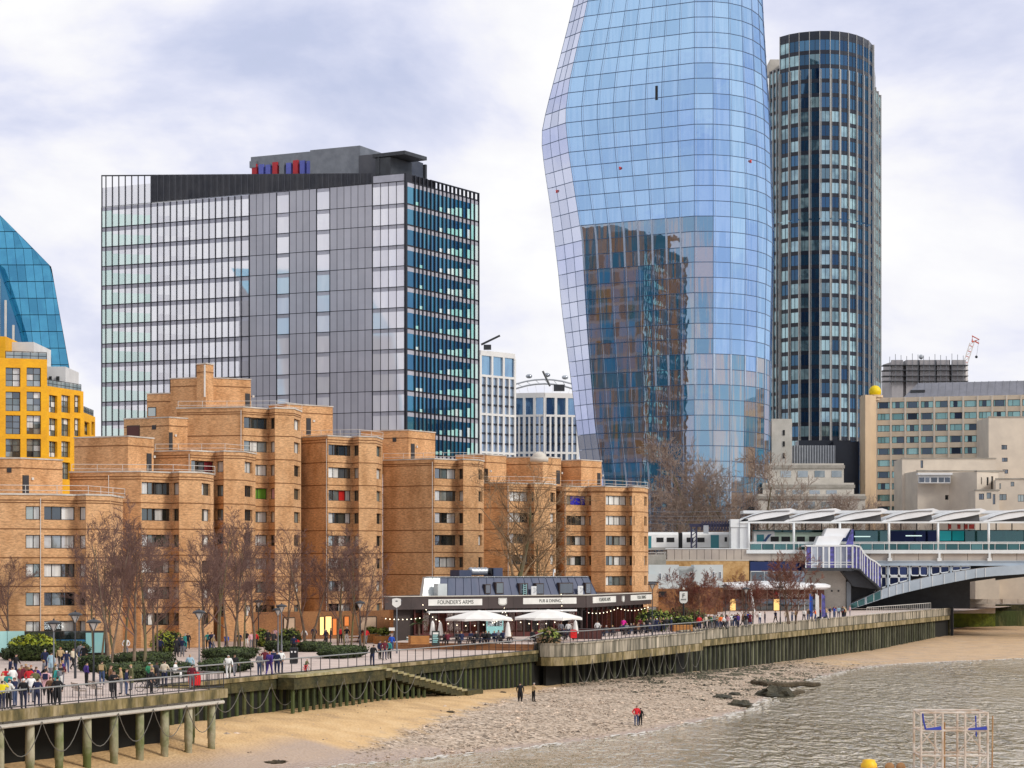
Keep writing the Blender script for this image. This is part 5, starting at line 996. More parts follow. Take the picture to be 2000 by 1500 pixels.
for px_ in (1624, 1637): MB().ball((bx(px_), YB_ - .45, bzz(1154)), .18, 6).build('wall_lamp', 'metal_dark', SH)
can = MB(); pro = []; cxx, cy = bx(1495, 398), 399.0
for k, (rr_, dz) in enumerate(((11.2, 0), (11.9, .35), (11.9, .75), (11.0, 1.05), (2, 1.5))): pro.append([(cxx + rr_ * math.cos(t * math.pi / 24), cy + rr_ * .42 * math.sin(t * math.pi / 24), Z(1151, 398) + dz) for t in range(48)])
for a, b in zip(pro, pro[1:]):
    for j in range(48): can.poly([a[j], a[(j + 1) % 48], b[(j + 1) % 48], b[j]])
can.poly(pro[0][::-1]); can.poly(pro[-1]); can.build('oval_canopy', 'canopy_white', SH)
mat('shop_timber', (.20, .10, .05), .7, (.12, .06, .03), .6); solid(SH, 'shop_interior', 'shop_timber', 1385, 1610, 1152, 1215, 402.4, .3)
for i in range(18): a = 1388 + 12.2 * i; solid(SH, 'glazing_bar', 'bridge_white' if i > 13 else 'panel_beige', a, a + 1.4, 1152, 1216, 401.2, .2)
for i in range(17):
    a = 1389.4 + 12.2 * i; solid(SH, 'shop_pane', 'glass_dark' if i not in (3, 10) else 'shop_light', a, a + 10.8, 1170, 1192 if i in (3, 10) else 1216, 401.6, .06)
solid(SH, 'sign_band', 'vent_red', 1388, 1610, 1153, 1169, 401.5, .2)
fs = Face((bx(1505, 401.2), 401.2), (bx(1575, 401.2), 401.2)); text(SH, 'Blackfriars', fs, fs.s_at(1545), Z(1162.5, 401.2), .05, 1.15, 'white_paint', ext=.02); mb = MB()
for dz, sg in ((.22, 1), (-.22, -1)): c0 = fs.pt(fs.s_at(1516), Z(1162.5, 401.2) + dz, .06); mb.box(c0[0] - .55, c0[0] + .55, c0[1] - .03, c0[1] + .03, c0[2] - .08, c0[2] + .08); mb.mesh8([(c0[0] - .05 * sg, c0[1] - .03, c0[2] + .08 * sg), (c0[0] + .25 * sg, c0[1] - .03, c0[2] + .08 * sg), (c0[0] + .05 * sg, c0[1] - .03, c0[2] + .4 * sg), (c0[0] - .2 * sg, c0[1] - .03, c0[2] + .4 * sg)], [(c0[0] - .05 * sg, c0[1] + .03, c0[2] + .08 * sg), (c0[0] + .25 * sg, c0[1] + .03, c0[2] + .08 * sg), (c0[0] + .05 * sg, c0[1] + .03, c0[2] + .4 * sg), (c0[0] - .2 * sg, c0[1] + .03, c0[2] + .4 * sg)])
mb.build('arrow_logo', 'board_red', SH); MB().tube([(bx(1466, 394), 394, Z(1152, 394)), (bx(1477, 392), 392, Z(1218, 392))], .22, 8).build('raking_column', 'bridge_white', SH)
# glazed stair pod hanging off the bridge
SP = thing('stair_pod', 'glazed stair enclosure with violet glass descending beside the bridge arch', 'stair enclosure', (bx(1620), YB_ - 5, 0)); Yp = YB_ - 5
solid(SP, 'pod_floor', 'metal_dark', 1572, 1668, 1109, 1115, Yp, 5); solid(SP, 'pod_roof', 'bridge_white', 1572, 1668, 1064, 1067.5, Yp, 5)
for i in range(9): a = 1574 + 11.4 * i; solid(SP, 'mullion', 'bridge_white', a - (.9 if i not in (3, 4, 8) else 1.6), a + (.9 if i not in (3, 4, 8) else 1.6), 1067, 1110, Yp, .3)
for i in range(8): a = 1574.8 + 11.4 * i; solid(SP, 'pod_pane', 'violet_glass' if i in (0, 4, 7) else 'stair_glass', a, a + 9.8, 1067, 1109, Yp + .2, .05)
for py_ in (1098, 1103): MB().tube([(bx(1574, Yp), Yp + .1, Z(py_, Yp)), (bx(1666, Yp), Yp + .1, Z(py_, Yp))], .07, 4).build('pod_rail', 'bridge_white', SP)
st_p = [(1666, 1065, 1110), (1680, 1068, 1112), (1688, 1082, 1122), (1700, 1092, 1132), (1710, 1097, 1140), (1720, 1106, 1150)]
for i, ((a, t0, d0), (b, t1, d1)) in enumerate(zip(st_p, st_p[1:])):
    Q = lambda px, py, dy=0: Vector((bx(px, Yp), Yp + dy, Z(py, Yp)))
    MB().mesh8([Q(a, d0, .05), Q(b, d1, .05), Q(b, t1, .05), Q(a, t0, .05)], [Q(a, d0, .12), Q(b, d1, .12), Q(b, t1, .12), Q(a, t0, .12)]).build('stair_pane', 'violet_glass', SP)
    MB().tube([Q(a, t0), Q(b, t1)], .16, 5).build('stair_coping', 'bridge_white', SP); MB().tube([Q(a, d0 + 1), Q(b, d1 + 1)], .22, 5).build('stair_sill', 'metal_dark', SP)
    for j in (0, .5): pa_, pb_ = Q(a, t0).lerp(Q(b, t1), j), Q(a, d0).lerp(Q(b, d1), j); MB().tube([pa_, pb_], .1, 4).build('mullion', 'bridge_white', SP)
    MB().mesh8([Q(a, d0, .1), Q(b, d1, .1), Q(b, d1, 4.5), Q(a, d0, 4.5)], [Q(a, d0 + 3, .1), Q(b, d1 + 3, .1), Q(b, d1 + 3, 4.5), Q(a, d0 + 3, 4.5)]).build('stair_soffit', 'metal_dark', SP)
MB().mesh8([Vector((bx(a), YB_ - 3, bzz(b))) for a, b in ((1640, 1116), (1712, 1116), (1718, 1152), (1662, 1145))], [Vector((bx(a), YB_ + 1, bzz(b))) for a, b in ((1640, 1116), (1712, 1116), (1718, 1152), (1662, 1145))]).build('stair_underside', 'metal_dark', SP)
for i, (a, b, t_, d_) in enumerate(((1591, 1648, 1047, 1065), (1608, 1662, 1032, 1050))):
    P = [Vector((bx(x_, Yp + 2), Yp + 1.5 + i, Z(y_, Yp + 2))) for x_, y_ in ((a, d_), (a + 8, t_), (b, t_), (b - 10, d_))]; MB().mesh8(P[::-1], [p + Vector((0, 4, 0)) for p in P][::-1]).build('pod_hood', 'canopy_white', SP)
P = [Vector((bx(x_, Yp + 3), Yp + 2, Z(y_, Yp + 3))) for x_, y_ in ((1650, 1065), (1662, 1034), (1665, 1034), (1665, 1065))]; MB().mesh8(P, [p + Vector((0, .2, 0)) for p in P]).build('hood_glazing', 'violet_glass', SP)
mat('portal_grey', (.22, .25, .28), .5); MB().box(bx(1652), bx(1660), YB_ - 1.2, YB_ - .4, 0, bzz(1136)).build('portal_post', 'portal_grey', SP)
# lift shaft, gantry, trains
LS = thing('lift_shaft', 'pale grey clad lift shaft at the end of the platform canopies', 'lift shaft', (bx(1443), YB_ + 1, 0)); solid(LS, 'shaft', 'bridge_white', 1428, 1460, 1030, 1071, YB_ + .8, 4); solid(LS, 'cap', 'bridge_white', 1427, 1461, 1014, 1029.5, YB_ + .6, 4.4); solid(LS, 'seam', 'steel', 1444, 1445, 1014, 1071, YB_ + .55, .3)
GN = thing('signal_gantry', 'dark navy lattice signal gantry over the tracks', 'gantry', (bx(1358), YB_ + 3, 0)); mat('gantry_navy', (.03, .03, .07), .6); solid(GN, 'beam', 'gantry_navy', 1347, 1428, 1023, 1029, YB_ + 3, .8); mb = MB()
for i in range(10): a = 1372 + 5.6 * i; mb.tube([(bx(a), YB_ + 2.9, bzz(1036)), (bx(a + 4), YB_ + 2.9, bzz(1017))], .14, 4); mb.tube([(bx(a + 4), YB_ + 2.9, bzz(1036)), (bx(a), YB_ + 2.9, bzz(1019))], .1, 4)
mb.build('lattice', 'gantry_navy', GN); pmb = MB()
for a in (1353, 1363): pmb.box(bx(a) - .14, bx(a) + .14, YB_ + 3, YB_ + 3.4, bzz(1072), bzz(1028))
for i in range(5): pmb.tube([(bx(1353), YB_ + 3.1, bzz(1070 - 8 * i)), (bx(1363), YB_ + 3.1, bzz(1062 - 8 * i))], .1, 4)
pmb.build('post', 'gantry_navy', GN); solid(GN, 'ladder_cage', 'steel', 1374, 1384, 1026, 1042, YB_ + 2.6, .3)
for i, py_ in enumerate((996, 1004, 1012, 1019)):
    mb = MB(); mb.tube([(bx(1240), YB_ + 4 + 2 * (i % 2), bzz(py_ + 2)), (bx(1345), YB_ + 4 + 2 * (i % 2), bzz(py_ + 3)), (bx(1445), YB_ + 4 + 2 * (i % 2), bzz(py_ + (2 if i else 1)))], .035, 3); tag(mb.build('overhead_wire', 'metal_grey'), ['top', 'second', 'third', 'lowest'][i] + ' overhead wire above the white train', 'wire')
mat('train_white', (.80, .80, .78), .35, (.70, .70, .68), .5); mat('train_blue', (.02, .07, .20), .3); mat('train_door', (.03, .22, .26), .3); mat('train_green', (.5, .62, .5), .4); mat('train_grime', (.38, .37, .34), .6)
def car(parent, a, b, t, d, Y, wins, mt='train_white', doors=()):
    x0, x1, z0, z1 = X(a, Y), X(b, Y), Z(d, Y), Z(t, Y); h = z1 - z0; pf = [(0, .0), (-.12, .15), (-.12, .62), (-.02, .85), (.35, .97), (1.2, 1.0), (2.3, .97), (2.6, .85), (2.7, .15), (2.6, 0)]
    mb = MB(); mb.mesh8([(x0, Y + p, z0 + q * h) for p, q in pf], [(x1, Y + p, z0 + q * h) for p, q in pf]); o = mb.build('car_body', mt, parent); MB().box(x0, x1, Y - .16, Y, z0, z0 + .14 * h).build('skirt', 'train_grime', o)
    for (p, q, r, s_) in wins: mb = MB(); mb.box(X(p, Y), X(q, Y), Y - .16, Y - .08, Z(s_, Y), Z(r, Y)); mb.build('window', 'black', o)
    for (p, q, r, s_) in doors: mb = MB(); mb.box(X(p, Y), X(q, Y), Y - .17, Y - .08, Z(s_, Y), Z(r, Y)); mb.build('door', 'train_door', o)
T1_ = thing('train', 'white commuter train standing on the approach viaduct', 'train', (bx(1350), YB_ + 6, bzz(1072))); Yt = YB_ + 6
car(T1_, 1262, 1325, 1039, 1074, Yt, [(1282, 1296, 1050, 1059), (1302, 1317, 1050, 1059)], doors=[(1263, 1272, 1047, 1071)]); car(T1_, 1333, 1427, 1039, 1074, Yt, [(1341, 1354, 1050, 1059), (1362, 1376, 1050, 1059), (1415, 1420, 1049, 1058)], doors=[(1388, 1404, 1045, 1071)]); solid(T1_, 'gangway', 'black', 1325, 1333, 1041, 1073, Yt + .4, 1.8)
T2_ = thing('train', 'train with blue streaked nose waiting under the first canopies', 'train', (bx(1520), YB_ + 4, bzz(1072))); Yt = YB_ + 3.5
car(T2_, 1472, 1513, 1037, 1074, Yt, [], doors=[(1478, 1492, 1044, 1072)]); car(T2_, 1513, 1640, 1039, 1074, Yt, [(1505, 1521, 1048, 1058), (1526, 1543, 1048, 1058), (1556, 1572, 1048, 1058), (1580, 1596, 1048, 1058)], 'train_green', [(1604, 1620, 1046, 1072)])
mb = MB(); P = [Vector((X(a, Yt), Yt - .2, Z(b, Yt))) for a, b in ((1494, 1052), (1500, 1044), (1507, 1043), (1498, 1054), (1488, 1072), (1478, 1072))]; mb.mesh8(P, [p + Vector((0, .06, 0)) for p in P]); mb.build('nose_stripe', 'train_blue', T2_)
# white annex, brick stub, screens left of the station
AX = thing('site_annex', 'pale grey rendered annex with slit windows beside the brick block', 'building', (bx(1340, 388), 388, 0)); mat('annex', (.55, .60, .60), .7, (.48, .53, .53), .3); Ya = 388
for a, b, t_, d_, y_ in ((1267, 1326, 1103, 1150, Ya), (1326, 1355, 1106, 1150, Ya + 1), (1355, 1412, 1103, 1143, Ya), (1264, 1282, 1121, 1140, Ya - 1)): solid(AX, 'wall', 'annex', a, b, t_, d_, y_, 6)
mb = MB(); fbox(mb, 1326, 1357, 1107.5, 1108.5, Ya - .4, 1); mb.build('ledge', 'steel', AX); solid(AX, 'base', 'brick_dark', 1285, 1412, 1148, 1195, Ya + .5, 5)
for a, b, t_, d_ in ((1288, 1291, 1120, 1132), (1301.5, 1305, 1122, 1134), (1347, 1355, 1118, 1131), (1380, 1383, 1118, 1131), (1392, 1395.5, 1117, 1130), (1405, 1408, 1117, 1130)): mb = MB(); fbox(mb, a - .9, b + .9, t_ - 1, d_ + 1, Ya - .08, .1, 0); fbox(mb, a, b, t_, d_, Ya - .14, .1, 1); mb.build('slit_window', ['white_paint', 'glass_dark'], AX)
mb = MB(); mb.tube([(bx(1338, Ya), Ya - .3, Z(1138, Ya)), (bx(1361, Ya), Ya - .3, Z(1113, Ya))], .1, 5); mb.build('rain_pipe', 'steel', AX)
VW = thing('viaduct_stub', 'weathered concrete end wall of the viaduct next to the brick block', 'wall', (bx(1283, 392), 392, 0)); solid(VW, 'wall', 'concrete', 1262, 1301, 1083, 1103, 392, 4); solid(VW, 'handrail', 'rail_white', 1262, 1301, 1079, 1080, 392, .2)
for i in range(3): solid(VW, 'post', 'rail_white', 1264 + 17 * i, 1265 + 17 * i, 1079, 1083, 392, .15)
BS = thing('brick_kiosk', 'small orange brick stub at the right end of the pub', 'wall', (bx(1278, 330), 330, 0)); solid(BS, 'wall', 'brick', 1268, 1286, 1138, 1185, 330, 4); solid(BS, 'opening', 'black', 1287, 1302, 1155, 1166, 331, .4); solid(BS, 'low_wall', 'brick_dark', 1286, 1400, 1150, 1200, 331.5, 2); solid(BS, 'coping', 'metal_dark', 1266, 1287, 1136, 1138, 329.8, 4.3)
# stone river wall and abutment beyond the bridge
mat('ashlar', (.58, .50, .42), .9, (.42, .36, .30), .35, bump=.3); mat('weed', (.14, .17, .015), .9, (.06, .075, .01), .8, bump=.4)
QW = thing('stone_quay', 'pale stone river wall with green weed below, seen under the arch', 'wall', (bx(1940, 470), 470, -5))
for r in range(3):
    for c in range(5): a = 1868 + 30 * c + (15 if r % 2 else 0); solid(QW, 'ashlar_block', 'ashlar', a + .3, a + 29.7, 1126 + 18 * r, 1143.5 + 18 * r, 478 - .3 * (c % 2), 4)
for i in range(6): a = 1846 + 30 * i; solid(QW, 'weed_course', 'wall_green', a + .3, a + 29.7, 1181, 1193, 477, 5)
solid(QW, 'weed_base', 'weed', 1846, 1944, 1198, 1226, 470, 4); solid(QW, 'abutment', 'ashlar', 1846, 1944, 1180, 1198, 470, 4); solid(QW, 'dark_base', 'pile_green', 1944, 2040, 1193, 1226, 476, 4); solid(QW, 'arch_pier', 'ashlar', 1868, 1905, 1120, 1180, 474, 3)
# ------------------------------------------------------------------ riverside pub
PBt = thing('pub', 'low dark riverside pub with a blue zinc upper storey and white sign boards', 'building', (X(950, 240), 242, TZ)); C0, C1, C2 = V2(750, 236), V2(1143, 250), V2(1270, 276)
mat('fascia', (.045, .032, .03), .55, (.065, .045, .042), .5); mat('zinc', (.035, .052, .10), .5, (.06, .07, .12), .3, metal=.15, st=(3, 3, .2)); mat('zinc_pale', (.62, .66, .66), .35, metal=.2); mat('timber_red', (.10, .018, .015), .5, (.06, .012, .01), 1); mat('cloth_white', (.82, .80, .76), .8, (.74, .72, .68), .8); mat('sign_white', (.80, .79, .74), .6); mat('ink', (.03, .035, .03), .7); mat('bulb', (1, .85, .6), .4, emit=2.5); mat('wood_orange', (.50, .22, .06), .7, (.38, .16, .045), 1); glass('pub_glass', (.4, .36, .34), (.008, .006, .006), (.05, .015, .01), .1); mat('bench_wood', (.05, .04, .04), .7)
ff, fg = Face(C0, C1), Face(C1, C2); FT0, FT1 = 3.78, 5.12
mb = MB(); P = [C0, C1, C2, (C2[0] - 9, C2[1] + 12), (C0[0] + 2, C0[1] + 22)]; mb.prism(P, TZ - .2, FT0 - .05); 
cen = Vector((sum(p[0] for p in P) / 5, sum(p[1] for p in P) / 5)); P2 = [tuple(Vector(p) + (cen - Vector(p)) * .06) for p in P]; MB().prism(P2, TZ - .2, FT0).build('dark_interior', 'soffit_dark', PBt)
ro = MB(); ro.prism(P, FT0, FT1 - .02); ro.build('roof_slab', 'fascia', PBt)
for f, n_ in ((ff, 8), (fg, 3)):
    for i in range(n_): a = MB(); f.box(a, f.len * i / n_ + .01, f.len * (i + 1) / n_ - .01, FT0 - .03, FT1, .01, .14); a.build('fascia_panel', 'fascia', PBt)
    a = MB(); f.box(a, -.1, f.len + .1, FT1, FT1 + .1, -.3, .25); a.build('roof_edge', 'concrete_pale', PBt)
# glazed front: timber posts and panes
for f, n_ in ((ff, 26), (fg, 14)):
    for i in range(n_):
        s = f.len * i / n_
        if f is ff and s < 3.2: continue
        a = MB(); f.box(a, s - .07, s + .07, TZ, FT0, -.55, -.35); a.build('timber_post', 'timber_red' if i % 3 else 'fascia', PBt); a = MB(); f.box(a, s + .08, s + f.len / n_ - .08, TZ + .5, FT0 - .4, -.5, -.46); a.build('pane', 'pub_glass', PBt)
        a = MB(); f.box(a, s + .08, s + f.len / n_ - .08, TZ, TZ + .5, -.5, -.42); a.build('stall_riser', 'timber_red', PBt)
a = MB(); s = ff.s_at(952); ff.box(a, s, s + 2.2, TZ, TZ + 2.3, -.3, -.2); d_ = a.build('french_door', 'panel_teal', PBt); a = MB(); ff.box(a, s + .15, s + 2.05, TZ + 1.2, TZ + 2.2, -.2, -.17); a.build('pane', 'glass_dark', d_)
a = MB(); ff.box(a, ff.s_at(832), ff.s_at(1122), FT0 - .42, FT0 - .22, .15, .5); a.build('awning_box', 'white_paint', PBt)
def board(f, a, b, t_, d_, body, size, nm='sign_board', ws=1.0):
    mb = MB(); s0, s1 = f.s_at(a), f.s_at(b); z1, z0 = f.z_at((a + b) / 2, t_), f.z_at((a + b) / 2, d_); f.box(mb, s0, s1, z0, z1, .14, .2, 0); o = mb.build(nm, 'sign_white', PBt); tx = text(PBt, body, f, (s0 + s1) / 2, (z0 + z1) / 2, .21, size, 'ink', wscale=ws); tx.parent = o; tx.matrix_parent_inverse = Matrix(); return o
mat('ink_pale', (.16, .14, .11), .7)
board(ff, 835, 940, 1170, 1182.5, "FOUNDER'S ARMS", .62, ws=.92); board(ff, 1020, 1124, 1167.5, 1179.5, 'PUB & DINING', .5, ws=.9); board(fg, 1155, 1200, 1165, 1177, 'FOUNDERS ARMS', .62, ws=.95); board(fg, 1229, 1271, 1161.5, 1172, 'PUB & DINING', .6, ws=1.0)
def shield(f, px, t_, d_, w_, parent=PBt, d=.14):
    s = f.s_at(px); z1, z0 = f.z_at(px, t_), f.z_at(px, d_); h = z1 - z0; pr = [(-w_, z1), (w_, z1), (w_, z0 + h * .25), (w_ * .6, z0 + h * .06), (0, z0), (-w_ * .6, z0 + h * .06), (-w_, z0 + h * .25)]
    mb = MB(); mb.mesh8([f.pt(s + x, z, d) for x, z in pr], [f.pt(s + x, z, d + .07) for x, z in pr]); o = mb.build('shield_sign', 'sign_white', parent); mb = MB(); k = [(x * .86, z0 + .09 * h + (z - z0) * .82) for x, z in pr]; mb.tube([f.pt(s + x, z, d + .08) for x, z in k] + [f.pt(s + k[0][0], k[0][1], d + .08)], .018, 4, cap=False); mb.build('shield_line', 'ink_pale', o)
shield(ff, 980, 1168, 1182.5, .55); shield(fg, 1214.5, 1164, 1176, .55)
# zinc upper storey with its windows and roof plant
UZ0, UZ1 = FT1 + .05, Z(1127, 252); A_, B_ = V2(825, 243), V2(1166, 256); fu = Face(A_, B_); n_ = 22
for i in range(n_):
    s0, s1 = fu.len * i / n_, fu.len * (i + 1) / n_; mb = MB(); q0, q1 = (s0 + .75 * (1 - s0 / fu.len) - .7 * s0 / fu.len, s1 + .75 * (1 - s1 / fu.len) - .7 * s1 / fu.len)
    mb.mesh8([fu.pt(s0 + .015, UZ0, 0), fu.pt(s1 - .015, UZ0, 0), fu.pt(s1 - .015, UZ0, -.6), fu.pt(s0 + .015, UZ0, -.6)], [fu.pt(q0 + .015, UZ1, -.75), fu.pt(q1 - .015, UZ1, -.75), fu.pt(q1 - .015, UZ1, -1.2), fu.pt(q0 + .015, UZ1, -1.2)]); mb.build('zinc_panel', 'zinc' if i > 1 else 'zinc_pale', PBt); MB().tube([fu.pt(s1, UZ0, .03), fu.pt(q1, UZ1, -.72)], .03, 4).build('standing_seam', 'zinc' if i > 1 else 'zinc_pale', PBt)
mb = MB(); mb.mesh8([fu.pt(.2, UZ0, -.5), fu.pt(fu.len - .2, UZ0, -.5), fu.pt(fu.len - 1, UZ0, -7), fu.pt(5, UZ0, -7)], [fu.pt(.95, UZ1 - .02, -1.0), fu.pt(fu.len - .9, UZ1 - .02, -1.0), fu.pt(fu.len - 1.5, UZ1 - .02, -6.5), fu.pt(5.5, UZ1 - .02, -6.5)]); mb.build('upper_roof', 'zinc', PBt); mb = MB(); fu.box(mb, .8, fu.len - .8, UZ1, UZ1 + .08, -1.3, -.6); mb.build('roof_trim', 'steel', PBt)
for a, b, t_, d_ in ((947, 958, 1141, 1160), (968, 983, 1137, 1160), (1014, 1031, 1139, 1161), (1046, 1062, 1139, 1161), (1092, 1119, 1138, 1160), (1143, 1154, 1138, 1160)):
    mb = MB(); s0, s1 = fu.s_at(a), fu.s_at(b); z1, z0 = fu.z_at(a, t_), max(UZ0, fu.z_at(a, d_)); fu.box(mb, s0, s1, z0, z1, -.5, .05, 0); o = mb.build('dormer', 'fascia', PBt); mb = MB(); fu.box(mb, s0 + .1, s1 - .1, z0 + .1, z1 - .12, .05, .08); mb.build('pane', 'glass_grey' if a in (968,) else 'glass_dark', o)
mb = MB(); s0 = fu.s_at(846); fu.box(mb, s0, s0 + 1.2, UZ0, fu.z_at(850, 1140), .1, 1.0); mb.build('vent_box', 'zinc_pale', PBt)
rt = MB(); fu.box(rt, fu.s_at(925), fu.s_at(949), UZ1, UZ1 + .8, -5, -3); fu.box(rt, fu.s_at(992), fu.s_at(1010), UZ1, UZ1 + 1.05, -5, -3); rt.build('plant_box', 'zinc', PBt); pts = [fu.pt(fu.s_at(950 + 3.5 * i), UZ1 + .62 + (.05 if i % 2 else 0), -3.6) for i in range(11)]; mb = MB(); mb.tube(pts, [.42 + (.05 if i % 2 else 0) for i in range(11)], 12); mb.build('duct', 'steel', PBt, True); e0 = fu.pt(fu.s_at(986.5), UZ1 + .62, -3.4); mb = MB(); mb.tube([e0, (e0[0] + .35, e0[1] - .15, e0[2])], .36, 12); mb.build('duct_mouth', 'black', PBt)
mb = MB(); fu.box(mb, fu.s_at(1099), fu.s_at(1100.5), UZ1, UZ1 + .9, -2, -1.9); fu.box(mb, fu.s_at(1099), fu.s_at(1103), UZ1 + .5, UZ1 + .9, -2, -1.9); mb.build('roof_flag', 'white_paint', PBt)
mb = MB(); s = fu.s_at(1020); 
for k in range(5): fu.box(mb, s, s + .45, UZ0 + .15 + .22 * k, UZ0 + .2 + .22 * k, .15, .2)
fu.box(mb, s, s + .05, UZ0, UZ0 + 1.25, .15, .2); fu.box(mb, s + .4, s + .45, UZ0, UZ0 + 1.25, .15, .2); mb.build('ladder', 'panel_teal', PBt)
for px_ in (1040, 1131): mb = MB(); s = fu.s_at(px_); fu.box(mb, s - .35, s + .35, UZ0, UZ0 + 1.0, .2, .3, 0); k = len(mb.v); c0 = fu.pt(s, UZ0 + .55, .32); mb.tube([(c0[0] + .25 * math.cos(t), c0[1] - .02, c0[2] + .25 * math.sin(t)) for t in [j * .628 for j in range(11)]], .03, 4, 1, False); mb.build('air_unit', ['white_paint', 'steel'], PBt)
# string lights
def lights(label, pts, n, sag):
    t = thing('string_lights', label, 'string lights', pts[0]); mb = MB(); bl = MB(); a = [Vector(p) for p in pts]
    for p, q in zip(a, a[1:]):
        ln = [p.lerp(q, i / n) - Vector((0, 0, sag * (1 - (2 * i / n - 1) ** 2))) for i in range(n + 1)]; mb.tube(ln, .015, 3, cap=False)
        for x in ln[1:]: bl.ball(x - Vector((0, 0, .07)), .055, 6)
    mb.build('wire', 'black', t); tag(bl.build('bulbs', 'bulb', t), kind='stuff')
lights('warm bulbs slung from the fascia corner down across the white parasols', [W(820, 1169, 236), W(858, 1212, 228), W(962, 1215, 226), W(985, 1186, 236)], 6, .4); lights('warm bulbs slung between the right parasol and the fascia', [W(985, 1186, 236), W(1000, 1210, 228), W(1100, 1210, 230), W(1096, 1160, 248)], 6, .4); lights('warm bulbs along the glazed side of the pub', [fg.pt(.5, 3.3, -.2), fg.pt(fg.len * .5, 3.5, -.2), fg.pt(fg.len - .3, 3.4, -.2)], 9, .35); lights('warm bulbs over the dark left entrance of the pub', [W(745, 1206, 234), W(820, 1206, 233)], 9, .15)
# parasols
def parasol(px, pyt, Y, rx, h, label):
    c = (X(px, Y), Y, TZ); t = thing('parasol', label, 'parasol', c); zt = Z(pyt, Y) - TZ; mb = MB(); n_ = 8; rim = [(rx * math.cos(2 * math.pi * (k + .5) / n_), rx * math.sin(2 * math.pi * (k + .5) / n_), zt - h) for k in range(n_)]
    for k in range(n_):
        a, b = rim[k], rim[(k + 1) % n_]; m1, m2 = tuple(.5 * x for x in a[:2]) + (zt - h * .42,), tuple(.5 * x for x in b[:2]) + (zt - h * .42,); mb.poly([(0, 0, zt), m1, m2]); mb.poly([m1, a, b, m2]); mid = ((a[0] + b[0]) / 2, (a[1] + b[1]) / 2, a[2] - .16); mb.poly([a, (a[0], a[1], a[2] - .25), mid, (b[0], b[1], b[2] - .25), b])
    link('canopy', mb.mesh('canopy', 'cloth_white'), t); link('pole', MB().tube([(0, 0, 0), (0, 0, zt)], .05, 8).mesh('pole', 'rail_black'), t); link('base', MB().lathe([(.5, 0), (.5, .08), (.1, .14)], (0, 0, 0), 12).mesh('base', 'metal_dark'), t); rb_ = MB()
    for k in range(n_): rb_.tube([rim[k], (0, 0, zt - .1)], .02, 3)
    link('ribs', rb_.mesh('ribs', 'rail_black'), t)
parasol(936, 1191.5, 229, 3.7, .85, 'left one of the two open white parasols in front of the pub'); parasol(1071, 1190, 231, 3.8, .85, 'right one of the two open white parasols in front of the pub')
for px_, Y, py_t, lb in ((845, 230, 1212, 'closed white parasol left of the chalkboard'), (860, 229, 1214, 'closed white parasol just behind the chalkboard'), (992, 224, 1214, 'tall closed white parasol standing at the terrace corner'), (1124, 236, 1211, 'closed pale parasol near the red bin on the terrace')):
    t = thing('closed_parasol', lb, 'parasol', (X(px_, Y), Y, TZ)); h = Z(py_t, Y) - TZ; link('folded_cloth', MB().lathe([(.04, h), (.16, h * .9), (.26, h * .6), (.34, h * .32), (.24, h * .28)][::-1], (0, 0, 0), 9).mesh('folded_cloth', 'cloth_white'), t); link('pole', MB().tube([(0, 0, 0), (0, 0, h)], .045, 6).mesh('pole', 'rail_black'), t); link('base', MB().lathe([(.4, 0), (.4, .1), (.08, .14)], (0, 0, 0), 10).mesh('base', 'metal_dark'), t)
# picnic tables
def picnic(loc, rz, label):
    t = thing('picnic_table', label, 'table', loc, rz, 'dark picnic tables on the pub terrace'); link('table_top', MB().box(-.9, .9, -.36, .36, .7, .76).mesh('table_top', 'bench_wood'), t)
    for s in (-1, 1):
        link('bench_seat', MB().box(-.9, .9, s * .62 - .13, s * .62 + .13, .42, .47).mesh('bench_seat', 'bench_wood'), t)
        lg = MB(); 
        for q in (-.3, .3): lg.tube([(s * .65, q, .72), (s * .65, q * 2.2, 0)], .05, 4)
        lg.tube([(s * .65, -.7, .4), (s * .65, .7, .4)], .05, 4); link('trestle', lg.mesh('trestle', 'bench_wood'), t)
TBL = [(880, 1259), (905, 1258), (932, 1257), (960, 1257), (985, 1255), (1052, 1254), (1075, 1252), (1098, 1250), (1185, 1243), (1210, 1241), (1235, 1239), (1258, 1237)]
for i, (px_, py_) in enumerate(TBL): picnic(G(px_, py_, TZ), .3 + .15 * (i % 3), ORD[i] + ' dark picnic table from the left on the pub terrace')
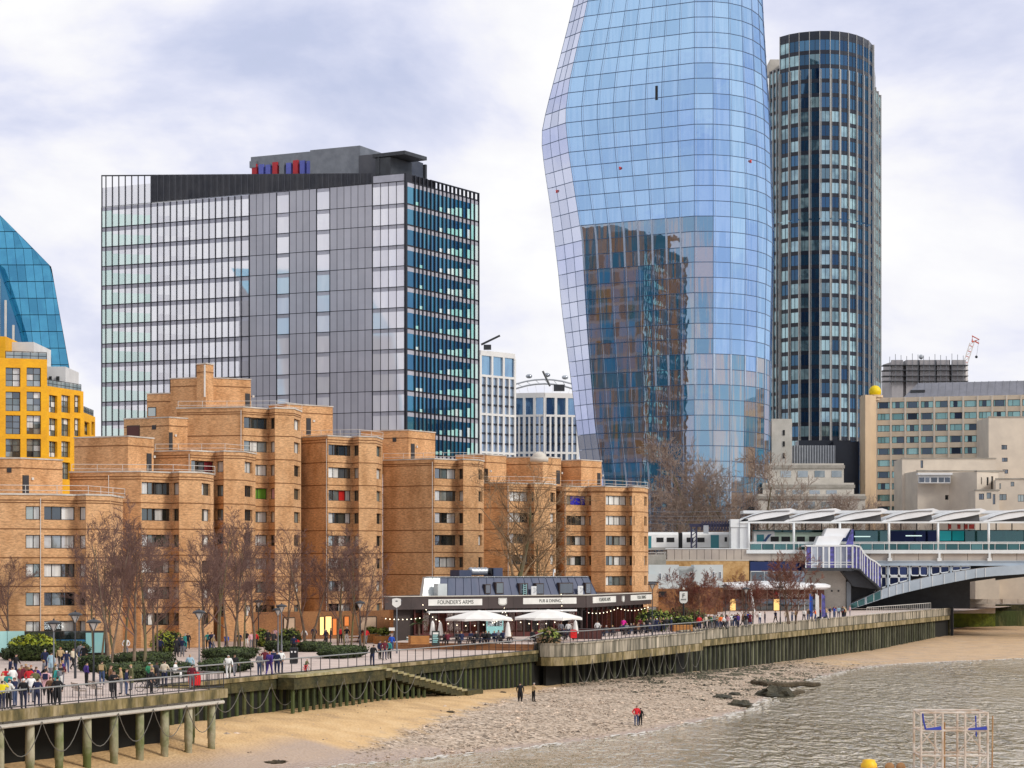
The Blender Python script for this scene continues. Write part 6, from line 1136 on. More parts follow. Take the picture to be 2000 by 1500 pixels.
# bar counter, chalkboards, planters, bins
t = thing('bar_counter', 'dark red timber outdoor bar counter behind the terrace railing', 'counter', G(1150, 1248, TZ)); link('body', MB().box(-1.4, 1.4, -.4, .4, 0, 1.05).mesh('body', 'timber_red'), t); link('top', MB().box(-1.5, 1.5, -.48, .48, 1.05, 1.12).mesh('top', 'fascia'), t)
for i in range(5): link('panel', MB().box(-1.3 + .54 * i, -.85 + .54 * i, -.44, -.4, .12, .95).mesh('panel', 'vent_red'), t)
def aboard(px, py, h, w_, label, lines):
    t = thing('chalkboard', label, 'chalkboard', G(px, py, TZ if px > 840 else .1)); 
    for s, nm in ((-1, 'front_panel'), (1, 'back_panel')): mb = MB(); mb.mesh8([(-w_, s * .3 - .03, 0), (w_, s * .3 - .03, 0), (w_, s * .3 + .03, 0), (-w_, s * .3 + .03, 0)], [(-w_, s * .04 - .03, h), (w_, s * .04 - .03, h), (w_, s * .04 + .03, h), (-w_, s * .04 + .03, h)]); o = link(nm, mb.mesh(nm, 'ink'), t)
    for k in range(lines): z = h * (.85 - .7 * k / lines); y = -.3 + .26 * z / h - .04; link('chalk_line', MB().box(-w_ * (.75 if k else .7), w_ * (.7 - .12 * (k % 3)), y - .01, y, z - h * (.05 if k else .09), z + (.02 if k else .08)).mesh('chalk_line', 'sign_white' if k == 0 else 'panel_teal'), t)
aboard(851, 1261, 1.45, .38, 'tall chalkboard menu with a white heading at the terrace edge', 6); aboard(798, 1260, .95, .28, 'short chalkboard standing beside the orange planter', 3)
def planter(px, py, w_, h, label, z=0.0, gr=None):
    t = thing('planter', label, 'planter', G(px, py, z), .25, gr)
    for k in range(4): link('plank', MB().box(-w_, w_, -w_ * .7, w_ * .7, h * k / 4 + .01, h * (k + 1) / 4 - .01).mesh('plank', 'wood_orange'), t)
    link('soil', MB().box(-w_ * .9, w_ * .9, -w_ * .6, w_ * .6, h - .02, h + .02).mesh('soil', 'rot_wood'), t); return t
planter(723, 1255, .95, .95, 'orange timber planter left of the lamp post with the shield sign'); planter(749, 1257, 1.0, .85, 'orange timber planter directly behind the lamp post with the shield sign'); planter(818, 1258, .95, .85, 'orange timber planter holding the small palm', TZ)
def bin_(px, py, z, label, h=1.25, mt='black', front=None):
    t = thing('litter_bin', label, 'bin', G(px, py, z)); link('body', MB().box(-.33, .33, -.33, .33, .06, h).mesh('body', mt), t); link('lid', MB().mesh8([(-.36, -.36, h), (.36, -.36, h), (.36, .36, h), (-.36, .36, h)], [(-.3, -.3, h + .12), (.3, -.3, h + .12), (.3, .3, h + .12), (-.3, .3, h + .12)]).mesh('lid', mt), t)
    for s in (-1, 1): link('slot', MB().box(s * .15 - .07, s * .15 + .07, -.345, -.33, h - .3, h - .16).mesh('slot', front or 'white_paint'), t)
    link('base', MB().box(-.28, .28, -.28, .28, 0, .06).mesh('base', 'metal_grey'), t)
bin_(574, 1296, 0, 'black double litter bin beside the promenade railing'); mat('lifebuoy_red', (.72, .012, .015), .5)
def lifebuoy(loc, rz, label):
    t = thing('lifebuoy_case', label, 'lifebuoy case', loc, rz); pr = [(-.36, .25), (.36, .25), (.42, .6), (.36, 1.05), (.2, 1.15), (-.2, 1.15), (-.36, 1.05), (-.42, .6)]; link('case', MB().mesh8([(x, -.14, z) for x, z in pr], [(x, .1, z) for x, z in pr]).mesh('case', 'lifebuoy_red'), t); link('emblem', MB().tube([(.16 * math.cos(k * .524), -.16, .78 + .16 * math.sin(k * .524)) for k in range(13)], .02, 4, 0, False).mesh('emblem', 'beacon_red'), t); link('stand', MB().box(-.05, .05, 0, .1, 0, .9).mesh('stand', 'black'), t)
lifebuoy(G(1120, 1251, TZ), .2, 'red lifebuoy case on the terrace railing in front of the pub'); lifebuoy(E(pe1 - .3, 4.2, 0), .3, 'red lifebuoy case at the end of the viewing pier'); lifebuoy(G(578, 1272, 0), .1, 'red lifebuoy case among the hedges behind the black bin')
# pole signs
def pole_sign(px, py, Y, h, label): pass
t = thing('hanging_sign', 'black pole sign with a white shield board beside the terrace', 'sign', (X(1335, 268), 268, TZ)); hz = Z(1205, 268) - TZ; ht = Z(1155, 268) - TZ
link('post', MB().tube([(0, 0, 0), (0, 0, Z(1178, 268) - TZ)], .12, 8).mesh('post', 'black'), t); z0, z1 = Z(1179, 268) - TZ, Z(1155.5, 268) - TZ; pr = [(-.48, z1), (.48, z1), (.48, z0 + .3), (.3, z0 + .08), (0, z0), (-.3, z0 + .08), (-.48, z0 + .3)]; link('board', MB().mesh8([(x * 1.12, -.02, z + (z - (z0 + z1) / 2) * .1) for x, z in pr], [(x * 1.12, .06, z + (z - (z0 + z1) / 2) * .1) for x, z in pr]).mesh('board', 'black'), t); link('shield', MB().mesh8([(x, -.07, z) for x, z in pr], [(x, -.02, z) for x, z in pr]).mesh('shield', 'sign_white'), t); link('finial', MB().ball((0, 0, z1 + .35), .16, 8).mesh('finial', 'concrete_pale', True), t)
fq = Face((X(1335, 268) - .5, 268), (X(1335, 268) + .5, 268)); 
for body, dz, sz in (('F', .95, .75), ('ARMS', .5, .26)): q = text(None, body, fq, .5, TZ + z0 + dz, .1, sz, 'ink'); q.parent = t; q.matrix_parent_inverse = Matrix.Translation(-Vector(t.location))
planter(1330, 1233, 1.2, .8, 'red timber planter with green plants at the foot of the pole sign', TZ)
# ------------------------------------------------------------------ bare trees
mat('bark', (.115, .075, .055), .9, (.20, .15, .10), 1.2, bump=.3, bs=6); mat('twig', (.19, .11, .09), .9, (.125, .072, .06), .3); mat('bark_mossy', (.13, .125, .05), .9, (.17, .13, .085), 1.0); mat('twig_tan', (.30, .20, .11), .9, (.20, .13, .075), .3); mat('twig_grey', (.32, .245, .19), .9, (.23, .16, .13), .3); mat('twig_red', (.22, .12, .08), .9, (.18, .05, .035), .5)
def grow(seed, H, stems, spread, fine=1.0, upright=.6, fork=.3, tw=.014, levels=4, base_r=.14, curl=.25, lens=(.52, .30, .17), cnt=(9, 7, 6)):
    rt = random.Random(seed); tr = MB(); cr = MB()
    def perp(d):
        a = d.cross(Vector((0, 0, 1)) if abs(d.z) < .9 else Vector((1, 0, 0))).normalized(); t = rt.uniform(0, 6.283); return a * math.cos(t) + d.cross(a) * math.sin(t)
    def br(p, d, ln, r, lv):
        k = (6, 5, 4, 2, 1)[lv]; pts = [p.copy()]; rad = [r]; c = p.copy(); dd = d.copy(); dirs = [d]
        for i in range(k):
            dd = (dd + perp(dd) * curl * rt.random() * (.5 if lv == 0 else 1) + Vector((0, 0, .10 * upright))).normalized(); c = c + dd * ln / k; pts.append(c.copy()); rad.append(max(tw * .7, r * (1 - .78 * (i + 1) / k))); dirs.append(dd.copy())
        (tr if lv == 0 else cr).tube(pts, rad, (7, 5, 4, 3, 3)[lv], cap=False)
        if lv >= levels: return
        n = int((cnt[0], cnt[1], cnt[2], 5)[lv] * fine)
        for j in range(n):
            t = (fork if lv == 0 else .18) + (1 - (fork if lv == 0 else .18)) * (j + rt.random()) / n; i = min(k - 1, int(t * k)); q = pts[i].lerp(pts[i + 1], t * k - i); a = rt.uniform(.35, .95) * (spread if lv < 2 else 1); nd_ = (dirs[i] * math.cos(a) + perp(dirs[i]) * math.sin(a)); nd_.z += .12 * upright; nd_.normalize()
            l2 = (H * lens[0] * (1 - .55 * t) if lv == 0 else ln * (.62 - .25 * t)) * rt.uniform(.75, 1.15); br(q, nd_, l2, max(tw, rad[i] * (.5 if lv < 2 else .55)), lv + 1)
    for s in range(stems):
        a = 6.283 * s / stems + rt.uniform(-.4, .4); off = Vector((math.cos(a), math.sin(a), 0)) * (0 if stems == 1 else rt.uniform(.2, .55)); d = (Vector((0, 0, 1)) + off * (.32 if stems > 1 else 0)).normalized(); br(off, d, H * rt.uniform(.82, 1.0), base_r * rt.uniform(.8, 1.15), 0)
    return tr, cr
def tree_meshes(key, bark, twig, **k): a, b = grow(**k); return a.mesh('trunk', bark), b.mesh('crown', twig)
TMs = {'a': tree_meshes('a', 'bark', 'twig', seed=1, H=10.5, stems=2, spread=1.0, fork=.2, base_r=.13, cnt=(8, 6, 5), lens=(.5, .3, .2), curl=.3, tw=.013), 'b': tree_meshes('b', 'bark', 'twig', seed=4, H=10.5, stems=1, spread=1.05, fork=.24, base_r=.16, cnt=(13, 7, 5), lens=(.58, .3, .2), curl=.3, tw=.013), 'm': tree_meshes('m', 'bark_mossy', 'twig', seed=6, H=10.8, stems=2, spread=.95, fork=.22, base_r=.12, cnt=(7, 6, 5), lens=(.5, .3, .2), curl=.3, tw=.013),
       'p': tree_meshes('p', 'bark_mossy', 'twig_tan', seed=21, H=15, stems=1, spread=1.2, fork=.3, base_r=.36, cnt=(10, 7, 5), lens=(.72, .3, .2), tw=.018, upright=.25, curl=.45), 'q': tree_meshes('q', 'bark_mossy', 'twig_grey', seed=33, H=17, stems=2, spread=1.1, fork=.28, base_r=.32, cnt=(9, 6, 5), lens=(.6, .3, .2), tw=.026, upright=.4, curl=.4), 's': tree_meshes('s', 'bark', 'twig_red', seed=41, H=5, stems=3, spread=1.2, fork=.1, base_r=.05, cnt=(9, 6, 4), lens=(.6, .3, .2), tw=.014)}
def tree(kind, loc, rz, sc, label, group=None, nm='bare_tree', twig=None):
    t = thing(nm, label, 'tree', loc, rz, group, sc); a, b = TMs[kind]; link('trunk', a, t); c = link('crown', b, t)
    if twig: part_mats(c, [twig])
    return t
TR = [('m', 188, 1300, .5, .98, 'leftmost slim bare tree of the clump on the viewing side hedge'), ('a', 212, 1306, 1.7, 1.04, 'bare tree with the front trunk of the left clump'), ('m', 236, 1296, 2.6, 1.1, 'tallest bare tree in the middle of the left clump'), ('b', 262, 1304, 3.5, 1.0, 'bare tree right of the tallest one in the left clump'), ('m', 284, 1300, 4.4, .95, 'slim bare tree fourth from the left in the left clump'), ('a', 304, 1290, 5.5, .92, 'rightmost bare tree of the left clump'),
      ('b', 398, 1284, .2, 1.02, 'bare tree just right of the tall lamp post'), ('m', 428, 1280, 1.4, 1.06, 'mossy bare tree in the second hedge bed, left of centre'), ('a', 452, 1278, 2.7, 1.1, 'central bare tree of the second hedge bed'), ('m', 474, 1274, 3.9, 1.05, 'mossy bare tree in the second hedge bed, right of centre'), ('b', 497, 1268, 5.1, 1.0, 'rightmost bare tree of the second hedge bed'),
      ('a', 600, 1262, .9, 1.08, 'dark trunked bare tree in front of the lit shop'), ('b', 560, 1258, 2.2, .98, 'thin bare tree left of the lit shop behind the hedge'), ('b', 660, 1262, 2.0, 1.0, 'bare tree in the long clipped hedge, left trunk'), ('m', 682, 1264, 3.3, .98, 'bare tree in the long clipped hedge, middle trunk'), ('a', 710, 1264, 4.6, .92, 'bare tree in the long clipped hedge, right trunk next to the pub'), ('b', 16, 1282, 4.0, .85, 'thin pale bare tree at the left edge by the teal panels')]
for kd, px_, py_, rz_, sc_, lb_ in TR: tree(kd, G(px_, py_, 0), rz_, sc_, lb_, 'bare trees along the promenade', twig='twig' if kd != 'x' else None)
tree('p', (X(1000, 266), 266, 0), .6, (1.3, 1.3, 1.12), 'large spreading bare plane tree behind the pub roof'); tree('p', (X(1062, 272), 272, 0), 2.9, .8, 'smaller bare plane tree right of the large one behind the pub')
for i, (px_, Y, kd, sc, lb) in enumerate(((1278, 440, 'q', 1.35, 'twiggy bare tree nearest the brick block behind the white train'), (1305, 436, 'p', 1.35, 'wide twiggy bare tree behind the white train at left'), (1375, 440, 'p', 1.6, 'tall pale limbed bare tree behind the signal gantry'), (1412, 444, 'q', 1.75, 'tallest bare tree, left of the platform canopies'), (1485, 448, 'q', 1.6, 'bare tree rising behind the first canopy'), (1545, 448, 'p', 1.4, 'bare tree in front of the terraced concrete block'), (1600, 446, 'q', 1.2, 'bare tree in front of the ribbed plant block'), (1655, 444, 'p', 1.15, 'bare tree beside the rounded end of the slab block'), (1722, 440, 'q', 1.15, 'bare tree in front of the slab block windows'), (1775, 442, 'p', 1.05, 'small bare tree left of the cream building'))):
    tree(kd, (X(px_, Y), Y, 0), i * 1.3, sc, lb, 'bare trees beyond the railway', twig='twig_grey')
for px_, py_, sc, lb in ((1330, 1228, 1.25, 'reddish bare shrub left of the pole sign'), (1368, 1228, 1.25, 'reddish bare shrub right of the pole sign'), (1402, 1222, 1.1, 'reddish bare shrub in front of the brick wall'), (1547, 1219, 1.75, 'reddish bare tree in front of the station entrance'), (1460, 1221, 1.2, 'thin reddish tree beside the raking white column')): tree('s', G(px_, py_, TZ), px_ * .1, sc, lb, 'reddish shrubs by the station', 'bare_shrub')
# ------------------------------------------------------------------ hedges, shrubs
mat('leaf_dark', (.024, .036, .012), .7, (.04, .058, .015), 1.5, rand=.4); mat('leaf_mid', (.045, .07, .017), .7, (.065, .088, .02), 1.5, rand=.4); mat('leaf_yellow', (.42, .42, .02), .7, (.20, .26, .02), 1.2, rand=.3); mat('leaf_lime', (.22, .26, .03), .7, (.12, .16, .03), 1.2, rand=.3); mat('hedge_core', (.012, .018, .008), .9)
def leafy(name, label, cat, loc, rz, sx, sy, sz, n, lm, lm2=None, seed=0, ls=.16, boxy=True, group=None):
    rr = random.Random(seed + 100); t = thing(name, label, cat, loc, rz, group); core = MB(); core.ball((0, 0, 0), 1, 14)
    def shape(x, y, z):
        if boxy: m_ = max(abs(x), abs(y), abs(z)) ** .55; x, y, z = x / m_, y / m_, z / m_; 
        k = 1 + .13 * mnoise.noise((x * 2 + seed, y * 2, z * 2)); return Vector((x * sx * k, y * sy * k, sz * .5 + z * sz * .5 * k))
    core.v = [tuple(shape(*v) * .93) for v in core.v]; link('core', core.mesh('core', 'hedge_core'), t); lv = [MB(), MB()]
    for i in range(n):
        d = Vector((rr.gauss(0, 1), rr.gauss(0, 1), rr.gauss(.1, 1))).normalized(); c = shape(*d) * rr.uniform(.9, 1.05); a = Vector((rr.gauss(0, 1), rr.gauss(0, 1), rr.gauss(0, .6))).normalized(); b = a.cross(d + Vector((0, 0, .4)) + Vector((rr.gauss(0, .3), rr.gauss(0, .3), 0))).normalized(); q = ls * rr.uniform(.6, 1.3); lv[1 if lm2 and c.z > sz * .62 and rr.random() < .75 else 0].poly([c - a * q, c - b * q * .5, c + a * q, c + b * q * .5])
    tag(link('leaves', lv[0].mesh('leaves', lm), t), kind='stuff')
    if lm2: tag(link('top_leaves', lv[1].mesh('leaves', lm2), t), kind='stuff')
    return t
HD = [(262, 1329, 4.4, 1.7, 1.5, 'long dark clipped hedge block in front of the left tree clump'), (282, 1297, 4.2, 2.0, 1.2, 'dark hedge behind the left tree clump'), (185, 1312, 1.3, 1.3, 1.5, 'rounded dark bush at the left end of the clump hedge'), (345, 1322, 1.5, 1.3, 1.3, 'dark hedge end beside the café table'), (440, 1312, 4.2, 1.4, 1.25, 'dark clipped hedge behind the promenade railing under the second trees'), (450, 1286, 4.4, 2.0, 1.15, 'second dark hedge row behind the group of strollers'), (610, 1272, 3.0, 1.6, 1.1, 'dark hedge right of the red lifebuoy case'), (668, 1284, 5.0, 1.6, 1.25, 'long rounded clipped hedge left of the pub'), (548, 1272, 1.8, 1.5, 1.2, 'dark hedge behind the pair of lamp posts'), (110, 1283, 4.6, 2.0, 1.7, 'dark green hedge in front of the blue band'), (40, 1288, 2.6, 1.5, 1.2, 'brownish low hedge at the left edge')]
for i, (px_, py_, sx, sy, sz, lb) in enumerate(HD): leafy('hedge', lb, 'hedge', G(px_, py_, 0), 1.2 if i not in (9, 10) else .5, sx * .62, sy, sz * .86, int(1500 * sx * .62 * sz), 'leaf_dark', 'leaf_mid', i, .11)
leafy('shrub', 'bright yellow green shrub at the left beside the teal panels', 'shrub', G(66, 1290, 0), 0, 2.1, 1.5, 2.3, 1800, 'leaf_mid', 'leaf_yellow', 31, .2, False)
for i, (px_, py_, sx, sz, lb, m1, m2) in enumerate(((318, 1282, 1.1, 2.4, 'yellow green shrub behind the left tree clump', 'leaf_lime', 'leaf_yellow'), (336, 1272, 1.2, 2.0, 'green shrub left of the dark coated pair', 'leaf_mid', 'leaf_lime'), (512, 1263, .9, 1.8, 'pale green shrub behind the second trees', 'leaf_lime', None), (566, 1262, 1.2, 1.9, 'mid green shrub left of the dark tree', 'leaf_mid', 'leaf_lime'))): leafy('shrub', lb, 'shrub', G(px_, py_, 0), 0, sx, sx, sz, 500, m1, m2, 50 + i, .17, False)
for i, (px_, py_, sx, sz, lb, m1, m2) in enumerate(((1278, 1232, 2.2, 2.6, 'low lime green hedge at the right end of the pub', 'leaf_lime', 'leaf_lime'), (1328, 1226, 1.6, 2.6, 'lime green bush beside the pole sign', 'leaf_lime', 'leaf_mid'), (1352, 1224, 1.8, 2.2, 'olive bush right of the pole sign', 'leaf_mid', 'leaf_lime'))): leafy('shrub', lb, 'shrub', G(px_, py_, TZ), 0, sx, 1.2, sz, 500, m1, m2, 70 + i, .25, False)
leafy('planter_plants', 'green plants in the planter under the pole sign', 'plants', (X(1330, 266), 265.5, TZ + .9), 0, 1.4, .8, .9, 260, 'leaf_mid', 'leaf_lime', 81, .22, False); leafy('shrub', 'dry straggly shrub at the rounded nose of the terrace wall', 'shrub', E(61.3, .8, .0), 0, 1.2, 1.1, 2.2, 420, 'twig_tan', 'leaf_lime', 82, .22, False)
for i, (px_, py_) in enumerate(((724, 1254), (750, 1256))): g_ = G(px_, py_, 0); leafy('planter_plants', 'yucca leaves in the ' + ('left' if i == 0 else 'right') + ' orange planter', 'plants', (g_[0], g_[1], .9), 0, .7, .5, .8, 120, 'leaf_lime', None, 90 + i, .25, False)
# palm in the planter
g_ = G(818, 1258, TZ); pt_ = thing('palm', 'small palm growing in the orange planter by the pub door', 'palm tree', (g_[0], g_[1], g_[2] + .85)); link('trunk', MB().tube([(0, 0, 0), (.03, 0, .6), (0, 0, 1.2)], [.13, .1, .12], 8).mesh('trunk', 'bark'), pt_); rr = random.Random(4)
for k in range(22):
    a = k * 2.4; el = rr.uniform(-.1, 1.0); fr_ = MB(); d = Vector((math.cos(a) * math.cos(el), math.sin(a) * math.cos(el), math.sin(el))); side = Vector((-math.sin(a), math.cos(a), 0)); pv = Vector((0, 0, 1.2)); pts = []
    for s in range(5): pts.append((pv.copy(), .17 * math.sin(math.pi * (s + .6) / 5.4))); pv = pv + (d - Vector((0, 0, .16 * s))) * .26
    for (p, w0), (q, w1) in zip(pts, pts[1:]): fr_.poly([p - side * w0, p + side * w0, q + side * w1, q - side * w1])
    link('frond', fr_.mesh('frond', 'leaf_mid'), pt_)
# ------------------------------------------------------------------ lamp posts
def lamp(px, pyb, pyt, z, label, kind=0, sign=False):
    x, y, _ = G(px, pyb, z); h = Z(pyt, y) - z; t = thing('street_lamp', label, 'street lamp', (x, y, z), 0, 'promenade lamp posts'); k = max(.8, min(1.3, h / 5.5)); b = h - .95
    link('post', MB().tube([(0, 0, 0), (0, 0, .9), (0, 0, .95), (0, 0, b)], [.1, .1, .065, .05], 8).mesh('post', 'metal_grey' if kind == 0 else 'metal_dark'), t)
    fr = MB()
    for a in range(4): c, s = math.cos(a * 1.571 + .785), math.sin(a * 1.571 + .785); fr.tube([(0, 0, b), (.42 * c, .42 * s, b + .62)], .028, 4)
    link('lantern_frame', fr.mesh('lantern_frame', 'metal_dark'), t); link('glass', MB().lathe([(.05, b + .05), (.34, b + .58)], (0, 0, 0), 8).mesh('glass', 'lamp_glass'), t)
    link('hood', MB().lathe([(.52, b + .6), (.54, b + .68), (.4, b + .78), (.12, b + .86)], (0, 0, 0), 12).mesh('hood', 'metal_dark'), t); link('finial', MB().ball((0, 0, b + .92), .07, 6).mesh('finial', 'metal_dark'), t)
    if sign:
        pr = [(-.42, .9), (0, .98), (.42, .9), (.42, .3), (.2, .1), (0, 0), (-.2, .1), (-.42, .3)]; link('shield_sign', MB().mesh8([(q, -.5, b + .02 + r * .95) for q, r in pr], [(q, -.45, b + .02 + r * .95) for q, r in pr]).mesh('shield_sign', 'sign_white'), t)
        link('side_plate', MB().box(-.75, -.2, -.05, 0, b - 2.2, b - 1.9).mesh('side_plate', 'sign_white'), t)
    return t
glass('lamp_glass', (.8, .8, .8), (.5, .5, .48), (.6, .6, .58), .3, .1)
LP = [(105, 1331, 1209, 0, 'pale lamp post with a triangular lantern on the viewing pier', 0), (147, 1325, 1193, 0, 'dark lamp post second from the left among the strollers', 1), (183, 1338, 1207, 0, 'slim dark lamp post in front of the rounded bush', 1), (389, 1313, 1189, 0, 'tall grey lamp post at the inner corner of the pier', 0), (543, 1276, 1185, 0, 'left lamp post of the pair behind the strollers', 0), (550, 1278, 1178, 0, 'right, taller lamp post of the pair behind the strollers', 0), (703, 1268, 1172, 0, 'lamp post half hidden in the branches left of the pub', 1), (505, 1262, 1170, 0, 'lamp post hidden in the branches of the second trees', 1), (1274, 1240, 1136, TZ, 'dark lamp post at the right end of the pub', 1), (1417, 1222, 1140, TZ, 'dark lamp post in front of the oval canopy, left', 1), (1457, 1222, 1146, TZ, 'dark lamp post beside the raking column', 1), (1524, 1219, 1143, TZ, 'dark lamp post in front of the station sign', 1), (1586, 1214, 1141, TZ, 'dark lamp post at the right end of the oval canopy', 1)]
for px_, a, b, z_, lb, kd in LP: lamp(px_, a, b, z_, lb, kd)
lamp(775, 1276, 1168, 0, 'grey lamp post with a white shield sign in front of the pub', 0, True)
# ------------------------------------------------------------------ people
SK = {}
def person_mesh(key, P, Rd, bones, cape=0):
    """joints with radii, one skinned surface; faces sorted into skin, hair, top, trousers, shoes"""
    nm = list(P); me = bpy.data.meshes.new('sk'); me.from_pydata([P[k] for k in nm], [(nm.index(a), nm.index(b)) for a, b, _ in bones], [])
    o = bpy.data.objects.new('sk', me); COL.objects.link(o); md = o.modifiers.new('s', 'SKIN'); md.use_smooth_shade = True
    for i, k in enumerate(nm): r = Rd[k]; sv = me.skin_vertices[0].data[i]; sv.radius = r if isinstance(r, tuple) else (r, r); sv.use_root = (k == 'pelvis')
    sb = o.modifiers.new('u', 'SUBSURF'); sb.levels = 1; sb.render_levels = 1
    dg = bpy.context.evaluated_depsgraph_get(); m2 = bpy.data.meshes.new_from_object(o.evaluated_get(dg)); bpy.data.objects.remove(o)
    vv = [tuple(v.co) for v in m2.vertices]; fc = [tuple(p.vertices) for p in m2.polygons]; idx = []
    seg = [(Vector(P[a]), Vector(P[b]), s) for a, b, s in bones]; hd = Vector(P['head'])
    for f in fc:
        c = sum((Vector(vv[i]) for i in f), Vector()) / len(f); best = (9, 0)
        for a, b, s in seg: t = max(0, min(1, (c - a).dot(b - a) / max(1e-6, (b - a).length_squared))); best = min(best, ((c - a - (b - a) * t).length, s))
        s = best[1]
        if s == 0 and (c - hd).length < .2 and (c.z > hd.z + .045 or (c.y > hd.y + .03 and c.z > hd.z - .07)): s = 1
        idx.append(s)
    for hand, prev in (('hand_l', 'wrist_l'), ('hand_r', 'wrist_r')):     # five fingers on each hand
        h = Vector(P[hand]); d = (h - Vector(P[prev])).normalized(); sd_ = d.cross(Vector((0, 1, 0)) if abs(d.y) < .9 else Vector((1, 0, 0))).normalized(); up = d.cross(sd_)
        for k, (off, ln) in enumerate(((-.036, .06), (-.013, .075), (.011, .07), (.034, .055), (-.05, .045))):
            r0 = h + sd_ * off * .8 + (d * .015 if k < 4 else d * -.03); dd = (d + up * .25).normalized() if k < 4 else (d * .7 - sd_ * .7).normalized(); tip = r0 + dd * ln + up * .012; a, b = sd_ * .009, up * .009; i0 = len(vv); vv += [tuple(r0 + x) for x in (a, b, -a, -b)] + [tuple(tip + x * .7) for x in (a, b, -a, -b)]; fc += [(i0 + j, i0 + (j + 1) % 4, i0 + 4 + (j + 1) % 4, i0 + 4 + j) for j in range(4)] + [(i0 + 4, i0 + 5, i0 + 6, i0 + 7)]; idx += [0] * 5
    n0 = len(vv); vv += [tuple(hd + Vector(q)) for q in ((-.018, -.088, -.01), (.018, -.088, -.01), (0, -.122, -.018), (0, -.09, .035))]; fc += [(n0, n0 + 2, n0 + 3), (n0 + 2, n0 + 1, n0 + 3), (n0, n0 + 1, n0 + 2)]; idx += [0] * 3      # nose
    for sx in (-1, 1):
        n0 = len(vv); vv += [tuple(hd + Vector((sx * .035 + q[0], -.094, .02 + q[1]))) for q in ((-.014, -.006), (.014, -.006), (.014, .006), (-.014, .006))]; fc += [(n0, n0 + 1, n0 + 2, n0 + 3)]; idx += [1]
    n0 = len(vv); vv += [tuple(hd + Vector(q)) for q in ((-.025, -.092, -.055), (.025, -.092, -.055), (.022, -.094, -.047), (-.022, -.094, -.047))]; fc += [(n0, n0 + 1, n0 + 2, n0 + 3)]; idx += [2]
    out = bpy.data.meshes.new('person'); out.from_pydata(vv, [], fc)
    for k in range(5): out.materials.append(M('skin'))
    out.polygons.foreach_set('material_index', idx); out.polygons.foreach_set('use_smooth', [True] * len(fc)); out.update(); SK[key] = out
mat('skin', (.52, .31, .22), .6)
def pose(key, arms, legs, lean=(0, 0), coat=False, sit=False):
    z0 = .5 if sit else .95; ly, lx = lean
    P = {'pelvis': (0, 0, z0), 'waist': (lx * .3, ly * .4, z0 + .2), 'chest': (lx * .7, ly * .8, z0 + .42), 'neck': (lx, ly, z0 + .56), 'head': (lx, ly - .02, z0 + .69), 'crown': (lx, ly - .015, z0 + .78), 'sh_l': (-.17 + lx * .8, ly * .85, z0 + .48), 'sh_r': (.17 + lx * .8, ly * .85, z0 + .48)}
    P['chin'] = (lx, ly - .03, z0 + .625)
    for s, (el, wr) in zip('lr', arms): P['el_' + s] = el; P['wrist_' + s] = wr; d = (Vector(wr) - Vector(el)).normalized() * .085; P['hand_' + s] = tuple(Vector(wr) + d)
    for s, sx, (kn, an) in zip('lr', (-1, 1), legs): P['hip_' + s] = (sx * .095, 0, z0 - .04); P['knee_' + s] = kn; P['ank_' + s] = an; P['toe_' + s] = (an[0] + sx * .02, an[1] - .16, .035)
    Rd = {'pelvis': (.155, .125), 'waist': (.145, .11), 'chest': (.17, .125), 'neck': .055, 'chin': .07, 'head': (.085, .1), 'crown': .07, 'sh_l': .075, 'sh_r': .075}
    for s in 'lr': Rd.update({'el_' + s: .052, 'wrist_' + s: .038, 'hand_' + s: (.042, .026), 'hip_' + s: .1, 'knee_' + s: .068, 'ank_' + s: .047, 'toe_' + s: .04})
    if coat: Rd['pelvis'] = (.2, .17); Rd['hip_l'] = Rd['hip_r'] = .14; Rd['knee_l'] = Rd['knee_r'] = .125; Rd['waist'] = (.17, .14); Rd['chest'] = (.19, .15)
    B = [('pelvis', 'waist', 2), ('waist', 'chest', 2), ('chest', 'neck', 2), ('neck', 'chin', 0), ('chin', 'head', 0), ('head', 'crown', 1)]
    for s in 'lr': B += [('chest', 'sh_' + s, 2), ('sh_' + s, 'el_' + s, 2), ('el_' + s, 'wrist_' + s, 2), ('wrist_' + s, 'hand_' + s, 0), ('pelvis', 'hip_' + s, 2 if coat else 3), ('hip_' + s, 'knee_' + s, 2 if coat else 3), ('knee_' + s, 'ank_' + s, 3), ('ank_' + s, 'toe_' + s, 4)]
    person_mesh(key, P, Rd, B)
SL = [((-.11, 0, .5), (-.11, .01, .07)), ((.11, 0, .5), (.11, .01, .07))]; WL = [((-.1, -.16, .52), (-.1, -.28, .08)), ((.1, .04, .5), (.1, .34, .12))]
pose('stand', [((-.27, .03, 1.17), (-.25, -.06, .93)), ((.27, .03, 1.17), (.25, -.06, .93))], SL); pose('walk', [((-.25, .16, 1.19), (-.24, .1, .95)), ((.25, -.12, 1.18), (.24, -.24, 1.0))], WL, (-.05, 0)); pose('phone', [((-.26, -.08, 1.18), (-.1, -.3, 1.25)), ((.26, -.08, 1.18), (.1, -.3, 1.27))], SL, (-.03, 0)); pose('photo', [((-.27, -.22, 1.33), (-.1, -.3, 1.55)), ((.27, -.22, 1.33), (.1, -.3, 1.55))], SL); pose('pocket', [((-.3, .06, 1.18), (-.2, -.08, .98)), ((.3, .06, 1.18), (.2, -.08, .98))], SL, (0, .02)); pose('coat', [((-.28, .03, 1.17), (-.26, -.07, .93)), ((.28, .03, 1.17), (.26, -.07, .93))], SL, coat=True); pose('lean', [((-.27, -.22, 1.15), (-.2, -.42, 1.1)), ((.27, -.22, 1.15), (.2, -.42, 1.1))], SL, (-.2, 0))
